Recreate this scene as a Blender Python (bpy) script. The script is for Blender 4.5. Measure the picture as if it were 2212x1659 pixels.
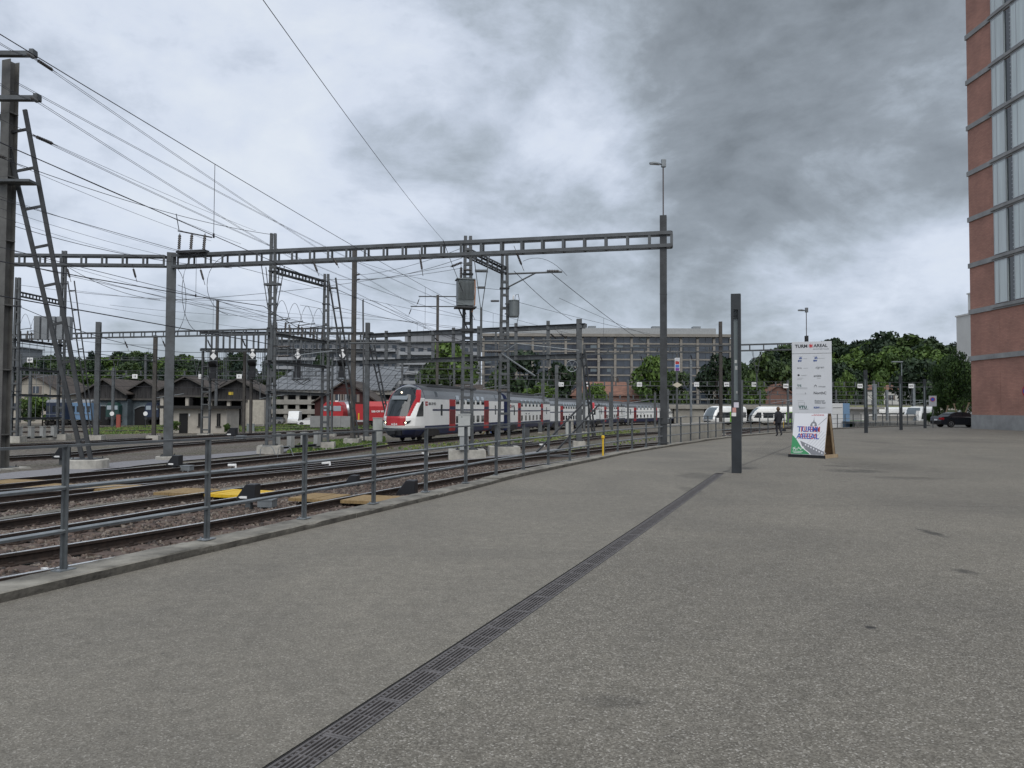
import bpy, bmesh, math, random
import numpy as np
from mathutils import Vector, Matrix, Euler, geometry
random.seed(7); rng = np.random.default_rng(7)
R = math.radians
for o in list(bpy.data.objects): bpy.data.objects.remove(o)
scene = bpy.context.scene
col = scene.collection

# ------------------------------------------------------------------ camera
W_, H_, F_ = 1024, 768, 760.0
CAMZ = 1.6
cd = bpy.data.cameras.new('camera'); cam = bpy.data.objects.new('camera', cd); col.objects.link(cam)
cd.sensor_width = 36; cd.lens = F_ / W_ * 36; cd.clip_start = 0.05; cd.clip_end = 4000
PITCH, ROLL = R(1.85), R(0.25)
cam.location = (0, 0, CAMZ)
CM = Matrix.Rotation(R(90) + PITCH, 3, 'X') @ Matrix.Rotation(ROLL, 3, 'Z')
cam.rotation_euler = CM.to_euler()
scene.camera = cam
scene.render.resolution_x, scene.render.resolution_y = W_, H_

# ------------------------------------------------------------------ light
SUN_EL, SUN_AZ = R(50), R(172)
w = bpy.data.worlds.new('World'); scene.world = w; w.use_nodes = True
nt = w.node_tree; nt.nodes.clear()
def N(t, **k):
    n = nt.nodes.new(t)
    for a, b in k.items(): setattr(n, a, b)
    return n
def L(a, b): nt.links.new(a, b)
def mth(op, a, b=None, c=None, clamp=False):
    n = N('ShaderNodeMath', operation=op); n.use_clamp = clamp
    for i, x in enumerate((a, b, c)):
        if x is None: continue
        if isinstance(x, (int, float)): n.inputs[i].default_value = x
        else: L(x, n.inputs[i])
    return n.outputs[0]
out = N('ShaderNodeOutputWorld')
sky = N('ShaderNodeTexSky', sky_type='NISHITA'); sky.sun_disc = False
sky.sun_elevation = SUN_EL; sky.sun_rotation = SUN_AZ
bg1 = N('ShaderNodeBackground'); L(sky.outputs[0], bg1.inputs[0]); bg1.inputs[1].default_value = 0.10
geo = N('ShaderNodeTexCoord')
sep = N('ShaderNodeSeparateXYZ'); L(geo.outputs['Generated'], sep.inputs[0])
dz = mth('MAXIMUM', sep.outputs[2], 0.0); dzz = mth('ADD', dz, 0.16)
px = mth('DIVIDE', sep.outputs[0], dzz); py = mth('DIVIDE', sep.outputs[1], dzz)
comb = N('ShaderNodeCombineXYZ'); L(px, comb.inputs[0]); L(py, comb.inputs[1]); comb.inputs[2].default_value = 3.1
def noise(vec, sc, det, rough, dist=0.0):
    n = N('ShaderNodeTexNoise'); L(vec, n.inputs['Vector'])
    n.inputs['Scale'].default_value = sc; n.inputs['Detail'].default_value = det
    n.inputs['Roughness'].default_value = rough; n.inputs['Distortion'].default_value = dist
    return n.outputs['Fac']
n_big = noise(comb.outputs[0], 0.55, 3, .5, .3)
n_mid = noise(comb.outputs[0], 1.7, 6, .56, .35)
flat = N('ShaderNodeMapping'); flat.inputs['Scale'].default_value = (1, 1, 1.7); flat.inputs['Location'].default_value = (2.3, .7, .4); L(geo.outputs['Generated'], flat.inputs[0])
n_fin = noise(flat.outputs[0], 3.4, 10, .60, .35)
n_puf = noise(flat.outputs[0], 7.5, 9, .60, .25)
n_wis = noise(flat.outputs[0], 17.0, 8, .62, .5)
n_puf = mth('SUBTRACT', 1.0, mth('ABSOLUTE', mth('MULTIPLY_ADD', n_puf, 3.2, -1.6)))
# warp the direction a little so that the large cloud masses get ragged edges
wn = N('ShaderNodeTexNoise'); L(geo.outputs['Generated'], wn.inputs['Vector']); wn.inputs['Scale'].default_value = 4.0; wn.inputs['Detail'].default_value = 5
wv = N('ShaderNodeVectorMath', operation='MULTIPLY_ADD'); L(wn.outputs['Color'], wv.inputs[0])
wv.inputs[1].default_value = (.34, .34, .34); L(geo.outputs['Generated'], wv.inputs[2])
wo = N('ShaderNodeVectorMath', operation='SUBTRACT'); L(wv.outputs[0], wo.inputs[0]); wo.inputs[1].default_value = (.17, .17, .17)
wnn = N('ShaderNodeVectorMath', operation='NORMALIZE'); L(wo.outputs[0], wnn.inputs[0])
def ray(u, v):
    d = CM @ Vector(((u - 512) / F_, -(v - 384) / F_, -1)); return d.normalized()
def mass(u, v, rad, amp):
    d = ray(u, v)
    dp = N('ShaderNodeVectorMath', operation='DOT_PRODUCT'); L(wnn.outputs[0], dp.inputs[0]); dp.inputs[1].default_value = d
    mr = N('ShaderNodeMapRange', interpolation_type='SMOOTHSTEP'); L(dp.outputs['Value'], mr.inputs[0])
    mr.inputs[1].default_value = math.cos(R(rad)); mr.inputs[2].default_value = 1.0
    mr.inputs[3].default_value = 0; mr.inputs[4].default_value = amp
    return mr.outputs[0]
val = mth('MULTIPLY_ADD', n_big, 0.30, -.555)
val = mth('ADD', val, mth('MULTIPLY', n_mid, 0.40)); val = mth('ADD', val, mth('MULTIPLY', n_fin, 1.25)); val = mth('ADD', val, mth('MULTIPLY', n_puf, 0.14)); val = mth('ADD', val, mth('MULTIPLY_ADD', n_wis, 0.28, -.13))
for m in ((850, 60, 18, -.26), (1010, 130, 15, -.13), (700, 215, 7, -.08), (470, 200, 9, -.10), (365, 215, 6, -.08),
          (545, 95, 8, .10), (520, 5, 9, -.10), (690, 200, 6, -.06), (400, 130, 10, .17), (100, 120, 20, .13), (600, 160, 5, .08), (620, 70, 6, .06), (830, 300, 10, .06), (930, 335, 6, .05), (330, 60, 10, -.03)):
    val = mth('ADD', val, mass(*m))
rmp = N('ShaderNodeValToRGB'); L(val, rmp.inputs[0])
cr = rmp.color_ramp
cr.elements[0].position = .02; cr.elements[0].color = (.135, .153, .171, 1)
cr.elements[1].position = .98; cr.elements[1].color = (.53, .57, .625, 1)
for p, c in ((.28, (.205, .232, .262)), (.44, (.295, .335, .385)), (.58, (.385, .43, .505)), (.74, (.475, .52, .60))):
    e = cr.elements.new(p); e.color = (*c, 1)
bg2 = N('ShaderNodeBackground'); L(rmp.outputs[0], bg2.inputs[0]); bg2.inputs[1].default_value = 1.02
mx = N('ShaderNodeMixShader'); mx.inputs[0].default_value = 0.95
L(bg1.outputs[0], mx.inputs[1]); L(bg2.outputs[0], mx.inputs[2]); L(mx.outputs[0], out.inputs[0])
sd = bpy.data.lights.new('sun', 'SUN'); sd.energy = 1.5; sd.angle = R(50); sd.color = (1, .97, .93)
so = bpy.data.objects.new('sun', sd); col.objects.link(so)
so.rotation_euler = (R(90) - SUN_EL, 0, R(180) - SUN_AZ + R(0))
so.location = (0, 0, 60)
vs = scene.view_settings; vs.view_transform = 'Standard'; vs.look = 'None'; vs.exposure = 0.5; vs.gamma = 1.0
vs.use_curve_mapping = False

# ------------------------------------------------------------------ helpers
def zy(Y):                                   # rail-top level of the yard, falling gently away from the pavement
    if Y < 45: return -0.15 - 0.019 * Y
    return max(-1.005 - 0.005 * (Y - 45), -2.4)
BED = 0.19                                   # ballast surface below rail top
def onZ(u, v, z):
    d = ray(u, v); t = (z - CAMZ) / d.z; return Vector((d.x * t, d.y * t, z))
def onY(u, v, Y):
    d = ray(u, v); t = Y / d.y; return Vector((d.x * t, Y, CAMZ + d.z * t))
def onyard(u, v, dz=0.0):
    Y = 30.0
    for _ in range(60):
        p = onZ(u, v, zy(Y) + dz); Y = .5 * Y + .5 * max(1, min(p.y, 500))
    return Vector((p.x, p.y, zy(p.y) + dz))
def xat(u, Y): return onY(u, 400, Y).x
def zat(u, v, Y): return onY(u, v, Y).z

MATS = {}
def mat(name, c, rough=.6, metal=0.0, var=0.0, vscale=3.0, bump=0.0, bscale=30.0, c2=None, emit=None, alpha=None, spec=None, obj=False, stretch=None, vdet=4):
    if name in MATS: return MATS[name]
    m = bpy.data.materials.new(name); m.use_nodes = True; t = m.node_tree
    b = t.nodes['Principled BSDF']
    b.inputs['Base Color'].default_value = (*c, 1); b.inputs['Roughness'].default_value = rough; b.inputs['Metallic'].default_value = metal
    if spec is not None: b.inputs['Specular IOR Level'].default_value = spec
    if emit: b.inputs['Emission Color'].default_value = (*emit[0], 1); b.inputs['Emission Strength'].default_value = emit[1]
    if alpha is not None: b.inputs['Alpha'].default_value = alpha
    if var or bump or c2:
        tc = t.nodes.new('ShaderNodeTexCoord'); src = tc.outputs['Object' if obj else 'Object']
        if not obj:
            g = t.nodes.new('ShaderNodeNewGeometry'); src = g.outputs['Position']
        if stretch:
            mp = t.nodes.new('ShaderNodeMapping'); mp.inputs['Scale'].default_value = stretch; t.links.new(src, mp.inputs[0]); src = mp.outputs[0]
    if var or c2:
        n = t.nodes.new('ShaderNodeTexNoise'); n.inputs['Scale'].default_value = vscale; n.inputs['Detail'].default_value = vdet; n.inputs['Roughness'].default_value = .65
        t.links.new(src, n.inputs['Vector'])
        r = t.nodes.new('ShaderNodeValToRGB'); t.links.new(n.outputs['Fac'], r.inputs[0])
        ca = [max(0, x * (1 - var)) for x in c]; cb = list(c2) if c2 else [min(1, x * (1 + var)) for x in c]
        r.color_ramp.elements[0].position = .3; r.color_ramp.elements[0].color = (*ca, 1)
        r.color_ramp.elements[1].position = .7; r.color_ramp.elements[1].color = (*cb, 1)
        t.links.new(r.outputs[0], b.inputs['Base Color'])
    if bump:
        n2 = t.nodes.new('ShaderNodeTexNoise'); n2.inputs['Scale'].default_value = bscale; n2.inputs['Detail'].default_value = 3
        t.links.new(src, n2.inputs['Vector'])
        bp = t.nodes.new('ShaderNodeBump'); bp.inputs['Strength'].default_value = bump; bp.inputs['Distance'].default_value = .02
        t.links.new(n2.outputs['Fac'], bp.inputs['Height']); t.links.new(bp.outputs[0], b.inputs['Normal'])
    MATS[name] = m; return m

class MB:
    """collects simple shapes into one mesh"""
    def __init__(s): s.v = []; s.f = []; s.m = []
    def add(s, vs_, fs, mi=0):
        b = len(s.v); s.v += [tuple(x) for x in vs_]; s.f += [tuple(i + b for i in f) for f in fs]; s.m += [mi] * len(fs); return s
    def box(s, c, size, rz=0.0, mi=0, rot=None):
        hx, hy, hz = size[0] / 2, size[1] / 2, size[2] / 2
        P = [Vector((x, y, z)) for z in (-hz, hz) for y in (-hy, hy) for x in (-hx, hx)]
        M = rot if rot is not None else Matrix.Rotation(rz, 3, 'Z')
        c = Vector(c)
        return s.add([M @ p + c for p in P], [(0, 2, 3, 1), (4, 5, 7, 6), (0, 1, 5, 4), (2, 6, 7, 3), (0, 4, 6, 2), (1, 3, 7, 5)], mi)
    def bar(s, a, b, w_, h_, mi=0, up=(0, 0, 1)):
        a = Vector(a); b = Vector(b); d = b - a; l = d.length
        if l < 1e-6: return s
        d /= l; u = Vector(up)
        if abs(d.dot(u)) > .98: u = Vector((0, 1, 0))
        x = d.cross(u).normalized(); z = x.cross(d).normalized()
        M = Matrix((x, d, z)).transposed()
        return s.box((a + b) / 2, (w_, l, h_), mi=mi, rot=M)
    def tube(s, a, b, r0, r1=None, n=8, mi=0, cap=True):
        a = Vector(a); b = Vector(b); r1 = r0 if r1 is None else r1
        d = (b - a).normalized(); u = Vector((0, 0, 1)) if abs(d.z) < .95 else Vector((1, 0, 0))
        x = d.cross(u).normalized(); y = d.cross(x)
        A = [a + (x * math.cos(i * 2 * math.pi / n) + y * math.sin(i * 2 * math.pi / n)) * r0 for i in range(n)]
        B = [b + (x * math.cos(i * 2 * math.pi / n) + y * math.sin(i * 2 * math.pi / n)) * r1 for i in range(n)]
        fs = [(i, i + n, (i + 1) % n + n, (i + 1) % n) for i in range(n)]
        if cap: fs += [tuple(range(n)), tuple(range(2 * n - 1, n - 1, -1))]
        return s.add(A + B, fs, mi)
    def path(s, pts, r, n=5, mi=0):
        pts = [Vector(p) for p in pts]; rings = []
        for i, p in enumerate(pts):
            d = (pts[min(i + 1, len(pts) - 1)] - pts[max(i - 1, 0)]).normalized()
            u = Vector((0, 0, 1)) if abs(d.z) < .95 else Vector((1, 0, 0))
            x = d.cross(u).normalized(); y = d.cross(x)
            rings += [p + (x * math.cos(k * 2 * math.pi / n) + y * math.sin(k * 2 * math.pi / n)) * r for k in range(n)]
        fs = []
        for i in range(len(pts) - 1):
            for k in range(n):
                fs.append((i * n + k, (i + 1) * n + k, (i + 1) * n + (k + 1) % n, i * n + (k + 1) % n))
        return s.add(rings, fs, mi)
    def sweep(s, pts, prof, mi=0, cap=True):
        """sweep a closed (right, up) profile along a list of points, upright"""
        pts = [Vector(p) for p in pts]; n = len(prof); V = []
        for i, p in enumerate(pts):
            d = (pts[min(i + 1, len(pts) - 1)] - pts[max(i - 1, 0)]); d.z = 0; d.normalize()
            r = Vector((d.y, -d.x, 0))
            V += [p + r * a + Vector((0, 0, b)) for a, b in prof]
        fs = [(i * n + k, i * n + (k + 1) % n, (i + 1) * n + (k + 1) % n, (i + 1) * n + k) for i in range(len(pts) - 1) for k in range(n)]
        if cap: fs += [tuple(range(n - 1, -1, -1)), tuple((len(pts) - 1) * n + k for k in range(n))]
        return s.add(V, fs, mi)
    def prism(s, poly, axis_a, axis_b, org, ext, mi=0):
        """polygon (a,b) in the plane (axis_a, axis_b) at org, extruded along vector ext"""
        org = Vector(org); A = Vector(axis_a); B = Vector(axis_b); E = Vector(ext); n = len(poly)
        V = [org + A * a + B * b for a, b in poly]; V += [p + E for p in V[:n]]
        fs = [tuple(range(n)), tuple(range(2 * n - 1, n - 1, -1))] + [(i, i + n, (i + 1) % n + n, (i + 1) % n) for i in range(n)]
        return s.add(V, fs, mi)
    def lathe(s, prof, c, n=16, mi=0, axis='Z'):
        V = []; c = Vector(c)
        for r_, h_ in prof:
            for k in range(n):
                a = k * 2 * math.pi / n
                if axis == 'Z': V.append(c + Vector((r_ * math.cos(a), r_ * math.sin(a), h_)))
                elif axis == 'Y': V.append(c + Vector((r_ * math.cos(a), h_, r_ * math.sin(a))))
                else: V.append(c + Vector((h_, r_ * math.cos(a), r_ * math.sin(a))))
        fs = [(i * n + k, (i + 1) * n + k, (i + 1) * n + (k + 1) % n, i * n + (k + 1) % n) for i in range(len(prof) - 1) for k in range(n)]
        fs += [tuple(range(n)), tuple((len(prof) - 1) * n + k for k in range(n))]
        return s.add(V, fs, mi)
    def mesh(s, name, mats, smooth=False, fix=True):
        me = bpy.data.meshes.new(name); me.from_pydata(s.v, [], s.f)
        for m in (mats if isinstance(mats, (list, tuple)) else [mats]): me.materials.append(m)
        if any(s.m): me.polygons.foreach_set('material_index', s.m)
        if fix:
            b = bmesh.new(); b.from_mesh(me); bmesh.ops.recalc_face_normals(b, faces=b.faces); b.to_mesh(me); b.free()
        if smooth: me.polygons.foreach_set('use_smooth', [True] * len(me.polygons))
        me.update(); return me
    def build(s, name, mats, parent=None, smooth=False, bevel=0.0):
        o = bpy.data.objects.new(name, s.mesh(name, mats, smooth)); col.objects.link(o)
        if parent: o.parent = parent
        if bevel:
            md = o.modifiers.new('bevel', 'BEVEL'); md.width = bevel; md.segments = 2; md.limit_method = 'ANGLE'
        return o
def tag(o, label=None, cat=None, group=None, kind=None):
    if label: o['label'] = label
    if cat: o['category'] = cat
    if group: o['group'] = group
    if kind: o['kind'] = kind
    return o
def thing(name, label, cat, loc=(0, 0, 0), rz=0.0, group=None):
    o = bpy.data.objects.new(name, None); col.objects.link(o); o.empty_display_size = .3
    o.location = loc; o.rotation_euler = (0, 0, rz); return tag(o, label, cat, group)
def inst(name, me, parent=None, loc=(0, 0, 0), rz=0.0, sc=None, rot=None):
    o = bpy.data.objects.new(name, me); col.objects.link(o); o.location = loc
    o.rotation_euler = rot if rot is not None else (0, 0, rz)
    if sc is not None: o.scale = sc if isinstance(sc, (tuple, list)) else (sc, sc, sc)
    if parent: o.parent = parent
    return o
def copy_tree(o, parent=None):
    c = o.copy(); col.objects.link(c); c.parent = parent
    for ch in o.children: copy_tree(ch, c)
    return c
def text_mesh(txt, size, m, align='CENTER', bold=0.0, spacing=1.0, shear=0.0, ext=0.002):
    cu = bpy.data.curves.new('lettering', 'FONT'); cu.body = txt; cu.size = size; cu.align_x = align; cu.extrude = ext; cu.offset = bold
    cu.space_character = spacing; cu.shear = shear; cu.resolution_u = 3
    o = bpy.data.objects.new('lettering', cu); col.objects.link(o)
    bpy.context.view_layer.update()
    dg = bpy.context.evaluated_depsgraph_get()
    me = bpy.data.meshes.new_from_object(o.evaluated_get(dg)); me.materials.clear(); me.materials.append(m)
    bpy.data.objects.remove(o); return me
def text_on(txt, size, m, parent, loc, rot, name='lettering', **k):
    return inst(name, text_mesh(txt, size, m, **k), parent, loc, rot=rot)
def smooth_curve(pts, step=1.0):
    """Catmull-Rom through 2-D points, resampled about every step metres"""
    P = [Vector((p[0], p[1], 0)) for p in pts]
    P = [P[0] * 2 - P[1]] + P + [P[-1] * 2 - P[-2]]; o = []
    for i in range(1, len(P) - 2):
        n = max(2, int((P[i + 1] - P[i]).length / step))
        for k in range(n):
            t = k / n; a, b, c, d = P[i - 1], P[i], P[i + 1], P[i + 2]
            o.append(.5 * ((2 * b) + (c - a) * t + (2 * a - 5 * b + 4 * c - d) * t * t + (3 * b - a - 3 * c + d) * t ** 3))
    o.append(P[-2]); return o
def offset_curve(pts, d):
    """shift a plan curve to its right by d"""
    o = []
    for i, p in enumerate(pts):
        t = pts[min(i + 1, len(pts) - 1)] - pts[max(i - 1, 0)]; t.z = 0; t.normalize()
        o.append(Vector((p.x + t.y * d, p.y - t.x * d, p.z)))
    return o
def arclen(pts, step, start=0.0):
    """points (position, tangent) every step along the curve"""
    o = []; acc = 0; nxt = start
    for a, b in zip(pts[:-1], pts[1:]):
        l = (b - a).length
        while nxt <= acc + l and l > 1e-9:
            o.append((a.lerp(b, (nxt - acc) / l), (b - a).normalized())); nxt += step
        acc += l
    return o

# ------------------------------------------------------------------ materials
steel = mat('galvanised_steel', (.080, .083, .084), .6, .2, .2, 1.6, .1, 60, c2=(.122, .134, .143), vdet=9)
steel_dk = mat('dark_painted_steel', (.044, .047, .050), .6, .15, .35, 2.0)
steel_brown = mat('weathered_steel', (.072, .066, .060), .7, .1, .3, 1.4)
steel_lt = mat('pale_galvanised_steel', (.21, .23, .242), .5, .3, .25, 2)
concrete = mat('foundation_concrete', (.40, .385, .345), .9, 0, .3, 2.2, .4, 25)
concrete_dk = mat('dark_concrete', (.235, .225, .20), .95, 0, .4, 2.5, .5, 20)
insul = mat('brown_insulator', (.028, .022, .02), .25)
cable_m = mat('wire_metal', (.035, .035, .042), .6, .3)
wire_lt = mat('pale_wire', (.11, .115, .125), .6, .3)
black = mat('black_paint', (.014, .015, .018), .45)
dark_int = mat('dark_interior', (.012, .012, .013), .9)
white_p = mat('white_paint', (.78, .79, .78), .45, 0, .05, 3)
white_sign = mat('white_sign_face', (.80, .80, .79), .5)
rail_web = mat('rusty_rail_side', (.026, .018, .014), .8, 0, .4, 8, c2=(.05, .033, .025))
rail_top = mat('worn_rail_top', (.80, .80, .78), .28, .9, .1, 10)
timber = mat('old_sleeper_timber', (.075, .052, .042), .95, 0, .4, 5, .6, 30, c2=(.15, .11, .092))
glass_dk = mat('dark_window_glass', (.02, .025, .032), .06, 0, spec=.8)
# ================================================================== GROUND
KPX = [(52, 590.6), (183, 559.2), (320, 526.6), (464, 491.6), (527, 475.4), (597, 460.4), (630, 453.3), (667, 447.3), (698, 442.4), (731, 437.6), (761, 434.8), (792, 432.3), (833, 429.2), (865, 427.8), (897, 426.6), (920, 426.0)]
KW = [onZ(u, v, 0) for u, v in KPX]; k0, k1 = KW[0], KW[2]
KD = (k1 - k0).normalized()
KERB = smooth_curve([(k0.x - KD.x * 26 - 2.2, k0.y - KD.y * 26), (k0.x - KD.x * 12 - .5, k0.y - KD.y * 12), (k0.x - KD.x * 4, k0.y - KD.y * 4)] + [(p.x, p.y) for p in KW] + [(KW[-1].x + 4, KW[-1].y + 8), (KW[-1].x + 5, KW[-1].y + 40)], .5)
DRAIN = smooth_curve([(-2.0, 1.0), (-.98, 3.45), (1.72, 10.2), (5.25, 19.2)], .25)
def ground_mat():
    m = bpy.data.materials.new('yard_gravel'); m.use_nodes = True; t = m.node_tree; b = t.nodes['Principled BSDF']
    g = t.nodes.new('ShaderNodeNewGeometry')
    def nz(s, d=4, r=.6):
        n = t.nodes.new('ShaderNodeTexNoise'); n.inputs['Scale'].default_value = s; n.inputs['Detail'].default_value = d; n.inputs['Roughness'].default_value = r
        t.links.new(g.outputs['Position'], n.inputs['Vector']); return n.outputs['Fac']
    vo = t.nodes.new('ShaderNodeTexVoronoi'); vo.inputs['Scale'].default_value = 14; t.links.new(g.outputs['Position'], vo.inputs['Vector'])
    r1 = t.nodes.new('ShaderNodeValToRGB'); t.links.new(vo.outputs['Color'], r1.inputs[0])
    e = r1.color_ramp.elements; e[0].position = .1; e[0].color = (.045, .038, .032, 1); e[1].position = .9; e[1].color = (.24, .215, .185, 1)
    q = e.new(.5); q.color = (.12, .102, .085, 1)
    r2 = t.nodes.new('ShaderNodeValToRGB'); t.links.new(nz(.16, 5), r2.inputs[0])
    r2.color_ramp.elements[0].position = .45; r2.color_ramp.elements[1].position = .62
    mx = t.nodes.new('ShaderNodeMix'); mx.data_type = 'RGBA'; t.links.new(r2.outputs[0], mx.inputs[0]); t.links.new(r1.outputs[0], mx.inputs[6])
    m2 = t.nodes.new('ShaderNodeMix'); m2.data_type = 'RGBA'; m2.blend_type = 'MULTIPLY'; m2.inputs[0].default_value = 1
    t.links.new(r1.outputs[0], m2.inputs[6]); m2.inputs[7].default_value = (.75, .80, .62, 1)
    t.links.new(m2.outputs[2], mx.inputs[7]); t.links.new(mx.outputs[2], b.inputs['Base Color'])
    b.inputs['Roughness'].default_value = .95
    bp = t.nodes.new('ShaderNodeBump'); bp.inputs['Strength'].default_value = .8; bp.inputs['Distance'].default_value = .05
    t.links.new(vo.outputs['Distance'], bp.inputs['Height']); t.links.new(bp.outputs[0], b.inputs['Normal'])
    return m
g = MB()
ys = [-30, 0] + list(range(4, 60, 4)) + [70, 90, 120, 160, 200, 260, 330, 420, 520, 800, 1600]
xs = [-1600, -500, -200, -60, 0, 60, 200, 500, 1600]
g.add([(x, y, zy(y) - BED) for y in ys for x in xs],
      [(j * len(xs) + i, j * len(xs) + i + 1, (j + 1) * len(xs) + i + 1, (j + 1) * len(xs) + i) for j in range(len(ys) - 1) for i in range(len(xs) - 1)])
tag(g.build('yard_ground', ground_mat()), kind='structure')

def asphalt_mat():
    m = bpy.data.materials.new('worn_asphalt'); m.use_nodes = True; t = m.node_tree; b = t.nodes['Principled BSDF']
    g = t.nodes.new('ShaderNodeNewGeometry'); pos = g.outputs['Position']
    def nz(s, d=4, r=.6, dist=0):
        n = t.nodes.new('ShaderNodeTexNoise'); n.inputs['Scale'].default_value = s; n.inputs['Detail'].default_value = d
        n.inputs['Roughness'].default_value = r; n.inputs['Distortion'].default_value = dist
        t.links.new(pos, n.inputs['Vector']); return n.outputs['Fac']
    def M_(op, a, b_=None, clamp=False):
        n = t.nodes.new('ShaderNodeMath'); n.operation = op; n.use_clamp = clamp
        for i, x in enumerate((a, b_)):
            if x is None: continue
            if isinstance(x, (int, float)): n.inputs[i].default_value = x
            else: t.links.new(x, n.inputs[i])
        return n.outputs[0]
    def ramp(f, *st):
        r = t.nodes.new('ShaderNodeValToRGB'); t.links.new(f, r.inputs[0]); e = r.color_ramp.elements
        e[0].position, e[0].color = st[0][0], (*st[0][1], 1); e[1].position, e[1].color = st[-1][0], (*st[-1][1], 1)
        for p, c in st[1:-1]: q = e.new(p); q.color = (*c, 1)
        return r.outputs[0]
    vo = t.nodes.new('ShaderNodeTexVoronoi'); vo.inputs['Scale'].default_value = 125; t.links.new(pos, vo.inputs['Vector'])
    sepc = t.nodes.new('ShaderNodeSeparateColor'); t.links.new(vo.outputs['Color'], sepc.inputs[0])
    agg = ramp(sepc.outputs[0], (0, (.132, .121, .1000)), (.5, (.188, .174, .147)), (.90, (.232, .216, .184)), (.985, (.33, .312, .275)))
    # coarser, more open surface on the open square side of the drain
    vo2 = t.nodes.new('ShaderNodeTexVoronoi'); vo2.inputs['Scale'].default_value = 108; t.links.new(pos, vo2.inputs['Vector'])
    sep2 = t.nodes.new('ShaderNodeSeparateColor'); t.links.new(vo2.outputs['Color'], sep2.inputs[0])
    agg2 = ramp(sep2.outputs[0], (0, (.104, .095, .078)), (.5, (.168, .155, .130)), (.88, (.225, .209, .177)), (.985, (.36, .34, .305)))
    sd_ = t.nodes.new('ShaderNodeSeparateXYZ'); t.links.new(pos, sd_.inputs[0])
    sgn = M_('SUBTRACT', M_('MULTIPLY', M_('ADD', sd_.outputs[0], .98), 2.528), M_('SUBTRACT', sd_.outputs[1], 3.45))
    sgn = M_('MULTIPLY', M_('ADD', sgn, .0), 8.0, True)
    cm = t.nodes.new('ShaderNodeMix'); cm.data_type = 'RGBA'; t.links.new(sgn, cm.inputs[0]); t.links.new(agg, cm.inputs[6]); t.links.new(agg2, cm.inputs[7]); agg = cm.outputs[2]
    # broad patches of wear, wheel lanes, small damp marks
    big = ramp(nz(.28, 8, .66, .6), (.30, (.80, .80, .805)), (.55, (1.02, 1.015, 1.0)), (.72, (1.16, 1.15, 1.125)))
    fine = ramp(nz(7, 5, .7), (.30, (.84, .84, .84)), (.70, (1.14, 1.14, 1.14)))
    mul = t.nodes.new('ShaderNodeMix'); mul.data_type = 'RGBA'; mul.blend_type = 'MULTIPLY'; mul.inputs[0].default_value = 1
    t.links.new(agg, mul.inputs[6]); t.links.new(big, mul.inputs[7])
    mul2 = t.nodes.new('ShaderNodeMix'); mul2.data_type = 'RGBA'; mul2.blend_type = 'MULTIPLY'; mul2.inputs[0].default_value = 1
    t.links.new(mul.outputs[2], mul2.inputs[6]); t.links.new(fine, mul2.inputs[7])
    cur = mul2.outputs[2]
    sx = t.nodes.new('ShaderNodeSeparateXYZ'); t.links.new(pos, sx.inputs[0])
    jit = nz(2.6, 5, .75); jit2 = nz(9, 4, .7)
    # oil and damp stains: centre x, y, half sizes, strength
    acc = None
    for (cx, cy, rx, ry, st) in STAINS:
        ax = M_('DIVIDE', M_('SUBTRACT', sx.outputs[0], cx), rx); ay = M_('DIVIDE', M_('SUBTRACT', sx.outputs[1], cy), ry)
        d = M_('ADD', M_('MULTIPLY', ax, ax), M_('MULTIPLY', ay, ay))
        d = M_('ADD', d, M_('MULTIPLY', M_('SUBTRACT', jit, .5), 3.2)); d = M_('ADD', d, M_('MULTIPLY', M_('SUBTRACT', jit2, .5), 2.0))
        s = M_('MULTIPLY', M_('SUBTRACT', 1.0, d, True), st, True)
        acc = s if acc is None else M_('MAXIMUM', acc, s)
    # tar seam running on from the drain
    ln = M_('ABSOLUTE', M_('SUBTRACT', M_('SUBTRACT', sx.outputs[1], 19.6), M_('MULTIPLY', M_('SUBTRACT', sx.outputs[0], 5.5), 2.05)))
    ln = M_('ADD', ln, M_('MULTIPLY', M_('SUBTRACT', jit, .5), .30))
    lm = M_('MULTIPLY', M_('LESS_THAN', ln, .13), M_('GREATER_THAN', sx.outputs[1], 19.4)); lm = M_('MULTIPLY', lm, M_('LESS_THAN', sx.outputs[1], 46))
    acc = M_('MAXIMUM', acc, M_('MULTIPLY', lm, .38))
    # day joint of the paving machine, gum spots
    lj = M_('ABSOLUTE', M_('SUBTRACT', M_('ADD', sx.outputs[1], M_('MULTIPLY', sx.outputs[0], .03)), 13.0)); lj = M_('ADD', lj, M_('MULTIPLY', M_('SUBTRACT', jit, .5), .05))
    lk = M_('MULTIPLY', M_('LESS_THAN', lj, .018), M_('GREATER_THAN', sx.outputs[0], 3.2)); acc = M_('MAXIMUM', acc, M_('MULTIPLY', lk, .30))
    vg = t.nodes.new('ShaderNodeTexVoronoi'); vg.inputs['Scale'].default_value = 1.5; t.links.new(pos, vg.inputs['Vector'])
    vs2 = t.nodes.new('ShaderNodeSeparateColor'); t.links.new(vg.outputs['Color'], vs2.inputs[0])
    gum = M_('MULTIPLY', M_('LESS_THAN', vg.outputs['Distance'], M_('MULTIPLY', vs2.outputs[0], .040)), M_('GREATER_THAN', vs2.outputs[1], .45)); acc = M_('MAXIMUM', acc, M_('MULTIPLY', gum, .45))
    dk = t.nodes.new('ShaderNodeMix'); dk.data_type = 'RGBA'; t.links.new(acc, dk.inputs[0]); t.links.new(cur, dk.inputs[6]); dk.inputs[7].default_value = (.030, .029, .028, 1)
    t.links.new(dk.outputs[2], b.inputs['Base Color']); b.inputs['Roughness'].default_value = .82; b.inputs['Specular IOR Level'].default_value = .35
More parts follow.
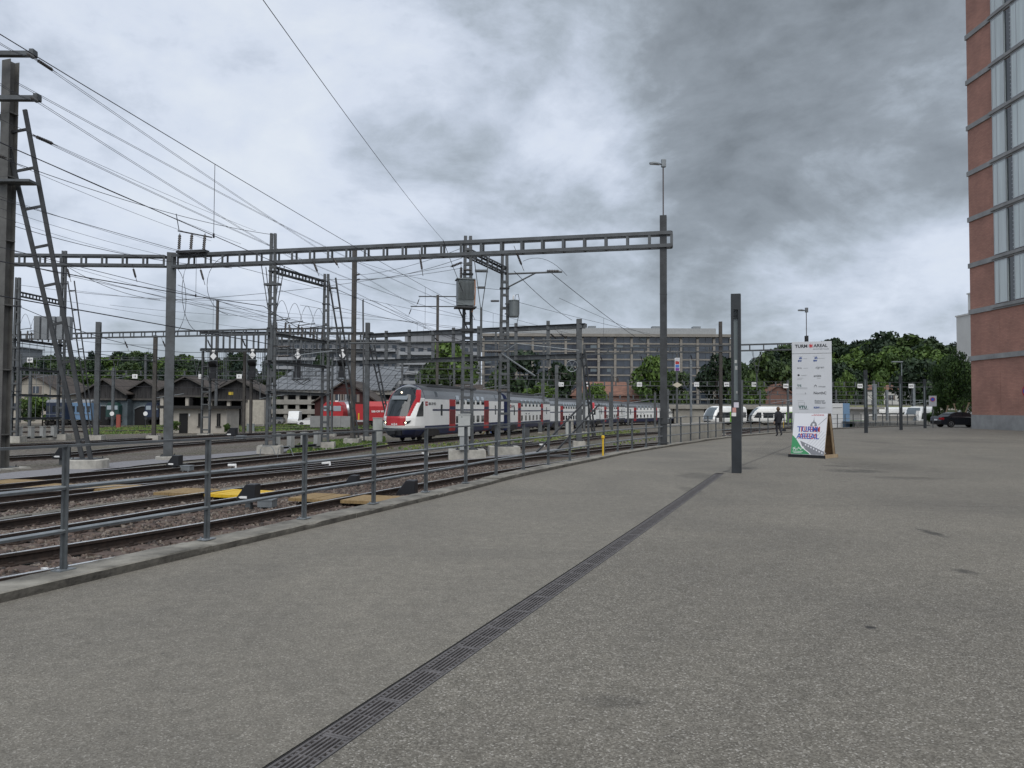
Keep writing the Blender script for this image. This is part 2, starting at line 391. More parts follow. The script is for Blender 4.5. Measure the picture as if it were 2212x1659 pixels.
    bp = t.nodes.new('ShaderNodeBump'); bp.inputs['Strength'].default_value = .55; bp.inputs['Distance'].default_value = .006
    t.links.new(vo.outputs['Distance'], bp.inputs['Height']); t.links.new(bp.outputs[0], b.inputs['Normal'])
    return m
def pst(u, v): p = onZ(u, v, 0); return p.x, p.y
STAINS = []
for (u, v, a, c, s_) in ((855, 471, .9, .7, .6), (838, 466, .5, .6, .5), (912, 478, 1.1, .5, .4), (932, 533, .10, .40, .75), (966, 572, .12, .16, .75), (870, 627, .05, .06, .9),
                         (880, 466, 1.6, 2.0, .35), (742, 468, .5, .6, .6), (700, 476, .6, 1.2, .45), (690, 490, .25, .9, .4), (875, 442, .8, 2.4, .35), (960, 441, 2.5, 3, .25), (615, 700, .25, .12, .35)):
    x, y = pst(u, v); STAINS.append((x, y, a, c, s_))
# pavement sheet with the drain slot cut out of it
loop = [Vector((p.x - .06, p.y, 0)) for p in KERB] + [Vector((150, KERB[-1].y, 0)), Vector((150, KERB[0].y, 0))]
dl, dr = offset_curve(DRAIN, -.107), offset_curve(DRAIN, .107)
hole = dl + dr[::-1]
V2 = [Vector((p.x, p.y)) for p in loop + hole]; n1, n2 = len(loop), len(hole)
E2 = [(i, (i + 1) % n1) for i in range(n1)] + [(n1 + i, n1 + (i + 1) % n2) for i in range(n2)]
cv, ce, cf, *_r = geometry.delaunay_2d_cdt(V2, E2, [], 1, 1e-5)
def in_strip(x, y, curve, wd):
    for a, b in zip(curve[:-1], curve[1:]):
        d = b - a; t_ = max(0, min(1, ((x - a.x) * d.x + (y - a.y) * d.y) / d.length_squared))
        if (a.x + d.x * t_ - x) ** 2 + (a.y + d.y * t_ - y) ** 2 < wd * wd: return True
    return False
fk = []
for f in cf:
    cx = sum(cv[i].x for i in f) / len(f); cy = sum(cv[i].y for i in f) / len(f)
    if not in_strip(cx, cy, DRAIN, .105): fk.append(tuple(f))
pm = MB(); pm.add([(p.x, p.y, 0.0) for p in cv], fk)
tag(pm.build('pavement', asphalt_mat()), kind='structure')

# ---- kerb: cast lengths with open joints and chipped outer edge
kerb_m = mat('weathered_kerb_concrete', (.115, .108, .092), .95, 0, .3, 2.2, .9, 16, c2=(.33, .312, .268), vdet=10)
kerb_face = mat('dark_kerb_face', (.062, .056, .047), .95, 0, .4, 3, .9, 18, c2=(.13, .12, .10), vdet=8)  # darker mottled concrete for the vertical outer face
kroot = bpy.data.objects.new('kerb', None); col.objects.link(kroot); kroot['kind'] = 'structure'
fineK = [p for p in KERB]
seglen = 2.9; acc = 0; seg = [fineK[0]]; segs = []
dense = [p for p, t_ in arclen(fineK, .12)]
cnt = int(seglen / .12)
for i in range(0, len(dense) - 3, cnt):
    q_ = [p.copy() for p in dense[i:i + cnt + 1]]
    if len(q_) > 3: q_[0] = q_[0].lerp(q_[1], .10); segs.append(q_)
for sgm in segs:
    if len(sgm) < 4: continue
    if sgm[0].y > 100: break
    mb = MB(); n_ = 8; V = []; dzs = random.uniform(-.012, .012); far = sgm[0].y > 30
    for i, p in enumerate(sgm):
        t_ = sgm[min(i + 1, len(sgm) - 1)] - sgm[max(i - 1, 0)]; t_.normalize(); r_ = Vector((t_.y, -t_.x, 0))
        ch = 0 if random.random() < .86 else random.uniform(0, .022)
        if far: ch *= .4
        jz = random.uniform(-.004, .004)
        prof = [(-.41, -1.9), (-.41, .07 + dzs), (-.40, .08 + dzs + jz), (-.2, .081 + dzs + jz), (-.016 - ch, .079 + dzs + jz), (-.004 - ch * .8, .068 + dzs - ch * .9), (0 - ch * .15, .035), (0.01, -1.9)]
        V += [p + r_ * a + Vector((0, 0, b)) for a, b in prof]
    fs = [(i * n_ + k, i * n_ + (k + 1) % n_, (i + 1) * n_ + (k + 1) % n_, (i + 1) * n_ + k) for i in range(len(sgm) - 1) for k in range(n_)]
    fs += [tuple(range(n_ - 1, -1, -1)), tuple((len(sgm) - 1) * n_ + k for k in range(n_))]
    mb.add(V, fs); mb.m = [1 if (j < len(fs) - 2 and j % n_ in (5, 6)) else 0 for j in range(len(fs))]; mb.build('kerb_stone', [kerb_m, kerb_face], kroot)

# ---- railing on the kerb
RL = offset_curve(KERB, -.30); RL = [p for p in RL if p.y > 4.0]
rail_paint = mat('grey_railing_paint', (.085, .095, .102), .5, .2, .3, 5, .08, 90, c2=(.13, .142, .15), vdet=7)
rail_edge = mat('railing_sky_sheen', (.25, .272, .283), .42, .4, .2, 5)  # sky sheen on the slanted bar faces, painted as a paler colour
rroot = thing('railing', 'long grey steel three-bar railing bolted on the concrete kerb beside the tracks', 'railing', (RL[0].x, RL[0].y, .12))
post = MB(); post.box((0, 0, .575), (.048, .010, 1.15)); post.box((0.0, -.022, .575), (.010, .04, 1.15)); post.box((0, 0.016, .575), (.036, .024, 1.15))
pme = post.mesh('post', rail_paint)
fpl = MB(); fpl.box((0, 0, .006), (.17, .12, .012)); 
for a in (-.06, .06): fpl.tube((a, .03, .01), (a, .03, .035), .01, n=6)
fme = fpl.mesh('foot_plate', steel_lt)
inv = Vector(rroot.location)
for p, t_ in arclen(RL, 1.80, 1.02):
    if p.y > KW[-1].y: break
    rz = math.atan2(t_.y, t_.x)
    po = inst('post', pme, rroot, p + Vector((0, 0, .08)) - inv, rz); inst('foot_plate', fme, po, (0, 0, .004))
rl2 = [p for p, t_ in arclen(RL, .9) if p.y < KW[-1].y]
for z_, nm in ((1.235, 'top_rail'), (.855, 'middle_rail'), (.455, 'lower_rail')):
    mb = MB(); pts = [Vector((p.x, p.y, z_)) - inv for p in rl2]
    if nm == 'top_rail': mb.sweep(pts, [(-.025, -.012), (.025, -.012), (.025, .012), (-.025, .012)])
    else:
        mb.sweep(pts, [(-.004, -.026), (.022, -.026), (.022, -.004), (-.004, .006)])
        mb.sweep(pts, [(.024, -.006), (.024, .0), (-.004, .013), (-.008, .013), (-.008, .006), (.020, -.008)], mi=1)
    mb.build(nm, [rail_paint, rail_edge], rroot)
# slanting maintenance strut fixed behind the railing
b0 = onY(537, 437, 22.6); b1 = onY(583, 405, 24.6)
for du in (0, .55):
    mb = MB(); mb.bar(Vector((b0.x + du, b0.y + .2, .3)) - inv, Vector((b1.x + du, b1.y + .2, 1.75)) - inv, .035, .05)
    mb.build('strut', steel_dk, rroot)

# ---- drain channel with cast grates
iron = mat('cast_iron_grate', (.125, .115, .112), .6, .3, .25, 14, .3, 60, c2=(.185, .172, .168))
droot = thing('drain_channel', 'narrow slotted cast-iron drain channel let into the grey asphalt', 'drain', (DRAIN[0].x, DRAIN[0].y, 0))
dinv = Vector(droot.location)
ch = MB(); pts = [p - dinv for p in DRAIN]
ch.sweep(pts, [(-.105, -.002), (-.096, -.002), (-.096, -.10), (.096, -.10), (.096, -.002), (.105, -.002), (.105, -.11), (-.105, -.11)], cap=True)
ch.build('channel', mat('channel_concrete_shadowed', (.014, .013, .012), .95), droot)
gm = MB(); GL = .496; zt, th = -.004, .02
zc = zt - th / 2
for x in (-.069, .069): gm.box((x, 0, zc), (.012, GL, th))
for x in (-.021, 0, .021): gm.box((x, 0, zc), (.0085, GL - .03, th))
for x in (-.042, .042): gm.box((x, 0, zc), (.0085, GL - .03, th))
for y in (-GL / 2 + .009, GL / 2 - .009): gm.box((0, y, zc - .0015), (.118, .018, th))
for y in np.arange(-GL / 2 + .04, GL / 2 - .02, .042):
    for x in (-.055, .055): gm.box((x, y, zc - .002), (.018, .016, th))
gm.box((0, .02, zc - .003), (.11, .012, th))
gme = gm.mesh('grate', iron)
for p, t_ in arclen(DRAIN, .5, .25): inst('grate', gme, droot, p - dinv, math.atan2(t_.y, t_.x) - R(90), sc=(1.27, 1, 1))

# ---- round manhole with a ribbed cover
mc = onZ(562, 456, 0.0)
iron_dk = mat('dark_manhole_iron', (.035, .033, .032), .6, .3, .3, 20)
mroot = thing('manhole', 'round ribbed cast-iron manhole cover in the asphalt near the kerb', 'manhole', (mc.x, mc.y, 0))
mb = MB(); mb.lathe([(.50, .001), (.50, .008), (.41, .009), (.41, .001)], (0, 0, 0), 32); mb.build('ring', iron_dk, mroot)
mb = MB(); mb.lathe([(.405, .001), (.405, .006)], (0, 0, 0), 32)
for k in range(-6, 7):
    h_ = math.sqrt(max(.36 ** 2 - (k * .055) ** 2, 0.0004)); mb.box((k * .055, 0, .007), (.028, 2 * h_, .006))
mb.build('cover', iron_dk, mroot)

# ================================================================== TRACKS
def track_from_px(px):
    return [(onyard(u, v).x, onyard(u, v).y) for u, v in px]
A = track_from_px([(0, 557.4), (160, 529.8), (320, 501.7), (460, 476.6), (577, 458.8)])
A = smooth_curve([(A[0][0] * 2 - A[1][0] * 1 - .5, A[0][1] * 2 - A[1][1])] + A, 1.0)
d_ = (A[-1] - A[-2]).normalized()
ext = [A[-1] + d_ * s for s in (12, 24)]; ext[1] = ext[1] + Vector((3, -.5, 0))
T0 = offset_curve(smooth_curve([(p.x, p.y) for p in A[::4]] + [(e.x, e.y) for e in ext], 1.0), .75)
def back(px, n=14):
    a, b = track_from_px(px); d = Vector((b[0] - a[0], b[1] - a[1], 0)).normalized(); return (a[0] - d.x * n - .4, a[1] - d.y * n)
T1 = smooth_curve([back([(0, 527.5), (160, 503.2)])] + track_from_px([(0, 527.5), (160, 503.2), (320, 480.7), (460, 462.4), (600, 448.0)]) + [(11.5, 60), (24, 80), (44, 104)], 1.0)
T2 = smooth_curve([back([(0, 499.0), (160, 480.4)])] + track_from_px([(0, 499.0), (160, 480.4), (320, 464.6), (470, 450.5)]) + [(2.5, 60), (12, 84), (26, 106), (48, 130), (80, 156)], 1.0)
TRAIN = [(-17.6, 10), (-14.6, 22.3), (-12.2, 38), (-9.95, 54), (-9.15, 59.2), (-1.8, 84.2), (4.1, 108.3), (12.45, 131.5), (21.7, 154.3), (34, 176), (48.7, 196), (66, 216), (95, 240)]
T3 = smooth_curve(TRAIN, 1.0)
T4 = smooth_curve([(-34, 14)] + track_from_px([(0, 457), (160, 445.0), (320, 434.8)]) + [(-12, 104), (-6, 124), (4, 148), (17, 172), (36, 198), (70, 232)], 1.5)
T5 = smooth_curve([(-60, 30)] + track_from_px([(0, 444.5), (160, 437.3)]) + [(-24, 96), (-15, 118), (-4, 144), (10, 170), (28, 196), (60, 230)], 1.5)
T6 = smooth_curve([(-110, 62), (-70, 78), (-45, 94), (-28, 116), (-18, 140), (-4, 168), (14, 196), (46, 232)], 2)
T7 = smooth_curve([(-130, 90), (-80, 108), (-40, 122), (-10, 128), (0, 132)], 2)
TG = smooth_curve([(18, 70), (28, 96), (42, 124), (62, 150), (90, 172), (130, 190)], 2)      # branch of the white and green railcar
XO = smooth_curve([(-13.0, 17.5), (-9.6, 25), (-6.6, 33), (-4.6, 41), (-2.0, 51), (2.4, 62)], 1)   # connecting curve between two tracks
def lift(pts, dz=0.0): return [Vector((p.x, p.y, zy(p.y) + dz)) for p in pts]
slm = []
for k in range(3):
    s_ = MB(); L_, w_, h_ = 2.55, .24, .16; s_.box((0, 0, -h_ / 2), (L_ + .04 * k, w_ + .01 * k, h_)); 
    me = s_.mesh('sleeper', timber); slm.append(me)
chm = MB()
chm.box((0, 0, .012), (.30, .15, .024))
for a in (-.1, .1): chm.box((a, 0, .035), (.04, .06, .04))
chair_me = chm.mesh('chair_plate', rail_web)
SLEEPERS = []
def track(name, label, pts, single_to=0.0, grp='railway tracks in the yard', spacing=.62):
    root = thing(name, label, 'railway track', (pts[0].x, pts[0].y, zy(pts[0].y)), group=None); inv = Vector(root.location)
    for s in (-1, 1):
        c = [p - inv for p in lift(offset_curve(pts, s * .7535))]
        mb = MB(); mb.sweep(c, [(-.035, -.003), (.035, -.003), (.035, -.04), (.010, -.055), (.010, -.13), (.07, -.15), (.07, -.162), (-.07, -.162), (-.07, -.15), (-.010, -.13), (-.010, -.055), (-.035, -.04)])
        mb.sweep(c, [(-.034, -.004), (.034, -.004), (.034, .002), (-.034, .002)], mi=1)
        mb.build('rail', [rail_web, rail_top], root)
    rest = MB()
    for p, t_ in arclen(pts, spacing):
        rz = math.atan2(t_.y, t_.x) - R(90) + random.uniform(-.015, .015)
        if p.y < single_to and p.y > 2:
            s_ = inst('sleeper', random.choice(slm), root, Vector((p.x, p.y, zy(p.y) - .163)) - inv, rz); SLEEPERS.append((p.x, p.y, rz))
            inst('chair_plate', chair_me, s_, (-.7535, 0, 0)); inst('chair_plate', chair_me, s_, (.7535, 0, 0))
        elif p.y < 150:
            rest.box(Vector((p.x, p.y, zy(p.y) - .215)) - inv, (2.5, .24, .10), rz)
    if rest.v: tag(rest.build('sleepers', timber, root), kind='stuff')
    return root
track('railway_track', 'siding track with brown timber sleepers running closest along the concrete kerb', T0, 34)
track('railway_track', 'track with the yellow crossing board, second one out from the kerb railing', T1, 34)
track('railway_track', 'track next to the transformer mast, third one out from the kerb railing', T2, 30)
track('railway_track', 'track on which the red-nosed double-deck train stands', T3, 0)
track('railway_track', 'connecting curve between the third track and the train track', XO, 0)
track('railway_track', 'track running just behind the tall masts with concrete foundations', T4, 0)
track('railway_track', 'track passing in front of the small plaster hut', T5, 0)
track('railway_track', 'track running past the dark timber engine sheds', T6, 0)
track('railway_track', 'siding under the red wagon beside the low grey wall', T7, 0)
track('railway_track', 'branch track on which the white and green railcar stands', TG, 0)

# ---- loose ballast: real stones near the pavement
cols = [(.125, .092, .076), (.080, .060, .050), (.20, .17, .145), (.052, .043, .039), (.150, .122, .098)]
bm_ = [mat('ballast_stone_%s' % n, c, .95, 0, .3, 40) for n, c in zip(('russet', 'brown', 'pale', 'dark', 'buff'), cols)]
NB = 84000
kx = np.array([p.x for p in KERB]); ky = np.array([p.y for p in KERB])
Yv = 4.3 * np.exp(rng.random(NB) * math.log(34 / 4.3)); lat = .42 + 15.5 * rng.random(NB) ** 1.25
Xv = np.interp(Yv, ky, kx) - lat * 1.05
uu = 512 + 760 * Xv / Yv
ok = (uu > -30)
sl = np.array(SLEEPERS)
keep = ok.copy()
for (sx_, sy_, rz) in sl:
    dx = Xv - sx_; dy = Yv - sy_; c_, s_ = math.cos(rz), math.sin(rz)
    lx = dx * c_ + dy * s_; ly = -dx * s_ + dy * c_
    keep &= ~((np.abs(lx) < 1.30) & (np.abs(ly) < .115))
def near_track(pts, wd):
    r = np.zeros(NB, bool)
    for c in (offset_curve(pts, -.7535), offset_curve(pts, .7535)):
        px_ = np.array([p.x for p in c]); py_ = np.array([p.y for p in c])
        r |= np.abs(np.interp(Yv, py_, px_) - Xv) < wd
    return r
for T in (T0, T1, T2, T3): keep &= ~near_track(T, .085)
Xv, Yv = Xv[keep], Yv[keep]; n = len(Xv)
zz = np.where(Yv < 45, -.15 - .019 * Yv, -1) - BED
base = np.array([[x, y, z] for z in (-1, 1) for y in (-1, 1) for x in (-1, 1)], float)
jit = base[None] * (0.55 + .45 * rng.random((n, 8, 3))); size = (.021 + .023 * rng.random(n))[:, None, None]
asp = np.stack([1 + .5 * rng.random(n), .8 + .4 * rng.random(n), .55 + .4 * rng.random(n)], 1)[:, None, :]
P = jit * size * asp
q = rng.normal(size=(n, 4)); q[:, 1:3] *= .55; q /= np.linalg.norm(q, axis=1)[:, None]
w_, x_, y_, z_ = q[:, 0], q[:, 1], q[:, 2], q[:, 3]
Rm = np.stack([np.stack([1 - 2 * (y_**2 + z_**2), 2 * (x_*y_ - z_*w_), 2 * (x_*z_ + y_*w_)], -1), np.stack([2 * (x_*y_ + z_*w_), 1 - 2 * (x_**2 + z_**2), 2 * (y_*z_ - x_*w_)], -1), np.stack([2 * (x_*z_ - y_*w_), 2 * (y_*z_ + x_*w_), 1 - 2 * (x_**2 + y_**2)], -1)], -2)
P = np.einsum('nij,nkj->nki', Rm, P)
P[:, :, 0] += Xv[:, None]; P[:, :, 1] += Yv[:, None]; P[:, :, 2] += (zz - .012 + .028 * rng.random(n))[:, None]
fb = np.array([(0, 2, 3, 1), (4, 5, 7, 6), (0, 1, 5, 4), (2, 6, 7, 3), (0, 4, 6, 2), (1, 3, 7, 5)])
FI = (fb[None] + 8 * np.arange(n)[:, None, None]).reshape(-1)
me = bpy.data.meshes.new('ballast'); me.vertices.add(n * 8); me.vertices.foreach_set('co', P.reshape(-1))
me.loops.add(len(FI)); me.loops.foreach_set('vertex_index', FI)
me.polygons.add(n * 6); me.polygons.foreach_set('loop_start', np.arange(0, n * 24, 4)); me.polygons.foreach_set('loop_total', np.full(n * 6, 4))
for m in bm_: me.materials.append(m)
pick = np.where(lat[keep] < 6.5, rng.choice(5, n, p=[.34, .28, .12, .14, .12]), rng.choice(5, n, p=[.12, .2, .30, .18, .20]))
me.polygons.foreach_set('material_index', np.repeat(pick, 6).astype(np.int32)); me.update(calc_edges=True); me.validate()
bo = bpy.data.objects.new('ballast', me); col.objects.link(bo)
tag(bo, 'loose brown and grey ballast stones around the tracks beside the kerb', 'ballast', kind='stuff')

# ---- fine gravel service path between the tracks, and turf strips
def strip(pts, wa, wb, dz, name, m, kind='structure', jag=0.0):
    mb = MB(); V = []
    for i, p in enumerate(pts):
        t_ = pts[min(i + 1, len(pts) - 1)] - pts[max(i - 1, 0)]; t_.normalize(); r_ = Vector((t_.y, -t_.x, 0))
        for a in (wa, wb):
            a2 = a + random.uniform(-jag, jag); q = p + r_ * a2; V.append((q.x, q.y, zy(q.y) + dz))
    mb.add(V, [(2 * i, 2 * i + 1, 2 * i + 3, 2 * i + 2) for i in range(len(pts) - 1)])
    return tag(mb.build(name, m), kind=kind)
path_m = mat('fine_grey_gravel', (.23, .225, .235), .95, 0, .25, 12, .5, 120)
pc = smooth_curve([(onyard(u, v).x, onyard(u, v).y) for u, v in ((-25, 478), (40, 469), (160, 457.5), (250, 450.5), (300, 446.5))], 1.0)
strip(pc, -1.1, 1.3, -.14, 'service_path', path_m, jag=.12)
pc2 = smooth_curve([(onyard(u, v).x, onyard(u, v).y) for u, v in ((330, 470.5), (400, 463), (470, 456.5), (560, 447))], 1.0)
strip(pc2, -.35, .35, -.13, 'service_path', path_m, jag=.08)
# concrete cable trough with separate lids
trough = thing('cable_trough', 'low concrete cable trough with flat lids lying between the tracks', 'cable trough', (-9, 14, zy(14) - .19)); tinv = Vector(trough.location)
tc_ = offset_curve(T1, -1.75); tc_ = [p for p in tc_ if 8 < p.y < 34]
lid = MB(); lid.box((0, 0, 0), (.96, .26, .05)); lme = lid.mesh('lid', mat('trough_lid_concrete', (.135, .125, .105), .95, 0, .35, 5))
for p, t_ in arclen(tc_, 1.0): inst('lid', lme, trough, Vector((p.x, p.y, zy(p.y) - .13 + random.uniform(-.01, .01))) - tinv, math.atan2(t_.y, t_.x) + random.uniform(-.02, .02))
grass_m = [mat('grass_blade_%s' % a, c, .8) for a, c in (('green', (.10, .17, .035)), ('yellow', (.17, .20, .06)), ('deep', (.055, .10, .028)))]
def turf(poly_px, name, label, dens=60, hgt=.13, straw=.3):
    P_ = [onyard(u, v, -.1) for u, v in poly_px]; xs_ = [p.x for p in P_]; ys_ = [p.y for p in P_]
    area = abs(sum(P_[i].x * P_[(i + 1) % len(P_)].y - P_[(i + 1) % len(P_)].x * P_[i].y for i in range(len(P_)))) / 2
    n = int(min(area * dens, 26000)); mb = MB(); k = 0
    def ins(x, y):
        c = False; j = len(P_) - 1
        for i in range(len(P_)):
            if (P_[i].y > y) != (P_[j].y > y) and x < (P_[j].x - P_[i].x) * (y - P_[i].y) / (P_[j].y - P_[i].y) + P_[i].x: c = not c
            j = i
        return c
    while k < n:
        x = random.uniform(min(xs_), max(xs_)); y = random.uniform(min(ys_), max(ys_)); k += 1
        if not ins(x, y): continue
        if random.random() < .25 + .5 * math.sin(x * .7 + 3 * math.sin(y * .31)) ** 2 * 0 + 0: continue
        a = random.uniform(0, math.pi); w2 = random.uniform(.05, .16); h2 = hgt * random.uniform(.5, 1.5); lx, ly = random.uniform(-.06, .06), random.uniform(-.06, .06)
        z = zy(y) - BED; c, s = math.cos(a) * w2, math.sin(a) * w2
        mb.add([(x - c, y - s, z), (x + c, y + s, z), (x + c * .4 + lx, y + s * .4 + ly, z + h2), (x - c * .6 + lx, y - s * .6 + ly, z + h2 * .8)], [(0, 1, 2, 3)], 1 if random.random() < straw else (2 if random.random() < .3 else 0))
    me = bpy.data.meshes.new(name); me.from_pydata(mb.v, [], mb.f)
    for m in grass_m: me.materials.append(m)
    me.polygons.foreach_set('material_index', mb.m); me.update()
    o = bpy.data.objects.new(name, me); col.objects.link(o); tag(o, label, 'grass', kind='stuff')
turf([(285, 452), (300, 443.5), (345, 439), (385, 436.5), (386, 444), (340, 449)], 'turf', 'green turf between the mast foundations and the train track', 80, .14, .2)
turf([(85, 434), (165, 432.5), (225, 431.5), (290, 430), (290, 424), (180, 424), (90, 428)], 'turf', 'rough turf in front of the sheds and the hut', 30, .16, .45)
turf([(285, 430), (390, 427.5), (390, 421), (285, 422)], 'turf', 'bright turf in front of the low grey wall', 30, .16, .1)
turf([(380, 447), (470, 440.5), (560, 434), (640, 429.5), (640, 432.5), (560, 440), (500, 445), (420, 449.5)], 'turf', 'yellowish weeds beside the train track', 26, .12, .75)
turf([(560, 450), (655, 437), (655, 439.5), (575, 452)], 'turf', 'dry weeds along the curve of the railing', 30, .12, .8)
# ================================================================== OVERHEAD LINE STRUCTURES
bat_me = {}
def batten_mesh(m, w_=1.0, h_=.14, d_=.015):
    k = (m.name, w_, h_, d_)
    if k not in bat_me:
        b = MB(); b.box((0, 0, 0), (w_, d_, h_)); bat_me[k] = b.mesh('batten', m)
    return bat_me[k]
def foundation(parent, inv, x, y, zb, zt, sx=1.2, sy=1.2, rz=0, rnd=False):
    b = MB(); c = Vector((x, y, 0)) - Vector((inv.x, inv.y, 0)); zb -= inv.z; zt -= inv.z
    if rnd: b.lathe([(sx / 2, zb), (sx / 2, zt - .03), (sx / 2 - .03, zt)], (c.x, c.y, 0), 18)
    else:
        b.box((c.x, c.y, (zb + zt) / 2 - .02), (sx, sy, zt - zb - .04), rz); b.box((c.x, c.y, zt - .02), (sx - .05, sy - .05, .04), rz)
    b.build('foundation', concrete, parent)
    b = MB(); b.box((c.x, c.y, zt + .0125), (sx * .6, sy * .6, .025), rz)
    for i in (-1, 1):
        for j in (-1, 1): 
            q = Matrix.Rotation(rz, 3, 'Z') @ Vector((i * sx * .25, j * sy * .25, 0)); b.tube((c.x + q.x, c.y + q.y, zt + .02), (c.x + q.x, c.y + q.y, zt + .1), .02, n=6)
    b.build('base_plate', steel_dk, parent)
def hmast(parent, inv, x, y, z0, z1, w_=.30, d_=.30, rz=0.0, m=None, fnd=None, fh=.35, rnd=False):
    m = m or steel; b = MB(); M = Matrix.Rotation(rz, 3, 'Z'); c = Vector((x, y, 0)) - inv
    zm = (z0 + z1) / 2; h_ = z1 - z0
    for s in (-1, 1): b.box(c + M @ Vector((0, s * (d_ / 2 - .012), zm)), (w_, .024, h_), rz)
    b.box(c + M @ Vector((0, 0, zm)), (.02, d_ - .05, h_), rz)
    for q in range(int(h_ / 2.6)):
        b.box(c + M @ Vector((0, 0, z0 + 1.3 + q * 2.6)), (w_ + .012, d_ + .012, .05), rz)
    o = b.build('mast', m, parent)
    if fnd: foundation(parent, inv, x, y, zy(y) - BED - .15, z0 - .02, fnd, fnd, rz, rnd)
    return o
def latmast(parent, inv, x, y, z0, z1, w0=.62, w1=.36, rz=0.0, m=None, fnd=1.2, pitch=.95, d_=.22):
    m = m or steel; M = Matrix.Rotation(rz, 3, 'Z'); c = Vector((x, y, 0)) - inv
    for s in (-1, 1):
        b = MB(); pa = c + M @ Vector((s * w0 / 2, 0, z0)); pb = c + M @ Vector((s * w1 / 2, 0, z1))
        up = M @ Vector((0, 1, 0))
        b.bar(pa, pb, .014, d_, up=up)
        off = M @ Vector((-s * .04, 0, 0))
        for t_ in (-1, 1):
            dd = M @ Vector((0, t_ * (d_ / 2 - .006), 0)); b.bar(pa + off * 1.9 + dd, pb + off * 1.9 + dd, .165, .012, up=up)
        b.build('leg', m, parent)
    n_ = int((z1 - z0) / pitch)
    for i in range(n_):
        z = z0 + .35 + i * pitch; t_ = (z - z0) / (z1 - z0); wd = w0 + (w1 - w0) * t_ - .03
        for s in (-1, 1):
            inst('batten', batten_mesh(m), parent, c + M @ Vector((0, s * (d_ / 2 + .008), z)), rz, sc=(wd, 1, 1))
    b = MB()
    for zz_ in (z0 + (z1 - z0) * .28, z0 + (z1 - z0) * .55, z0 + (z1 - z0) * .82):
        t_ = (zz_ - z0) / (z1 - z0); wd = w0 + (w1 - w0) * t_; b.box(c + M @ Vector((0, 0, zz_)), (wd + .10, d_ + .10, .07), rz)
    tag(b.build('clamps', steel_dk, parent), kind='stuff')
    if fnd: foundation(parent, inv, x, y, zy(y) - BED - .15, z0 - .02, fnd * 1.15, fnd, rz)
def bladder(parent, inv, a, b, w0=.42, w1=.28, m=None, n_=7, d_=.10):
    """slanted ladder-like brace from a (top) to b (foot), rungs as battens"""
    m = m or steel_dk; a = Vector(a) - inv; b = Vector(b) - inv
    d = (b - a).normalized(); h_ = Vector((d.x, d.y, 0)); h_ = h_.normalized() if h_.length > .01 else Vector((1, 0, 0))
    s_ = Vector((0, 0, 1)).cross(d).normalized(); s_ = d.cross(s_).normalized() * 1
    side = s_
    for s in (-1, 1):
        mb = MB(); mb.bar(a + side * s * w1 / 2, b + side * s * w0 / 4, .09, d_, up=side); mb.build('leg', m, parent)
    for i in range(n_):
        t_ = (i + .5) / n_; p = a.lerp(b, t_); wd = w1 * (1 - t_) + w0 / 2 * t_
        mb = MB(); mb.bar(p - side * wd / 2, p + side * wd / 2, .07, .10, up=d); mb.build('rung', m, parent)
def truss(parent, inv, a, b, depth=.68, width=.5, pitch=.9, ch=.10, m=None, pieces=True, nm='chord'):
    """Vierendeel box beam, a and b on its axis"""
    m = m or steel; a = Vector(a) - inv; b = Vector(b) - inv; d = (b - a); l = d.length; d.normalize()
    s_ = Vector((d.y, -d.x, 0)).normalized(); up = Vector((0, 0, 1)); rz = math.atan2(d.y, d.x)
    for s in (-1, 1):
        for t_ in (-1, 1):
            mb = MB(); o = s_ * s * width / 2 + up * t_ * (depth / 2 - ch / 2)
            mb.bar(a + o, b + o, .015, ch); mb.bar(a + o - s_ * s * .045 + up * t_ * (ch / 2 - .008), b + o - s_ * s * .045 + up * t_ * (ch / 2 - .008), .09, .014); mb.build(nm, m, parent)
    n_ = int(l / pitch)
    key = (m.name, 'v', depth, ch)
    if key not in bat_me:
        q = MB(); q.box((0, 0, 0), (.11, .014, depth - ch * .7)); q.box((-.048, .02, 0), (.014, .04, depth - ch * .7)); bat_me[key] = q.mesh('upright', m)
    for i in range(n_ + 1):
        p = a + d * (l * (i + .0) / n_)
        for s in (-1, 1): inst('upright', bat_me[key], parent, p + s_ * s * (width / 2 - .012), rz)
    mb = MB()
    for i in range(n_ + 1):
        p = a + d * (l * i / n_)
        for t_ in (-1, 1): mb.box(p + up * t_ * (depth / 2 - .02), (.08, width - .03, .012), rz)
    tag(mb.build('cross_ties', m, parent), kind='stuff')
def insulator(parent, inv, a, b, frac=(.3, .75), r=.055, m=None, name='insulator'):
    a = Vector(a) - inv; b = Vector(b) - inv; mb = MB(); mb.tube(a, b, .014, n=5)
    p, q = a.lerp(b, frac[0]), a.lerp(b, frac[1]); n_ = 7
    for i in range(n_):
        c0, c1 = p.lerp(q, i / n_), p.lerp(q, (i + .55) / n_); mb.tube(c0, c1, r, r * .8, n=8); mb.tube(c1, p.lerp(q, (i + 1) / n_), r * .6, n=6)
    return mb.build(name, m or insul, parent)
def ibeam(parent, inv, a, b, w_=.2, h_=.3, m=None, name='beam'):
    a = Vector(a) - inv; b = Vector(b) - inv; mb = MB(); up = Vector((0, 0, 1))
    mb.bar(a + up * (h_ / 2 - .01), b + up * (h_ / 2 - .01), w_, .02); mb.bar(a - up * (h_ / 2 - .01), b - up * (h_ / 2 - .01), w_, .02); mb.bar(a, b, .016, h_ - .04)
    n_ = max(2, int((b - a).length / 2.2))
    for i in range(n_ + 1): mb.bar(a.lerp(b, i / n_) - up * (h_ / 2 - .03), a.lerp(b, i / n_) + up * (h_ / 2 - .03), w_ * .8, .014)
    return mb.build(name, m or steel, parent)
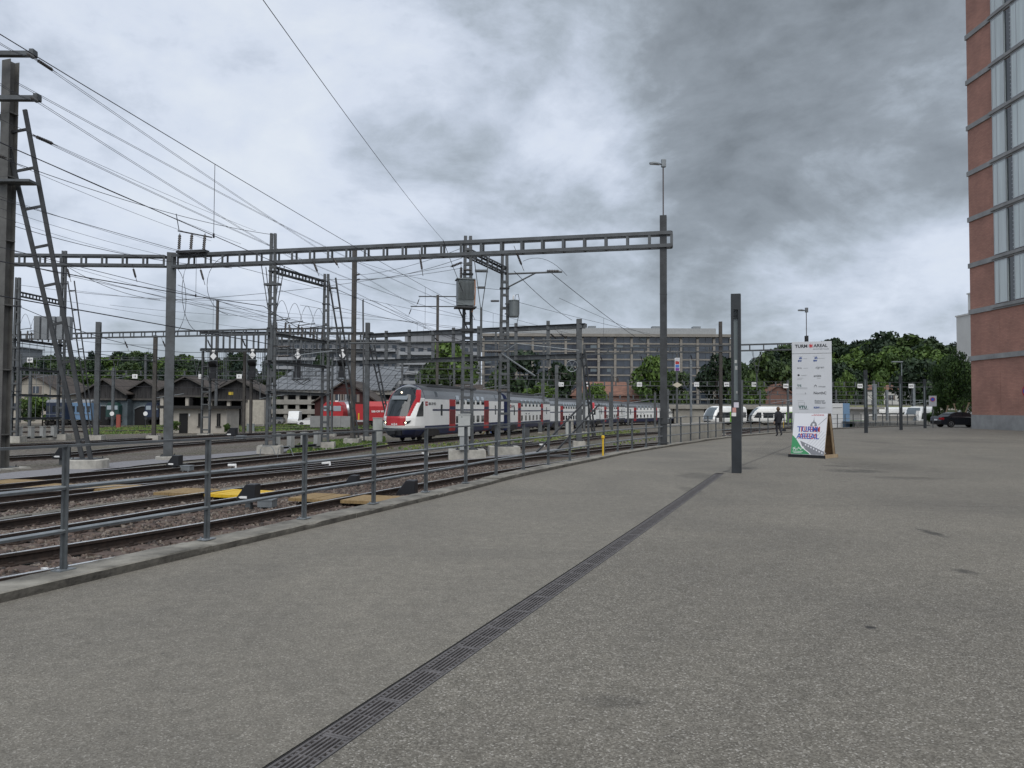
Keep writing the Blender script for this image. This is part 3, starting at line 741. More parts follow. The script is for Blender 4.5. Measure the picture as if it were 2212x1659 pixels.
def drop_post(parent, inv, top, length, spread=.35, low=2.0, m=None, rz=0):
    top = Vector(top) - inv; mb = MB(); M = Matrix.Rotation(rz, 3, 'Z'); k = top - Vector((0, 0, length - low))
    for a in (-1, 1):
        for b in (-1, 1): mb.bar(top + M @ Vector((a * spread, b * .2, 0)), k + M @ Vector((a * .04, b * .04, 0)), .035, .035)
    for t_ in (.3, .62):
        q = top.lerp(k, t_); s_ = spread * (1 - t_); mb.box(q, (2 * s_ + .1, .3 * (1 - t_) + .1, .10), rz)
    mb.box(k - Vector((0, 0, low / 2)), (.12, .12, low), rz)
    return mb.build('drop_post', m or steel, parent)
def arm(parent, inv, a, b, r=.025, m=None, name='steady_arm'):
    mb = MB(); mb.tube(Vector(a) - inv, Vector(b) - inv, r, n=6); return mb.build(name, m or steel_lt, parent)

# ---- great gantry: kerb mast - long beam - tall mast, then on to the left
KX = onY(667, 440, 32.4); K = Vector((KX.x - .1, 32.6, 0)); M1 = Vector((xat(169, 38), 38.0, 0))
BZ = 8.9
gr = thing('overhead_line_gantry', 'long ladder-like gantry beam from the kerb mast to a tall round-footed mast', 'gantry', (K.x, K.y, .12)); gi = Vector(gr.location)
ang = math.atan2(M1.y - K.y, M1.x - K.x)
hmast(gr, gi, K.x, K.y, .05, 9.95, .29, .30, ang, steel_dk)
for z_, w_ in ((1.0, .36), (.16, .42)):
    b = MB(); b.box(Vector((K.x, K.y, z_)) - gi, (w_, w_, .05), ang); b.build('collar', steel_dk, gr)
hmast(gr, gi, M1.x, M1.y, zy(38) + .05, 9.35, .42, .34, R(20), steel, 1.15, rnd=True)
dK = (K - M1).normalized()
truss(gr, gi, Vector((M1.x, M1.y, BZ)) + dK * .2, Vector((K.x, K.y, BZ)) + dK * .35, .70, .46, .92, .15, steel)
for u, v0, v1, du in ((312, 262, 276, 7), (332, 260, 268, 7), (419, 254, 276, 4), (514, 250, 271, 10), (199, 268, 285, 6)):
    Yb = 32 + (K.x - xat(u, 34.5)) / (K.x - M1.x) * 6
    insulator(gr, gi, onY(u, v0 - 4, Yb), onY(u + du, v1, Yb - .4))
Yb = 36.9; drop_post(gr, gi, Vector((xat(271, Yb), Yb, 8.5)), 4.6, .5, 1.6, rz=ang)
p0 = Vector((xat(271, Yb), Yb, 4.1)); insulator(gr, gi, p0, p0 + Vector((1.1, -.1, .02)), (.3, .8), .06); arm(gr, gi, p0 + Vector((1.1, -.1, .02)), p0 + Vector((3.0, -.2, .25)))
insulator(gr, gi, p0 + Vector((0, 0, .45)), p0 + Vector((1.1, -.1, .47)), (.3, .8), .06)
# roof-top disconnector on the gantry
q = Vector((xat(190, 37.4), 37.4, 9.28))
b = MB(); b.box(q - gi, (1.6, .4, .12), ang); b.bar(q - gi + Vector((-.75, 0, 1.05)), q - gi + Vector((.9, .1, .75)), .06, .06); b.bar(q - gi + Vector((-.7, 0, 1.1)), q - gi + Vector((-.85, 0, 1.9)), .03, .03); b.build('switch_frame', steel_dk, gr)
for dx in (-.7, -.1, .55): insulator(gr, gi, q + Vector((dx, -.05 * dx, .05)), q + Vector((dx + .05, 0, .95)), (.1, .9), .085)
# left continuation of the beam
g2 = thing('overhead_line_gantry', 'level ladder-like steel beam running behind the slanted brace to the tall mast', 'gantry', (M1.x - .3, M1.y, BZ)); g2i = Vector(g2.location)
truss(g2, g2i, Vector((-27.5, 37.6, BZ)), Vector((M1.x - .25, 37.9, BZ)), .58, .46, .92, .12, steel)
for u, v in ((132, 266), (66, 266), (8, 262)): insulator(g2, g2i, onY(u, v - 2, 37.6), onY(u + 5, v + 16, 37.3))
p0 = onY(136, 286, 37.6)

# ---- street lamp on the kerb mast
lamp_gl = mat('lamp_glass', (.30, .31, .32), .2)
def cobra(loc, rz, hgt, label, s=1.0):
    t_ = thing('street_lamp', label, 'street lamp', loc, rz)
    b = MB(); b.tube((0, 0, 0), (0, 0, hgt), .045 * s, n=10); b.build('pole', mat('lamp_pole_brown', (.10, .085, .085), .6, .2), t_)
    b = MB(); b.box((0.03 * s, 0, hgt + .06 * s), (.32 * s, .22 * s, .55 * s)); b.build('ballast_box', steel_lt, t_, bevel=.02)
    b = MB(); n_ = 10; V = []
    for i in range(n_ + 1):
        x = -.15 - .85 * i / n_; k = math.sin(math.pi * min(1, (i + 1.2) / (n_ + 2.2))) ** .6
        for dy, dz_ in ((-.16, 0), (-.12, .10), (0, .15), (.12, .10), (.16, 0), (.1, -.05), (-.1, -.05)): V.append((x * s, dy * k * s, hgt - .02 + (dz_ * k + .04 * i / n_) * s))
    b.add(V, [(i * 7 + k, i * 7 + (k + 1) % 7, (i + 1) * 7 + (k + 1) % 7, (i + 1) * 7 + k) for i in range(n_) for k in range(7)] + [tuple(range(7)), tuple(range(n_ * 7, n_ * 7 + 7))])
    b.build('lamp_head', steel_lt, t_, smooth=True)
    b = MB(); b.box((-.62 * s, 0, hgt - .05 * s), (.7 * s, .2 * s, .04 * s)); b.build('lens', lamp_gl, t_)
    return t_
cobra((K.x, K.y, 9.96), R(10), 2.25, 'street lamp on a thin pole on top of the kerb mast', .62)

# ---- extra-tall cut-off mast with two crossarms and its slanted ladder brace
ml = onY(1, 440, 30.5); mlz = zy(30.5)
mr = thing('anchor_mast', 'very tall dark mast with two crossarms and a slanted ladder-like brace', 'mast', (ml.x, 30.5, mlz)); mi_ = Vector(mr.location)
hmast(mr, mi_, ml.x, 30.5, mlz - .1, zat(20, 57, 30) + .05, .46, .40, R(-18), mat('grey_brown_steel', (.115, .113, .106), .65, .1, .3, 2, vdet=7), 1.5)
bt = onY(13, 112, 30.6); bf = onY(84, 452, 30.6)
bladder(mr, mi_, bt, (bf.x, 30.8, zy(30.8) + .22), .62, .95, steel_dk, 9, .16)
foundation(mr, mi_, onY(88, 460, 30.8).x, 30.8, zy(30.8) - .5, zy(30.8) + .22, 1.55, 1.5, 0, True)
for v, ue in ((57, 34), (101, 38)):
    z = zat(20, v, 30); e = onY(ue, v, 29.8); b = MB(); b.box(((e.x + ml.x - 2.2) / 2 - mi_.x, 29.75 - mi_.y, z - mi_.z), (e.x - ml.x + 2.4, .26, .17)); b.box((e.x - mi_.x, 29.75 - mi_.y, z + .03 - mi_.z), (.16, .30, .26)); b.build('crossarm', steel, mr)
b = MB(); b.box(Vector((ml.x + .5, 30.2, zat(30, 183, 30.3))) - mi_, (1.5, .6, .10)); b.build('platform', steel, mr)

# ---- lattice portal: two lattice masts with crossbeams, switchgear and rods
def portal(name, label, pa, pb, za, zb, ztop, levels, brace=None, w_=.6, gear=True):
    t_ = thing(name, label, 'mast frame', (pa[0], pa[1], zy(pa[1]))); i_ = Vector(t_.location)
    rz = math.atan2(pb[1] - pa[1], pb[0] - pa[0])
    latmast(t_, i_, pa[0], pa[1], zy(pa[1]) + .35, za, w_, w_ * .6, rz * 0 + R(8)); latmast(t_, i_, pb[0], pb[1], zy(pb[1]) + .35, zb, w_, w_ * .62, R(8))
    a = Vector((pa[0], pa[1], 0)); b = Vector((pb[0], pb[1], 0)); up = Vector((0, 0, 1))
    truss(t_, i_, a + up * ztop, b + up * ztop, .42, .3, .7, .09, steel_dk, nm='crossbeam')
    for z in levels: ibeam(t_, i_, a.lerp(b, -.08) + up * z, a.lerp(b, 1.08) + up * z, .2, .2, steel, 'crossbeam')
    d = (b - a)
    for k in range(6):
        f = .12 + k * .155; mb = MB(); p = a + d * f; zl = levels[-1]; mb.tube(p + up * (zl) - i_, p + up * levels[0] - i_, .018, n=5); mb.build('operating_rod', steel_lt, t_)
    if gear:
        zl = levels[0]
        for k in range(4):
            p = a + d * (.15 + k * .23) + up * (zl + .1)
            for s in (-.25, .25): insulator(t_, i_, p + Vector((s, 0, 0)), p + Vector((s * 1.2, 0, .75)), (.05, .95), .08)
            mb = MB(); mb.bar(p + Vector((-.45, 0, .8)) - i_, p + Vector((.55, .1, .95)) - i_, .05, .05)
            pts = [p + Vector((-.5 + 1.0 * t2, .1, .9 + 1.2 * math.sin(math.pi * t2))) - i_ for t2 in np.linspace(0, 1, 9)]; mb.path(pts, .014, 5); mb.build('switch_arm', steel_dk, t_)
    for k in range(4):
        p = a + d * (.1 + k * .25); mb = MB(); zb_ = zy(p.y) + .1; mb.box(p + up * (zb_ + .45) - i_, (.38, .3, .9), rz); mb.box(p + up * (zb_ + .92) - i_, (.44, .36, .05), rz); mb.build('control_box', mat('grey_cabinet', (.34, .345, .33), .6, 0, .15, 2), t_)
    ibeam(t_, i_, a + up * (zy(a.y) + .15), b + up * (zy(b.y) + .15), .22, .16, steel_dk, 'sill_beam')
    if brace: bladder(t_, i_, brace[0], brace[1], .5, .5, steel_dk, 8)
    return t_
pM2 = (xat(271, 46), 46.0); pM3 = (xat(325, 51.5), 51.5)
portal('mast_frame', 'pair of lattice masts with crossbeams and switches standing in front of the signal bridge', pM2, pM3, 12.2, 10.7, 10.0, (6.05, 4.35, 2.5),
       (onY(332, 278, 51.6), onY(357, 438, 52.5)))
L1p, L2p = (xat(15, 60.5), 60.5), (xat(61, 66), 66.0)
portal('mast_frame', 'pair of lattice masts with crossbeams and cabinets standing left of the engine sheds', L1p, L2p, 11.9, 15.2, 10.6, (6.9, 4.6, 2.5, .6),
       (onY(71, 281, 66.2), onY(93, 436, 67)))
# grey gear cabinets up on the left frame
cb = thing('switch_cabinet_rack', 'rack of tall pale grey switch cabinets up on the frame beside the sheds', 'cabinet rack', (L1p[0] + .6, L1p[1] + 1.2, 7.05))
for k in range(5):
    b = MB(); b.box((k * .58 + .3, k * .06 + .1, .95), (.46, .5, 1.9)); b.build('cabinet', mat('pale_cabinet', (.22, .235, .245), .5, .1, .15, 2), cb, bevel=.02)

# ---- plain mast behind the portal, carrying the yard beam
M4 = Vector((xat(353, 60), 60.0, 0))
g3 = thing('overhead_line_gantry', 'ladder-like yard gantry crossing in front of the engine sheds and signal bridge', 'gantry', (M4.x, M4.y, zy(60))); i3 = Vector(g3.location)
hmast(g3, i3, M4.x, M4.y, zy(60) + .3, zat(354, 249, 60), .34, .30, 0, steel_brown, 1.2)
GZ3 = 7.75
c3 = Vector((xat(97, 66.5), 66.5, 0)); c4 = Vector((xat(150, 66), 66.2, 0))
hmast(g3, i3, c3.x, c3.y, zy(66) + .25, zat(97, 322, 66.5), .40, .32, R(10), steel, 1.2)
hmast(g3, i3, c4.x, c4.y + .6, zy(66) + .25, 7.9, .3, .3, R(10), steel_brown, 1.0)
truss(g3, i3, Vector((-47, 68, GZ3)), Vector((M4.x, M4.y, GZ3)), .52, .42, 1.05, .10, steel)
bladder(g3, i3, onY(363, 300, 60.4), onY(364, 441, 58.5), .4, .3, steel_dk, 8)
for u in (122, 160, 205, 240):
    Yb = 60 + (M4.x - xat(u, 64)) / (M4.x + 47) * 8
    insulator(g3, i3, Vector((xat(u, Yb), Yb, GZ3 - .25)), Vector((xat(u + 6, Yb), Yb, GZ3 - 1.4)), r=.07)

# ---- signal bridge with cages
SBY = 78.0
sb = thing('signal_bridge', 'steel signal bridge with hanging cages in front of the car park roof', 'signal bridge', (xat(206, SBY), SBY, zy(SBY))); si = Vector(sb.location)
sx0, sx1 = xat(205, SBY), xat(372, SBY); sbz = zat(250, 350, SBY); sbt = zat(250, 333, SBY)
for z_, h_ in ((sbz, .32), (sbt, .28)): ibeam(sb, si, (sx0 - .5, SBY, z_), (sx1, SBY, z_), .3, h_, steel); 
ibeam(sb, si, (sx0 - .5, SBY + 1.5, sbz), (sx1, SBY + 1.5, sbz), .3, .3, steel)
for f in np.linspace(0, 1, 15):
    for dy in (0, 1.5):
        b = MB(); x = sx0 + (sx1 - sx0) * f; b.box(Vector((x, SBY + dy, (sbz + sbt) / 2)) - si, (.16, .14, sbt - sbz)); b.build('upright', steel, sb)
latmast(sb, si, xat(206, SBY), SBY, zy(SBY) + .1, sbz, .95, .95, 0, steel, 1.1, 1.3, .28)
latmast(sb, si, xat(329, SBY), SBY + .6, zy(SBY) + .1, sbz, .5, .5, 0, steel, 1.0, 1.3, .28)
for x_ in (240, 247): hmast(sb, si, xat(x_, SBY), SBY + 1.2, zy(SBY) + .1, sbz, .26, .26, 0, steel_brown, 0)
mesh_m = mat('cage_bar', (.12, .135, .145), .6, .2)
def make_signal(label):
    t_ = thing('railway_signal', label, 'signal', group=None)
    b = MB(); b.box((0, 0, 0), (.68, .06, 2.9)); b.build('backboard', black, t_)
    b = MB(); b.box((0, -.06, 1.52), (.34, .03, .24)); b.build('number_plate', white_sign, t_)
    b = MB(); b.prism([(-.36, 0), (0, -.42), (.36, 0), (0, .42)], (1, 0, 0), (0, 0, 1), (0, -.05, .95), (0, -.02, 0)); b.build('diamond_plate', white_sign, t_)
    b = MB(); b.prism([(0, 0), (-.55, .0), (-.48, -.22), (0, -.62)], (0, 1, 0), (0, 0, 1), (-.42, -.04, .36), (.84, 0, 0)); b.build('hood', black, t_)
    b = MB(); b.box((0, -.03, .46), (.86, .10, .05)); b.build('bar', steel_lt, t_)
    b = MB(); b.box((0, -.2, -1.22), (.72, .4, .66)); b.build('lamp_box', black, t_, bevel=.02)
    b = MB()
    for z in (1.6, .8, 0, -.8, -1.6):
        for x in (-.62, 1.15): b.box((x, .7, z), (.04, 1.4, .04))
        b.box((.26, 1.4, z), (1.8, .04, .04))
    for x in np.linspace(-.62, 1.15, 8): b.box((x, 1.4, 0), (.03, .03, 3.3))
    for y in (0, .45, .9):
        for x in (-.62, 1.15): b.box((x, y, 0), (.05, .05, 3.6))
    tag(b.build('cage', mesh_m, t_), kind='stuff')
    b = MB(); b.box((.26, .7, -1.75), (1.8, 1.5, .06))
    for x in (-.6, 1.1):
        b.bar((x, 0, -1.75), (.26, 0, -2.25), .07, .07); b.bar((x, 1.4, -1.75), (.26, 1.4, -2.25), .07, .07)
    b.build('platform', steel_dk, t_); return t_
sgl = ['black signal with white diamond plate hung beside the lattice leg of the bridge', 'black signal with white diamond plate hung over the dark shed gable',
       'black signal with white diamond plate hung between the two lattice masts', 'black signal with white diamond plate hung behind the slanted braces']
for (u, v), lb in zip(((214, 364), (253, 363), (298, 363), (342.5, 363)), sgl):
    s_ = make_signal(lb); s_.location = (xat(u, SBY), SBY - .3, zat(u, v + 1, SBY)); s_.scale = (.92, .92, .92)

# ---- transformer mast pair joined by a crossbeam
pM6 = (xat(467, 40.8), 40.8); pM7 = (xat(504, 46), 46.0)
t6 = thing('mast_frame', 'pair of lattice masts joined by a crossbeam, carrying the grey transformers', 'mast frame', (pM6[0], pM6[1], zy(40))); i6 = Vector(t6.location)
latmast(t6, i6, pM6[0], pM6[1], zy(40.8) + .35, 10.9, .74, .42, R(6), steel, 1.7, .8, .26)
latmast(t6, i6, pM7[0], pM7[1], zy(46) + .35, 11.0, .78, .42, R(6), steel, 1.6, .8, .26)
truss(t6, i6, (pM6[0], pM6[1], 9.98), (pM7[0], pM7[1], 9.98), .45, .34, .7, .10, steel_dk, nm='crossbeam')
drop_post(t6, i6, (pM6[0] + .75, pM6[1] - .3, 9.8), 5.2, .42, 2.4)
pd = Vector((pM6[0] + .75, pM6[1] - .3, 4.65))
insulator(t6, i6, pd, pd + Vector((1.3, -.1, -.02)), (.25, .85), .09); arm(t6, i6, pd + Vector((1.3, -.1, 0)), pd + Vector((1.9, -.15, .4)), .03); arm(t6, i6, pd + Vector((1.9, -.15, .4)), pd + Vector((5.2, -.2, .05)), .03); arm(t6, i6, pd + Vector((.9, 0, 0)), pd + Vector((2.9, .3, -1.3)), .05)
arm(t6, i6, (pM6[0] - 6.3, pM6[1] - .3, 5.05), (pM6[0] + 5.6, pM6[1] + .6, 5.35), .05, steel, 'cross_tube')
e = onY(549, 271, 46); arm(t6, i6, (pM7[0], 46, zat(510, 274, 46)), (e.x + .8, 46, e.z - .05), .06, steel, 'bracket_arm'); arm(t6, i6, (pM7[0], 46, zat(510, 289, 46)), (xat(536, 46), 46, e.z - .1), .05, steel, 'bracket_stay')
insulator(t6, i6, (e.x - .2, 46, e.z), (e.x + .7, 46, e.z), (.1, .9), .09)
for (uA, vA, uB, vB, Yx) in ((463, 270, 472, 270, 40.5), (490, 301, 500, 301, 45.6), (463, 262, 450, 267, 40.5)): insulator(t6, i6, onY(uA, vA, Yx), onY(uB, vB, Yx), (.1, .9), .08)
# big ribbed transformer
tank_m = mat('transformer_grey', (.155, .175, .18), .55, .2, .15, 2)
tp = Vector((xat(464.5, 40.2), 40.1, zat(464, 307, 40.2)))
tr = thing('transformer', 'large grey ribbed transformer box on the lattice mast with orange conduit', 'transformer', tp, R(12))
b = MB(); b.box((0, 0, .72), (.86, .62, 1.36)); b.box((0, 0, 1.43), (1.0, .76, .05)); b.build('tank', tank_m, tr)
for k in range(13):
    inst('cooling_fin', batten_mesh(tank_m, .02, .98, .11), tr, (-.42 + k * .07, -.365, .84))
b = MB(); b.box((0, -.05, -.06), (1.1, .8, .08)); b.bar((-.4, -.2, -.05), (.2, .2, -1.2), .05, .05); b.bar((.4, -.2, -.05), (.3, .2, -.9), .05, .05); b.box((.15, .2, -1.2), (.7, .12, .14)); b.build('bracket', steel_dk, tr)
insulator(tr, Vector((0, 0, 0)), (-.22, 0, 1.45), (-.22, 0, 2.25), (.05, .8), .085, name='bushing')
b = MB(); b.path([(.48, -.3, 1.4), (.49, -.32, .8), (.47, -.3, .1), (.35, -.2, -.3)], .035, 6); b.build('conduit', mat('orange_conduit', (.36, .15, .05), .6), tr)
# small round transformer
tp = Vector((xat(513.6, 45.6), 45.7, zat(513, 317, 45.6)))
tr = thing('transformer', 'small round grey transformer can fixed to the neighbouring lattice mast', 'transformer', tp)
b = MB(); b.lathe([(.28, 0), (.30, .05), (.30, .95), (.33, .97), (.33, 1.02), (.1, 1.06)], (0, 0, 0), 18); b.build('tank', tank_m, tr, smooth=False)
b = MB(); b.box((-.35, 0, .2), (.4, .1, .06)); b.box((-.35, 0, .8), (.4, .1, .06)); b.path([(.05, 0, 1.05), (.1, 0, 1.35), (.25, 0, 1.4), (.31, 0, 1.1), (.31, 0, .2), (.15, 0, -.5)], .02, 6); b.build('bracket', steel_dk, tr)
insulator(tr, Vector((0, 0, 0)), (-.05, 0, 1.0), (-.03, 0, 1.35), (.05, .9), .06, white_p, 'bushing')
# grey cabinet standing on the transformer mast foundation
cbp = Vector((xat(464.5, 39.9), 39.9, zy(40) + .34))
t_ = thing('trackside_cabinet', 'light grey metal cabinet on a pedestal at the foot of the transformer mast', 'cabinet', cbp)
cab_m = mat('light_cabinet_paint', (.42, .435, .42), .55, 0, .08, 3)
b = MB(); b.box((0, 0, 1.28), (.62, .42, 1.12)); b.box((0, 0, 1.86), (.68, .48, .05)); b.build('box', cab_m, t_, bevel=.01)
b = MB(); b.box((0, 0, .36), (.46, .34, .72)); b.build('pedestal', mat('cabinet_pedestal', (.30, .315, .315), .6), t_)
b = MB(); b.box((-.12, -.215, 1.72), (.06, .02, .04)); b.build('lock', black, t_)

# ---- double-beam frame between two plain masts in front of the office
Mg = Vector((xat(579, 56.5), 56.5, 0)); M5 = Vector((xat(367, 65), 65.0, 0))
gf = thing('overhead_line_gantry', 'double-beam steel gantry standing in front of the beige office block', 'gantry', (Mg.x, Mg.y, zy(56))); fi = Vector(gf.location)
hmast(gf, fi, Mg.x, Mg.y, zy(56) + .3, zat(579, 319, 56.5), .40, .34, 0, steel, .9)
hmast(gf, fi, M5.x, M5.y, zy(65) + .3, 8.9, .36, .32, 0, steel, 1.1)
zu, zl = zat(579, 326, 56.5), zat(579, 356, 56.5)
dv = (M5 - Mg)
for z in (zu, zl): ibeam(gf, fi, Vector((Mg.x, Mg.y, z)) - dv * .025, Vector((M5.x, M5.y, z)) + dv * .02, .34, .36, steel)
for f, a, b_ in ((.13, .35, -.6), (.27, .3, -.1), (.33, -.2, 0), (.44, .2, .1), (.56, .2, .3), (.66, 0, .2), (.78, .2, .2), (.9, .2, .2)):
    b = MB(); p = Mg + dv * f; b.box(Vector((p.x, p.y, (zu + zl) / 2 + (a + b_) / 2)) - fi, (.26, .2, zu - zl + .3 + a - b_)); b.build('upright', steel, gf)
bladder(gf, fi, onY(583, 352, 56), onY(594, 436, 55), .5, .45, steel_dk, 9)
bladder(gf, fi, onY(372, 346, 65), onY(388, 420, 64), .5, .5, steel_dk, 7)
for u, v in ((557, 333), (547, 333), (500, 337), (430, 336)):
    f = (579 - u) / 212; Yb = 56.5 + 8.5 * f; insulator(gf, fi, onY(u, v - 2, Yb), onY(u + 12, v + 8, Yb), r=.07)
b = MB(); wc = onY(572, 366, 56.2) - fi
b.path([wc + Vector((math.cos(a) * .42, 0, math.sin(a) * .42)) for a in np.linspace(0, 2 * math.pi, 25)], .035, 6)
for k in range(6):
    a = k * math.pi / 3; b.bar(wc, wc + Vector((math.cos(a) * .42, 0, math.sin(a) * .42)), .03, .03)
b.build('tension_wheel', steel_lt, gf)
b = MB()
for k in range(9): b.lathe([(.16, 0), (.19, .02), (.19, .1), (.16, .12)], onY(571, 421, 55.8) - fi + Vector((0, 0, -k * .13)), 12)
b.build('tension_weights', concrete, gf)

# ---- second long gantry, at the far end of the pavement, with its own lamp
Ka = Vector((xat(807, 87), 87.0, 0)); Kb = Vector((xat(584, 97), 97.0, 0)); BZ2 = 8.9
g5 = thing('overhead_line_gantry', 'ladder-like gantry beam running behind the sign tower to a lamp-topped mast', 'gantry', (Ka.x, Ka.y, -1.2)); i5 = Vector(g5.location)
hmast(g5, i5, Ka.x, Ka.y, -1.3, 10.1, .34, .32, 0, steel_dk); hmast(g5, i5, Kb.x, Kb.y, zy(97), 9.8, .32, .3, 0, steel, 1.0)
hmast(g5, i5, xat(721, 90.5), 90.6, zy(90), 12.1, .36, .32, 0, steel_brown, 1.0)
truss(g5, i5, Vector((Kb.x, Kb.y, BZ2)), Vector((Ka.x, Ka.y, BZ2)), .85, .5, 1.5, .15, steel)
for u in (600, 640, 690, 760): 
    Yb = 97 - 10 * (u - 584) / 223; insulator(g5, i5, Vector((xat(u, Yb), Yb, BZ2 - .4)), Vector((xat(u + 3, Yb), Yb, BZ2 - 1.5)), r=.08)
drop_post(g5, i5, (xat(757, 89.4), 89.4, 8.5), 4.6, .5, 1.8)
cobra((Ka.x, Ka.y, 10.1), R(5), 2.9, 'street lamp on a thin pole rising behind the sign tower')

# ---- far mast with two crossarms
Np = Vector((xat(437, 95), 95.0, zy(95)))
nm_ = thing('feeder_mast', 'slim dark mast with two crossarms rising behind the front coach', 'mast', Np); ni = Vector(nm_.location)
hmast(nm_, ni, Np.x, Np.y, zy(95), zat(437, 295, 95), .32, .3, 0, steel_brown, 1.0)
NARMS = []
for v, hw in ((296.5, 2.4), (306.5, 3.4)):
    z = zat(437, v, 95); b = MB(); b.box((0, 0, z - ni.z), (2 * hw, .12, .12)); b.build('crossarm', steel_dk, nm_)
    for s in (-1, 1):
        insulator(nm_, ni, Np * 1 + Vector((s * (hw - .2), 0, z - Np.z)), Np + Vector((s * (hw + .3), 0, z - Np.z - 1.3)), r=.07); NARMS.append(Np + Vector((s * (hw + .3), 0, z - Np.z - 1.3)))

# ---- yard gantries with track number boards
BOARD_LB = {'514': 'white board reading 514 above the second train set', '513': 'white board reading 513 above the rear coaches', '512': 'white board reading 512 left of the kerb mast', '510': 'white board reading 510 right of the kerb mast',
            '509': 'white board reading 509 left of the slim light column', '508': 'white board reading 508 right of the slim light column', '505': 'white board reading 505 close to the sign tower', '504': 'white board reading 504 just past the sign tower',
            '503': 'white board reading 503 between the dark light columns', '15': 'white board reading 15 above the brown shed roof', '13': 'white board reading 13 beside the signal bridge leg', '11': 'white board reading 11 at the open shed gable', '537': 'white board reading 537 on the mast frame beside the houses'}
def number_board(txt, loc, s=1.0, lb=None):
    t_ = thing('number_board', lb or BOARD_LB[txt], 'number board', loc)
    b = MB(); b.box((0, 0, 0), (1.5 * s, .05, 1.25 * s)); b.build('board', white_sign, t_)
    text_on(txt, .78 * s, black, t_, (0, -.03, -.27 * s), (R(90), 0, 0), bold=.012)
    return t_
def far_gantry(label, x0, x1, Y, z, posts, depth=.9, pitch=2.2, m=None):
    t_ = thing('overhead_line_gantry', label, 'gantry', (x0, Y, zy(Y))); i_ = Vector(t_.location); m = m or steel
    mb = MB(); mb.bar(Vector((x0, Y, z - depth / 2)) - i_, Vector((x1, Y, z - depth / 2)) - i_, .3, .12); mb.build('chord', m, t_)
    mb = MB(); mb.bar(Vector((x0, Y, z + depth / 2)) - i_, Vector((x1, Y, z + depth / 2)) - i_, .12, .09); mb.build('chord', steel_dk, t_)
    n_ = int((x1 - x0) / pitch); bm2 = batten_mesh(m, .22, depth, .2)
    for k in range(n_ + 1): inst('upright', bm2, t_, Vector((x0 + (x1 - x0) * k / n_, Y, z)) - i_)
    for x in posts:
        mb = MB(); mb.box(Vector((x, Y, (zy(Y) + z + .8) / 2)) - i_, (.34, .34, z + .8 - zy(Y))); mb.build('mast', m, t_)
    for k in range(3):
        x = x0 + (x1 - x0) * (.2 + .3 * k); mb = MB()
        for s in (-1, 1): mb.bar(Vector((x + s * .5, Y, z - depth / 2)) - i_, Vector((x, Y, z - 2.6)) - i_, .07, .07)
        mb.bar(Vector((x, Y, z - 2.6)) - i_, Vector((x, Y, z - 4.0)) - i_, .12, .12); mb.build('drop_post', m, t_)
        mb = MB(); mb.tube(Vector((x, Y - .2, z - 3.8)) - i_, Vector((x + 4.5, Y - .4, z - 3.1)) - i_, .05, n=5); mb.build('steady_arm', steel_lt, t_)
    return t_
def zf(v, Y, u=560): return zat(u, v, Y)
GY = 150.0
far_gantry('pale yard gantry carrying the boards numbered from 514 to 503', xat(536, GY), xat(1004, GY), GY, zf(384, GY, 760), [xat(u, GY) for u in (542, 628, 742, 788, 874, 975)])
for txt, u in (('514', 561), ('513', 587), ('512', 639), ('510', 696), ('509', 726), ('508', 753.5), ('505', 785), ('504', 859), ('503', 910)):
    number_board(txt, (xat(u, GY), GY - .5, zat(u, 384.5 if u < 780 else 386, GY)), .66)
far_gantry('pale yard gantry hung above the middle coaches of the train', xat(500, 128), xat(700, 128), 128, zf(397, 128, 600), [xat(u, 128) for u in (502, 556, 610, 655)], .7)
far_gantry('low pale yard gantry crossing between bridge and railcar', xat(660, 172), xat(905, 172), 172, zf(393, 172, 780), [xat(u, 172) for u in (668, 735, 760, 836, 900)], .8)
GL_ = 115.0
far_gantry('pale yard gantry with number boards in front of the dark shed roofs', xat(-20, GL_), xat(330, GL_), GL_, zf(373, GL_, 120), [xat(u, GL_) for u in (30, 113, 216, 270)], .7)
far_gantry('thin pale yard gantry against the wooded hill', xat(-20, 145), xat(250, 145), 145, zf(358.5, 145, 120), [xat(u, 145) for u in (20, 145, 246)], .5)
for txt, u in (('15', 136), ('13', 202), ('11', 240)): number_board(txt, (xat(u, GL_), GL_ - .5, zat(u, 376.5, GL_)), .52)
far_gantry('pale yard gantry behind the train nose beside the grey flats', xat(395, 135), xat(505, 135), 135, zf(367, 135, 450), [xat(u, 135) for u in (402, 454, 500)], .7)
far_gantry('upper pale yard gantry behind the front coach', xat(395, 160), xat(560, 160), 160, zf(377, 160, 450), [xat(u, 160) for u in (420, 480, 556)], .8)
number_board('537', (xat(29, 84), 84, zat(31, 360, 84)), .42)

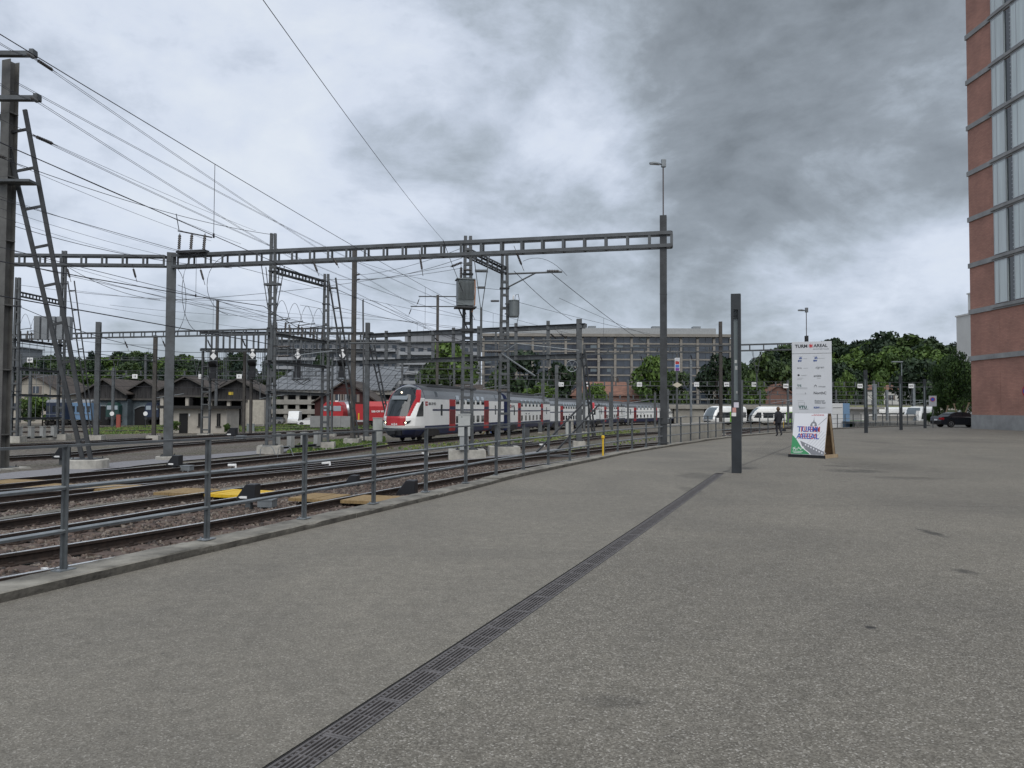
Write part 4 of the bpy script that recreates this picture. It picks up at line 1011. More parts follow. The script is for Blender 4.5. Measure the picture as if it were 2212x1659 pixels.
# ---- slim masts standing singly among the tracks
for (u, vb, vt, Y, w_, m, lb) in ((495.5, 425, 331, 112, .30, steel, 'slim grey mast close behind the second coach roof'), (216, 421, 300, 118, .34, steel_brown, 'lone dark mast rising behind the signal bridge'),
                              (543.5, 428, 338, 104, .28, steel, 'slim mast just right of the second transformer mast'), (556.5, 436, 365, 78, .34, steel, 'slim mast with small grey box beside the train'),
                              (612, 430, 369, 105, .3, steel, 'slim mast standing before the brown station roof'), (691, 430, 360, 92, .24, steel_lt, 'thin pale mast beside the tall kerb mast'),
                              (801.5, 436, 397, 100, .3, steel, 'short grey mast just left of the sign tower'), (874.5, 428, 384, 118, .5, steel_lt, 'stout pale mast behind the fence beside the dark light column'),
                              (966 - 79, 424, 390, 130, .35, steel_lt, 'pale leaning mast beside the curved nose of the white railcar'), (913.5, 415, 384, 150, .5, steel_lt, 'pale mast above the grassy bank')):
    t_ = thing('line_mast', lb, 'mast', (xat(u, Y), Y, zy(Y))); hmast(t_, Vector(t_.location), xat(u, Y), Y, zy(Y) - .1, zat(u, vt, Y), w_, w_, 0, m)
    insulator(t_, Vector(t_.location), (xat(u, Y), Y - .2, zat(u, vt + 8, Y)), (xat(u, Y) + 1.4, Y - .2, zat(u, vt + 9, Y)), r=.07)

# ================================================================== WIRES
def ypos(pts, Y):
    for a, b in zip(pts[:-1], pts[1:]):
        if (a.y - Y) * (b.y - Y) <= 0 and a.y != b.y: f = (Y - a.y) / (b.y - a.y); return a.lerp(b, f)
    return None
def catenary(label, pts, Ys_, ch=5.55, mh=1.75, low=.75, r=(.008, .0075), step=8.0, dx=0.0):
    nodes = []
    for k, Y in enumerate(Ys_):
        p = ypos(pts, Y)
        if p is None:
            a, b = pts[0], pts[3]; d = (b - a).normalized(); p = a + d * ((Y - a.y) / d.y)
        nodes.append(Vector((p.x + dx + (.2 if k % 2 else -.2), p.y, zy(max(p.y, 0)) + ch)))
    t_ = thing('catenary', label, 'overhead line', nodes[0]); i_ = Vector(t_.location)
    cw = []; ms = []
    for a, b in zip(nodes[:-1], nodes[1:]):
        n_ = 10; l = (b - a).length
        for k in range(n_):
            f = k / n_; p = a.lerp(b, f); cw.append(p - i_); h_ = low + (mh - low) * (2 * f - 1) ** 2; ms.append(p + Vector((0, 0, h_)) - i_)
        nd = max(1, int(l / step))
        for k in range(nd):
            f = (k + .5) / nd; p = a.lerp(b, f); h_ = low + (mh - low) * (2 * f - 1) ** 2
            if p.y < 90:
                mb = MB(); mb.tube(p - i_, p + Vector((0, 0, h_)) - i_, .006, n=4); mb.box(p - i_, (.03, .03, .09)); mb.build('dropper', cable_m, t_)
    cw.append(nodes[-1] - i_); ms.append(nodes[-1] + Vector((0, 0, mh)) - i_)
    mb = MB(); mb.path(cw, r[0], 5); mb.build('contact_wire', cable_m, t_)
    mb = MB(); mb.path(ms, r[1], 5); mb.build('messenger_wire', cable_m, t_)
    return t_
w0_, w1_ = onY(0, 136, 10.2), onY(442, 325, 34.5); w0_ = w0_ + (w0_ - w1_) * .9
catenary('overhead line above the second track out from the kerb', [w0_, w1_] + [p for p in T1 if p.y > 40], (w0_.y, 34.5, 62, 92), 5.6, 1.75, 1.45, dx=.1, step=7.5)
catenary('overhead line above the track beside the transformer mast', T2, (-25, 35.5, 60, 92, 128), 5.6, 1.8, .9)
catenary('overhead line above the train', T3, (-18, 37, 60, 95, 130, 160, 190), 5.6, 1.8, .8, (.02, .018))
catenary('overhead line above the connecting curve', XO, (36, 60), 5.6, 1.8, .9)
catenary('overhead line above the track behind the tall masts', T4, (16, 37.5, 62, 100, 140), 5.6, 1.8, .8, (.02, .018))
catenary('overhead line above the track before the hut', T5, (32, 64, 100, 140), 5.6, 1.8, .8, (.022, .02))
catenary('overhead line above the track past the engine sheds', T6, (64, 116, 160), 5.6, 1.8, .8, (.024, .022))
catenary('overhead line above the siding along the kerb', T0, (33, 60), 5.6, 1.6, 1.1)
catenary('overhead line above the branch with the white railcar', TG, (91, 130, 160), 5.6, 1.8, .8, (.024, .022))
def feeder(label, a, b, sag=.4, r=.016, pair=0.0, m=None, ins=True):
    t_ = thing('feeder_wire', label, 'wire', a); i_ = Vector(a); a = Vector(a); b = Vector(b); n_ = 14; d = (b - a); s_ = Vector((d.y, -d.x, 0)).normalized() * pair
    for s in ((-1, 1) if pair else (0,)):
        mb = MB(); mb.path([a.lerp(b, k / n_) + s_ * s - Vector((0, 0, sag * 4 * (k / n_) * (1 - k / n_))) - i_ for k in range(n_ + 1)], r, 5); mb.build('conductor', m or cable_m, t_)
    if ins:
        u_ = d.normalized(); insulator(t_, i_, a, a + u_ * 1.3, (.2, .8), .075, mat('grey_insulator', (.10, .095, .09), .5))
    return t_
arm1, arm2 = onY(34, 58, 29.7), onY(38, 102, 29.7)
feeder('twin feeder wires from the upper crossarm of the cut-off tall mast', arm1, NARMS[0] + Vector((0, 0, .1)), .5, .010, .06)
feeder('twin feeder wires leaving just under the upper crossarm of the tall mast', onY(15, 82, 29.9), NARMS[1], .6, .010, .06, ins=False)
feeder('twin feeder wires from the lower crossarm of the cut-off tall mast', arm2, NARMS[2], .7, .010, .06, ins=False)
feeder('twin feeder wires anchored halfway down the tall mast', onY(32, 135, 30), NARMS[3], .9, .010, .06)
feeder('twin feeder wires coming in over the upper crossarm of the tall mast', arm1, onY(-30, 20, 22), .2, .009, .05)
feeder('twin feeder wires coming in over the lower crossarm of the tall mast', arm2, onY(-30, 60, 22), .2, .009, .05)
feeder('steep single wire dropping from above onto the great gantry', onY(264 - 40, -55, 9.2), onY(443, 240, 34), .15, .0065, 0, None, False)
feeder('single wire from the gantry beam down past the transformer mast', onY(443, 240, 34), onY(475, 320, 44), .1, .013, 0, None, False)
feeder('single wire from the bracket arm toward the lamp-topped gantry', onY(549, 271, 46), onY(660, 352, 92), .3, .02, 0, None, False)
feeder('thin wire from the long beam toward the frame before the office', onY(514, 271, 33.4), onY(572, 320, 56.5), .2, .014, 0, None, False)
feeder('span wire between the tall gantry masts below the beam', onY(175, 300, 38), onY(470, 262, 40.5), .3, .012, 0, wire_lt, False)
feeder('span wire from the plain mast to the transformer mast', onY(356, 275, 60), onY(462, 248, 40.6), .3, .014, 0, wire_lt)
feeder('second span wire from the plain mast to the transformer mast', onY(356, 280, 60), onY(462, 258, 40.6), .3, .014, 0, wire_lt)
feeder('low span wire across to the lattice pair', onY(280, 276, 46), onY(462, 268, 40.6), .4, .012, 0, wire_lt, False)
for k, (a, b, lb) in enumerate(((onY(75, 275, 38), onY(420, 352, 98), 'thin wire slanting down from the level beam past the hut'), (onY(10, 262, 38), onY(360, 330, 80), 'thin wire slanting from the far corner of the level beam'),
                             (onY(60, 300, 62), onY(352, 338, 96), 'thin wire slanting over the engine sheds'), (onY(10, 250, 50), onY(380, 345, 110), 'thin wire slanting high over the car park roof'),
                             (onY(-20, 150, 26), onY(275, 235, 46), 'dark wire from beyond the frame to the lattice pair'), (onY(-20, 215, 32), onY(232, 268, 37), 'dark wire running down onto the great gantry beam'))):
    feeder(lb, a, b, .4, .014, 0, wire_lt if k < 4 else cable_m, k > 3)
extra = [((70, 290), 62, (420, 322), 98, 'pale span wire over the sheds toward the far mast'), ((110, 305), 66, (360, 318), 62, 'pale span wire between yard gantry and plain mast'), ((20, 285), 50, (270, 300), 48, 'pale span wire behind the round-footed mast'),
         ((280, 290), 47, (470, 330), 44, 'pale wire from the lattice pair down to the transformer mast'), ((300, 305), 52, (575, 335), 57, 'pale wire from the lattice pair to the double-beam frame'), ((370, 300), 62, (575, 330), 58, 'pale wire slanting behind the transformers'),
         ((510, 300), 46, (720, 345), 90, 'pale wire from the small transformer toward the lamp-topped gantry'), ((360, 262), 60, (505, 290), 46, 'pale wire from the plain mast top to the small transformer mast'), ((60, 262), 38, (160, 300), 39, 'short pale wire under the level beam'),
         ((178, 285), 38, (330, 330), 60, 'pale wire from the round-footed mast to the plain mast'), ((30, 330), 62, (165, 345), 40, 'pale wire low across the brace'), ((440, 330), 94, (720, 362), 92, 'pale far wire above the train roofs')]
for (a, ya, b_, yb, lb) in (((-30, 105), 22, (256, 231), 45, 'dark wire slanting from the tall mast to the lattice pair top'), ((-30, 128), 22, (241, 244), 37, 'dark wire slanting onto the beam beside the gantry switch'), ((-30, 144), 23, (211, 241), 37.2, 'dark wire slanting onto the gantry switch'),
                            ((-30, 186), 26, (191, 255), 37.6, 'dark wire slanting onto the beam beside the round-footed mast'), ((-30, 198), 26, (162, 255), 37.8, 'dark wire slanting onto the top of the round-footed mast'), ((-30, 206), 27, (133, 255), 37.6, 'dark wire slanting onto the level beam behind the brace')):
    feeder(lb, onY(a[0], a[1], ya), onY(b_[0], b_[1], yb), .12, .0075, 0, None, False)
for (a, ya, b_, yb, lb) in extra: feeder(lb, onY(a[0], a[1], ya), onY(b_[0], b_[1], yb), .35, .013, 0, wire_lt, False)
# looping jumper cables around the great gantry
for k, (u, v, du, dv, Y) in enumerate(((200, 292, 18, 40, 37), (172, 300, -14, 34, 37.5), (232, 285, 25, 30, 37), (545, 258, 22, 18, 46))):
    t_ = thing('jumper_cable', ['looped jumper cable under the switch on the gantry', 'looped jumper cable hanging beside the tall round-footed mast', 'wide looped jumper cable left of the lattice pair', 'curved jumper cable over the bracket arm'][k], 'cable', onY(u, v, Y)); i_ = Vector(t_.location)
    mb = MB(); mb.path([onY(u - du * math.cos(a), v - dv * math.sin(a), Y) - i_ for a in np.linspace(-1.4, 1.6, 14)] if k < 3 else [onY(u - du + 2 * du * f, v + dv * (2 * f - .6) ** 2 * .5, Y) - i_ for f in np.linspace(0, 1, 10)], .013, 5); mb.build('loop', cable_m, t_)
# ================================================================== TRAINS
t_white = mat('train_white', (.90, .90, .87), .35, 0, .04, 1.2, stretch=(1, 1, .3))
t_red = mat('train_red', (.42, .022, .03), .3)
t_reddk = mat('train_dark_red', (.16, .02, .022), .35)
t_blue = mat('train_navy', (.018, .026, .075), .4, 0, .25, 1.5)
t_grey = mat('train_grey_band', (.17, .18, .19), .22)
t_roof = mat('train_roof_grey', (.075, .078, .082), .55, 0, .2, 1.2)
t_win = mat('train_window', (.025, .03, .034), .07, spec=.9)
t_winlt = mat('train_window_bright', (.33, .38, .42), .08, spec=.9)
t_bogie = mat('bogie_grime', (.022, .02, .018), .85, 0, .4, 6)
t_green = mat('railcar_green', (.19, .42, .05), .4)
lamp_on = mat('headlamp_lit', (1, .9, .7), .3, emit=((1, .84, .6), 2.5))
MESHC = {}
def cached(key, fn):
    if key not in MESHC: MESHC[key] = fn()
    return MESHC[key]
PROF = [(.0, .38), (1.20, .38), (1.34, .55), (1.40, .95), (1.40, 1.25), (1.40, 3.0), (1.39, 3.42), (1.33, 3.75), (1.18, 4.12), (.98, 4.34), (.6, 4.53), (0, 4.60)]
def prof_x(z):
    for (x0, z0), (x1, z1) in zip(PROF[1:-1], PROF[2:]):
        if z0 <= z <= z1: return x0 + (x1 - x0) * (z - z0) / (z1 - z0)
    return 0
def body_mesh(y0, y1):
    def fn():
        mb = MB(); ring = [(x, z) for x, z in PROF] + [(-x, z) for x, z in PROF[-2:0:-1]]; n_ = len(ring)
        V = [(x, y, z) for y in (y0, y1) for x, z in ring]; mb.v = V
        for k in range(n_):
            zc = (ring[k][1] + ring[(k + 1) % n_][1]) / 2
            mi = 1 if zc < 1.2 else (0 if zc < 3.45 else (2 if zc < 4.1 else 3))
            mb.f.append((k, (k + 1) % n_, n_ + (k + 1) % n_, n_ + k)); mb.m.append(mi)
        mb.f += [tuple(range(n_)), tuple(range(2 * n_ - 1, n_ - 1, -1))]; mb.m += [1, 1]
        return mb.mesh('carriage', [t_white, t_blue, t_grey, t_roof])
    return cached(('body', y0, y1), fn)
def plate(zlo, zhi, wd, out=.008, nseg=4, inset=0.0):
    """window or door plate that follows the body side, centred on y = 0, on the +x side"""
    mb = MB(); V = []
    for k in range(nseg + 1):
        z = zlo + (zhi - zlo) * k / nseg; x = prof_x(z)
        for o in (-.03, out):
            V += [(x + o, -wd / 2, z), (x + o, wd / 2, z)]
    for k in range(nseg):
        b_ = k * 4; c = (k + 1) * 4
        mb.f += [(b_ + 2, b_ + 3, c + 3, c + 2), (b_, b_ + 2, c + 2, c), (b_ + 1, c + 1, c + 3, b_ + 3)]
    mb.f += [(0, 1, 3, 2), (nseg * 4, nseg * 4 + 2, nseg * 4 + 3, nseg * 4 + 1)]
    mb.v = V; mb.m = [0] * len(mb.f); return mb
def bogie_mesh():
    def fn():
        mb = MB()
        for y in (-1.1, 1.1):
            for x in (-.75, .75): mb.lathe([(.42, -.06), (.44, -.06), (.44, .06), (.40, .065)], (x, y, .43), 20, axis='X')
            mb.tube((-.7, y, .43), (.7, y, .43), .08, n=8)
        for x in (-1.05, 1.05):
            mb.box((x, 0, .5), (.12, 3.0, .22)); mb.box((x, 0, .35), (.16, .9, .3))
            for y in (-1.1, 1.1): mb.box((x, y, .46), (.2, .36, .36))
            for y in (-.5, .5): mb.tube((x, y, .3), (x, y, .75), .09, n=8)
        mb.box((0, 0, .62), (2.0, .8, .2)); return mb.mesh('bogie', t_bogie)
    return cached('bogie', fn)
def nose(parent, y_start, yf, hw, mfun, mats, names, zr, roundness=.9, power=2.6, nt_=40, nz_=60):
    """curved cab front: for each height z a front line y = yf(z) rounded back towards the sides; cut into parts by mfun(x, z)"""
    zs = np.linspace(zr[0], zr[1], nz_); ts = np.linspace(-1, 1, nt_ + 1); P = []
    for z in zs:
        h_ = hw(z); row = [(t_ * h_, min(y_start, yf(z) + roundness * abs(t_) ** power), z) for t_ in ts]
        row = [(-h_, y_start, z)] + row + [(h_, y_start, z)]; P.append(row)
    parts = {}
    for i in range(nz_ - 1):
        for k in range(nt_ + 2):
            q = [P[i][k], P[i][k + 1], P[i + 1][k + 1], P[i + 1][k]]
            xc = sum(a[0] for a in q) / 4; zc = sum(a[2] for a in q) / 4; key = mfun(xc, zc, k == 0 or k == nt_ + 1)
            parts.setdefault(key, MB()).add(q, [(0, 1, 2, 3)])
    return {k: mb for k, mb in parts.items()}
def kiss_nose(parent):
    def yf(z):
        pts = [(.34, .75), (.6, .35), (1.0, .12), (1.3, .0), (1.9, .08), (2.1, .18), (3.0, .72), (3.8, 1.3), (4.2, 1.75), (4.45, 2.2), (4.6, 2.75)]
        return float(np.interp(z, [a for a, b in pts], [b for a, b in pts]))
    def hw(z): return float(np.interp(z, [.34, .5, .9, 1.25, 3.0, 3.42, 3.75, 4.12, 4.34, 4.53, 4.6], [.95, 1.15, 1.36, 1.40, 1.39, 1.37, 1.31, 1.15, .93, .56, .3]))
    def mf(x, z, side):
        a = abs(x)
        if z < 1.10: return 'skirt'
        if z < 1.30: return 'shell'
        if side: return 'shell' if z < 3.5 else 'crown'
        if z < 2.02: return 'red_panel' if a < .80 + .06 * (z - 1.3) else 'shell'
        gw = .86 + .17 * (z - 2.02) if z < 3.45 else 1.10 - .35 * (z - 3.45) ** 1.4
        if z > 4.36: return 'crown'
        if a < gw: return 'windscreen'
        if a < gw + .21 or z > 3.1: return 'red_panel' if z < 4.15 else 'crown'
        return 'shell'
    mm = {'skirt': t_blue, 'shell': t_white, 'red_panel': t_red, 'windscreen': mat('windscreen_glass', (.022, .028, .033), .06, spec=.5), 'crown': t_grey}
    def fn():
        o = {}
        for k, mb in nose(None, 2.8, yf, hw, mf, None, None, (.34, 4.6), nt_=84, nz_=124).items():
            me = mb.mesh(k, mm[k]); b = bmesh.new(); b.from_mesh(me); bmesh.ops.remove_doubles(b, verts=b.verts, dist=.0005); bmesh.ops.recalc_face_normals(b, faces=b.faces); b.to_mesh(me); b.free()
            me.polygons.foreach_set('use_smooth', [True] * len(me.polygons)); o[k] = me
        return o
    for k, me in cached('kissnose', fn).items(): inst(k, me, parent)
    def hl():
        mb = MB(); mb.prism([(0, .06), (.12, .13), (.30, .13), (.62, .20), (.45, -.02), (.25, -.10), (.05, -.1)], (1, 0, 0), (0, 0, 1), (0, 0, 0), (0, .06, 0)); return mb.mesh('headlight_surround', black)
    for s in (-1, 1):
        h_ = inst('headlight', cached('hl', hl), parent, (s * .72, .13, 1.52), rot=(0, 0, s * R(38)), sc=(s, 1, 1))
        def lm(): mb = MB(); mb.lathe([(.065, 0), (.065, .03)], (0, 0, 0), 14, axis='Y'); return mb.mesh('bulb', lamp_on)
        inst('bulb', cached('lm', lm), h_, (.16, -.03, .02))
    def dsp(): mb = MB(); mb.box((0, 0, 0), (1.35, .02, .36)); return mb.mesh('destination_display', mat('display_grey', (.20, .23, .25), .3))
    inst('destination_display', cached('dsp', dsp), parent, (0, 1.0, 3.5), rot=(R(-32), 0, 0))
    def top(): mb = MB(); mb.lathe([(.065, 0), (.065, .03)], (0, 0, 0), 14, axis='Y'); return mb.mesh('top_lamp', lamp_on)
    inst('top_lamp', cached('topl', top), parent, (0, 1.32, 3.92))
    def wip(): mb = MB(); mb.bar((-.1, .2, 2.02), (.4, .6, 2.85), .02, .02); return mb.mesh('wiper', black)
    inst('wiper', cached('wip', wip), parent, (0, -.03, 0))
    def cup(): mb = MB(); mb.box((0, .15, .78), (1.1, .3, .45)); mb.box((0, -.08, .8), (.4, .4, .3)); mb.box((0, .02, .52), (.16, .1, .2)); return mb.mesh('coupler', black)
    inst('coupler', cached('cup', cup), parent)
    def lg():
        mb = MB(); mb.box((0, 0, 0), (.42, .02, .05)); mb.box((0, 0, 0), (.05, .02, .2))
        for s in (-1, 1): mb.prism([(0, -.09), (s * .13, 0), (0, .09), (s * .05, 0)], (1, 0, 0), (0, 0, 1), (s * .14, -.01, 0), (0, .02, 0))
        return mb.mesh('emblem', white_p)
    inst('emblem', cached('lg', lg), parent, (0, .0, 1.42))
    for s in (-1, 1):
        def cw_():
            mb = MB(); mb.prism([(1.05, 2.02), (2.45, 2.02), (2.45, 3.22), (2.2, 3.22), (1.6, 2.75)], (0, 1, 0), (0, 0, 1), (0, 0, 0), (.02, 0, 0)); return mb.mesh('cab_window', t_win)
        inst('cab_window', cached('cw', cw_), parent, (1.392 if s > 0 else -1.412, 0, 0))
def sbb_mark(parent, y, z):
    mb = cached('mk', lambda: MB().box((0, 0, 0), (.02, .5, .34)).mesh('logo_plate', t_red)); lp = inst('logo_plate', mb, parent, (1.402, y, z))
    mb = cached('mk2', lambda: MB().box((0, 0, 0), (.02, .3, .06)).box((0.0005, 0, 0), (.02, .06, .22)).mesh('logo_cross', white_p)); inst('logo_cross', mb, lp, (.004, .06, 0))
    me = cached('sbbtxt', lambda: text_mesh('SBB CFF FFS', .30, mat('lettering_grey', (.10, .10, .11), .5), 'LEFT', .008)); inst('lettering', me, parent, (1.412, y + .4, z - .11), rot=(R(90), 0, R(90)))
def make_car(parent, loc, rz, cab, lit=False, flip=False):
    LC = 24.6; y0 = 2.78 if cab else 0.0
    c = inst('carriage', body_mesh(y0, LC), parent, loc, rz + (math.pi if flip else 0))
    inst('bogie', bogie_mesh(), c, (0, 4.3 if cab else 2.6, 0)); inst('bogie', bogie_mesh(), c, (0, LC - 2.6, 0))
    for y in (4.3 if cab else 2.6, LC - 2.6):
        me = cached('arch', lambda: MB().prism([(-1.75, .38), (-1.5, .85), (-.6, 1.02), (.6, 1.02), (1.5, .85), (1.75, .38)], (0, 1, 0), (0, 0, 1), (-1.407, 0, 0), (2.814, 0, 0)).mesh('bogie_well', t_bogie)); inst('bogie_well', me, c, (0, y, 0))
    sides = (1, -1)
    dy = (9.0, 18.6) if cab else (5.6, 18.9)
    d_me = cached('door', lambda: plate(.42, 3.46, 1.5, .012, 10).mesh('door', t_red)); dg_me = cached('doorg', lambda: plate(1.32, 2.5, 1.32, .018, 6).mesh('door_glass', t_reddk)); db_me = cached('doorb', lambda: plate(2.56, 2.86, 1.4, .018, 2).mesh('door_band', t_blue))
    dw_me = cached('doorw', lambda: plate(1.4, 2.35, .42, .022, 4).mesh('door_window', t_win))
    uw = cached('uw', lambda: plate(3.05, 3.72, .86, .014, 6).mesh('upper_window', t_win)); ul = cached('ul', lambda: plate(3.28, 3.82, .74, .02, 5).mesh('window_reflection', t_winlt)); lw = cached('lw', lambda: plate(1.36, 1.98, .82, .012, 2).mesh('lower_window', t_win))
    st = cached('st', lambda: plate(2.46, 2.60, 1.0, .006, 1).mesh('stripe', t_blue)); sm = cached('sm', lambda: plate(2.05, 3.0, .4, .012, 3).mesh('slim_window', t_win)); vent = cached('vent', lambda: plate(2.12, 2.26, .5, .012, 1).mesh('vent', black))
    gb = cached('gb', lambda: plate(3.62, 4.08, .5, .012, 4).mesh('roof_opening', t_win))
    for s in sides:
        def put(nm, me, y, par=c): 
            o = inst(nm, me, par, (0, y if par is c else 0, 0)); 
            if s < 0 and par is c: o.rotation_euler = (0, 0, math.pi)
            return o
        for y in dy:
            d = put('door', d_me, y); inst('door_glass', dg_me, d); inst('door_band', db_me, d)
            
        a, b = dy[0] + 1.3, dy[1] - 1.2; n_ = 6
        for k in range(n_):
            y = a + (b - a) * k / (n_ - 1); w1 = put('upper_window', uw, y); inst('window_reflection', ul, w1); put('lower_window', lw, y)
        put('slim_window', sm, dy[0] - 2.6); put('slim_window', sm, dy[1] + 3.0)
        for y in (dy[0] + 3.6, dy[0] + 5.2): put('vent', vent, y)
        for y in (dy[0] - 4.2 if not cab else dy[0] - 3.6, dy[1] + 3.2): put('roof_opening', gb, y)
        o = put('stripe', st, (dy[0] + .5 + (LC if 1 else 0)) / 2 - 1); ys_ = dy[0] - 4.6 if cab else .2; o.location.y = (ys_ + LC) / 2; o.scale = (1, LC - ys_, 1)
        if s > 0: sbb_mark(c, 3.1 if cab else 1.2, 3.05)
    if cab: kiss_nose(c)
    me = cached('roofgear', lambda: MB().box((0, 0, 4.60), (1.5, 12.5, .2)).mesh('roof_equipment', t_roof)); inst('roof_equipment', me, c, (0, 11, 0))
    if not cab or True:
        me = cached('gang', lambda: MB().box((0, 0, 2.1), (2.5, .5, 3.4)).mesh('gangway', black)); inst('gangway', me, c, (0, LC + .12, 0))
    return c
CP = [Vector((x, y, 0)) for x, y in TRAIN[4:11]]
def unit(label, idx):
    t_ = thing('double_deck_train', label, 'train', (CP[idx].x, CP[idx].y, zy(CP[idx].y))); i_ = Vector(t_.location)
    for k in range(3):
        a, b = CP[idx + k], CP[idx + k + 1]; d = (b - a); rz = math.atan2(d.y, d.x) - R(90); z0 = zy(a.y); z1 = zy(b.y)
        if k < 2: c = make_car(t_, Vector((a.x, a.y, z0)) - i_, rz, k == 0)
        else: c = make_car(t_, Vector((b.x, b.y, z1)) - d.normalized() * .25 - i_, rz, True, flip=True)
        c.scale = (1, min(1.0, (d.length - .1) / 24.75), 1)
unit('white double-deck train with red nose and lit headlights, its leading set', 0)
unit('white double-deck train set with red doors coupled behind the leading set', 3)

# ---- white and green articulated railcars
GP = [(0, .45), (1.2, .45), (1.42, .7), (1.5, 1.2), (1.5, 2.2), (1.44, 2.9), (1.3, 3.4), (1.0, 3.66), (.5, 3.78), (0, 3.8)]
def gpx(z):
    for (x0, z0), (x1, z1) in zip(GP[1:-1], GP[2:]):
        if z0 <= z <= z1: return x0 + (x1 - x0) * (z - z0) / (z1 - z0)
    return 0
def gtw(label, p, q, cars=2, lens=18.0):
    t_ = thing('railcar', label, 'railcar', (p[0], p[1], zy(p[1]))); d = Vector((q[0] - p[0], q[1] - p[1], 0)).normalized(); rz = math.atan2(d.y, d.x) - R(90)
    t_.rotation_euler = (0, 0, rz)
    for k in range(cars):
        y0 = 2.4 if k == 0 else k * lens + .3; y1 = (k + 1) * lens - .3
        def bd():
            mb = MB(); ring = GP + [(-x, z) for x, z in GP[-2:0:-1]]; n_ = len(ring); mb.v = [(x, y, z) for y in (y0, y1) for x, z in ring]
            mb.f = [(i, (i + 1) % n_, n_ + (i + 1) % n_, n_ + i) for i in range(n_)] + [tuple(range(n_)), tuple(range(2 * n_ - 1, n_ - 1, -1))]; mb.m = [0] * len(mb.f); return mb.mesh('carriage', t_white)
        c = inst('carriage', cached(('gtw', y0, y1), bd), t_)
        for s in (-1, 1):
            for j in range(6):
                y = y0 + 1.3 + j * (y1 - y0 - 2.6) / 5
                if j in (2,):
                    mb = MB(); mb.box((s * 1.49, y, 1.65), (.06, 1.5, 2.1)); dr_ = mb.build('door', t_green, c); mb = MB(); mb.box((s * 1.525, y, 1.95), (.01, .9, 1.2)); mb.build('door_glass', t_win, dr_)
                else:
                    mb = MB(); mb.box((s * 1.50, y, 2.0), (.02, 2.0, 1.05)); mb.build('window', t_win, c)
            mb = MB(); mb.box((s * 1.485, (y0 + y1) / 2, 2.0), (.02, y1 - y0 - .4, 1.15)); mb.build('window_band', black, c)
        for y in (y0 + 2.2, y1 - 2.2): inst('bogie', bogie_mesh(), c, (0, y, 0))
        mb = MB(); mb.box((0, (y0 + y1) / 2, .45), (2.3, y1 - y0 - 1, .5)); mb.build('underframe', t_bogie, c)
        if k: mb = MB(); mb.box((0, y0 - .3, 2.0), (2.7, .6, 3.0)); mb.build('gangway', black, c)
    def yf(z): return float(np.interp(z, [.45, .8, 1.2, 2.0, 3.0, 3.5, 3.8], [.5, .1, 0, .25, .95, 1.5, 2.2]))
    def mf(x, z, side):
        a = abs(x)
        if side or z < 1.15: return 'shell' if z > .7 else 'skirt'
        return 'windscreen' if a < 1.12 and z < 3.55 else 'shell'
    mm = {'skirt': black, 'shell': t_white, 'windscreen': mat('railcar_screen', (.10, .125, .14), .08, spec=1.0)}
    for k, mb in nose(None, 2.4, yf, gpx, mf, None, None, (.46, 3.79), .55, 2.2, 24, 30).items(): mb.build(k, mm[k], t_, smooth=True)
    for s in (-1, 1):
        mb = MB(); mb.prism([(.75, 1.5), (2.3, 1.45), (2.3, 2.6), (1.5, 2.6)], (0, 1, 0), (0, 0, 1), (s * 1.49, 0, 0), (s * .02, 0, 0)); mb.build('cab_window', t_win, t_)
    mb = MB(); mb.box((0, .05, .75), (1.5, .2, .35)); mb.build('coupler', black, t_)
    return t_
g1 = onY(722, 426, 160)
gtw('white railcar nose with big grey windscreen standing in front of the concrete bridge', (xat(707, 150), 150), (xat(707, 150) + .8, 150.6), 1, 11)
gtw('white railcar with green doors stretching behind the sign tower', (xat(748, 156), 156), (xat(810, 156), 155), 2, 16)
gtw('white railcar with curved dark windscreen parked beside the grassy bank', (xat(911, 140), 140), (xat(950, 150), 154), 1, 15)

# ---- red rescue train wagons
red_v = mat('wagon_red', (.42, .025, .03), .45, 0, .1, 1)
def wagon(parent, y0, y1, kind):
    pass
RY = 128.0
def red_wagon():
    x0, x1 = xat(370, RY), xat(397, RY); z = zy(RY)
    t_ = thing('rescue_wagon', 'red box wagon with white lettering standing right behind the train nose', 'wagon', (x0, RY, z)); L_ = x1 - x0
    mb = MB(); mb.prism([(-1.45, .9), (1.45, .9), (1.45, 3.3), (.95, 4.1), (-.95, 4.1), (-1.45, 3.3)], (0, 1, 0), (0, 0, 1), (0, 0, 0), (L_, 0, 0)); mb.build('body', red_v, t_)
    for k in range(10): mb = MB(); mb.box((.4 + k * (L_ - .8) / 9, -1.47, 2.1), (.06, .05, 2.3)); mb.build('rib', red_v, t_)
    text_on('SBB CFF FFS', .42, white_p, t_, (L_ * .36, -1.52, 2.3), (R(90), 0, 0), bold=.012)
    for x in (1.8, L_ - 1.8): inst('bogie', bogie_mesh(), t_, (x, 0, 0), R(90))
    mb = MB(); mb.box((L_ / 2, 0, .75), (L_, 2.4, .25)); mb.build('underframe', t_bogie, t_)
    # open end cab with yellow handrail
    mb = MB(); mb.box((-1.4, 0, 2.3), (2.2, 2.5, 2.7)); mb.build('end_cab', red_v, t_); mb = MB(); mb.box((-1.6, -1.3, 1.6), (.2, .1, 1.1)); mb.build('handrail', mat('yellow_paint', (.62, .42, .03), .5), t_)
    mb = MB(); mb.box((-1.4, -.2, .85), (2.4, 2.6, .3)); mb.build('buffer_beam', mat('grey_beam', (.4, .4, .4), .6), t_)
red_wagon()
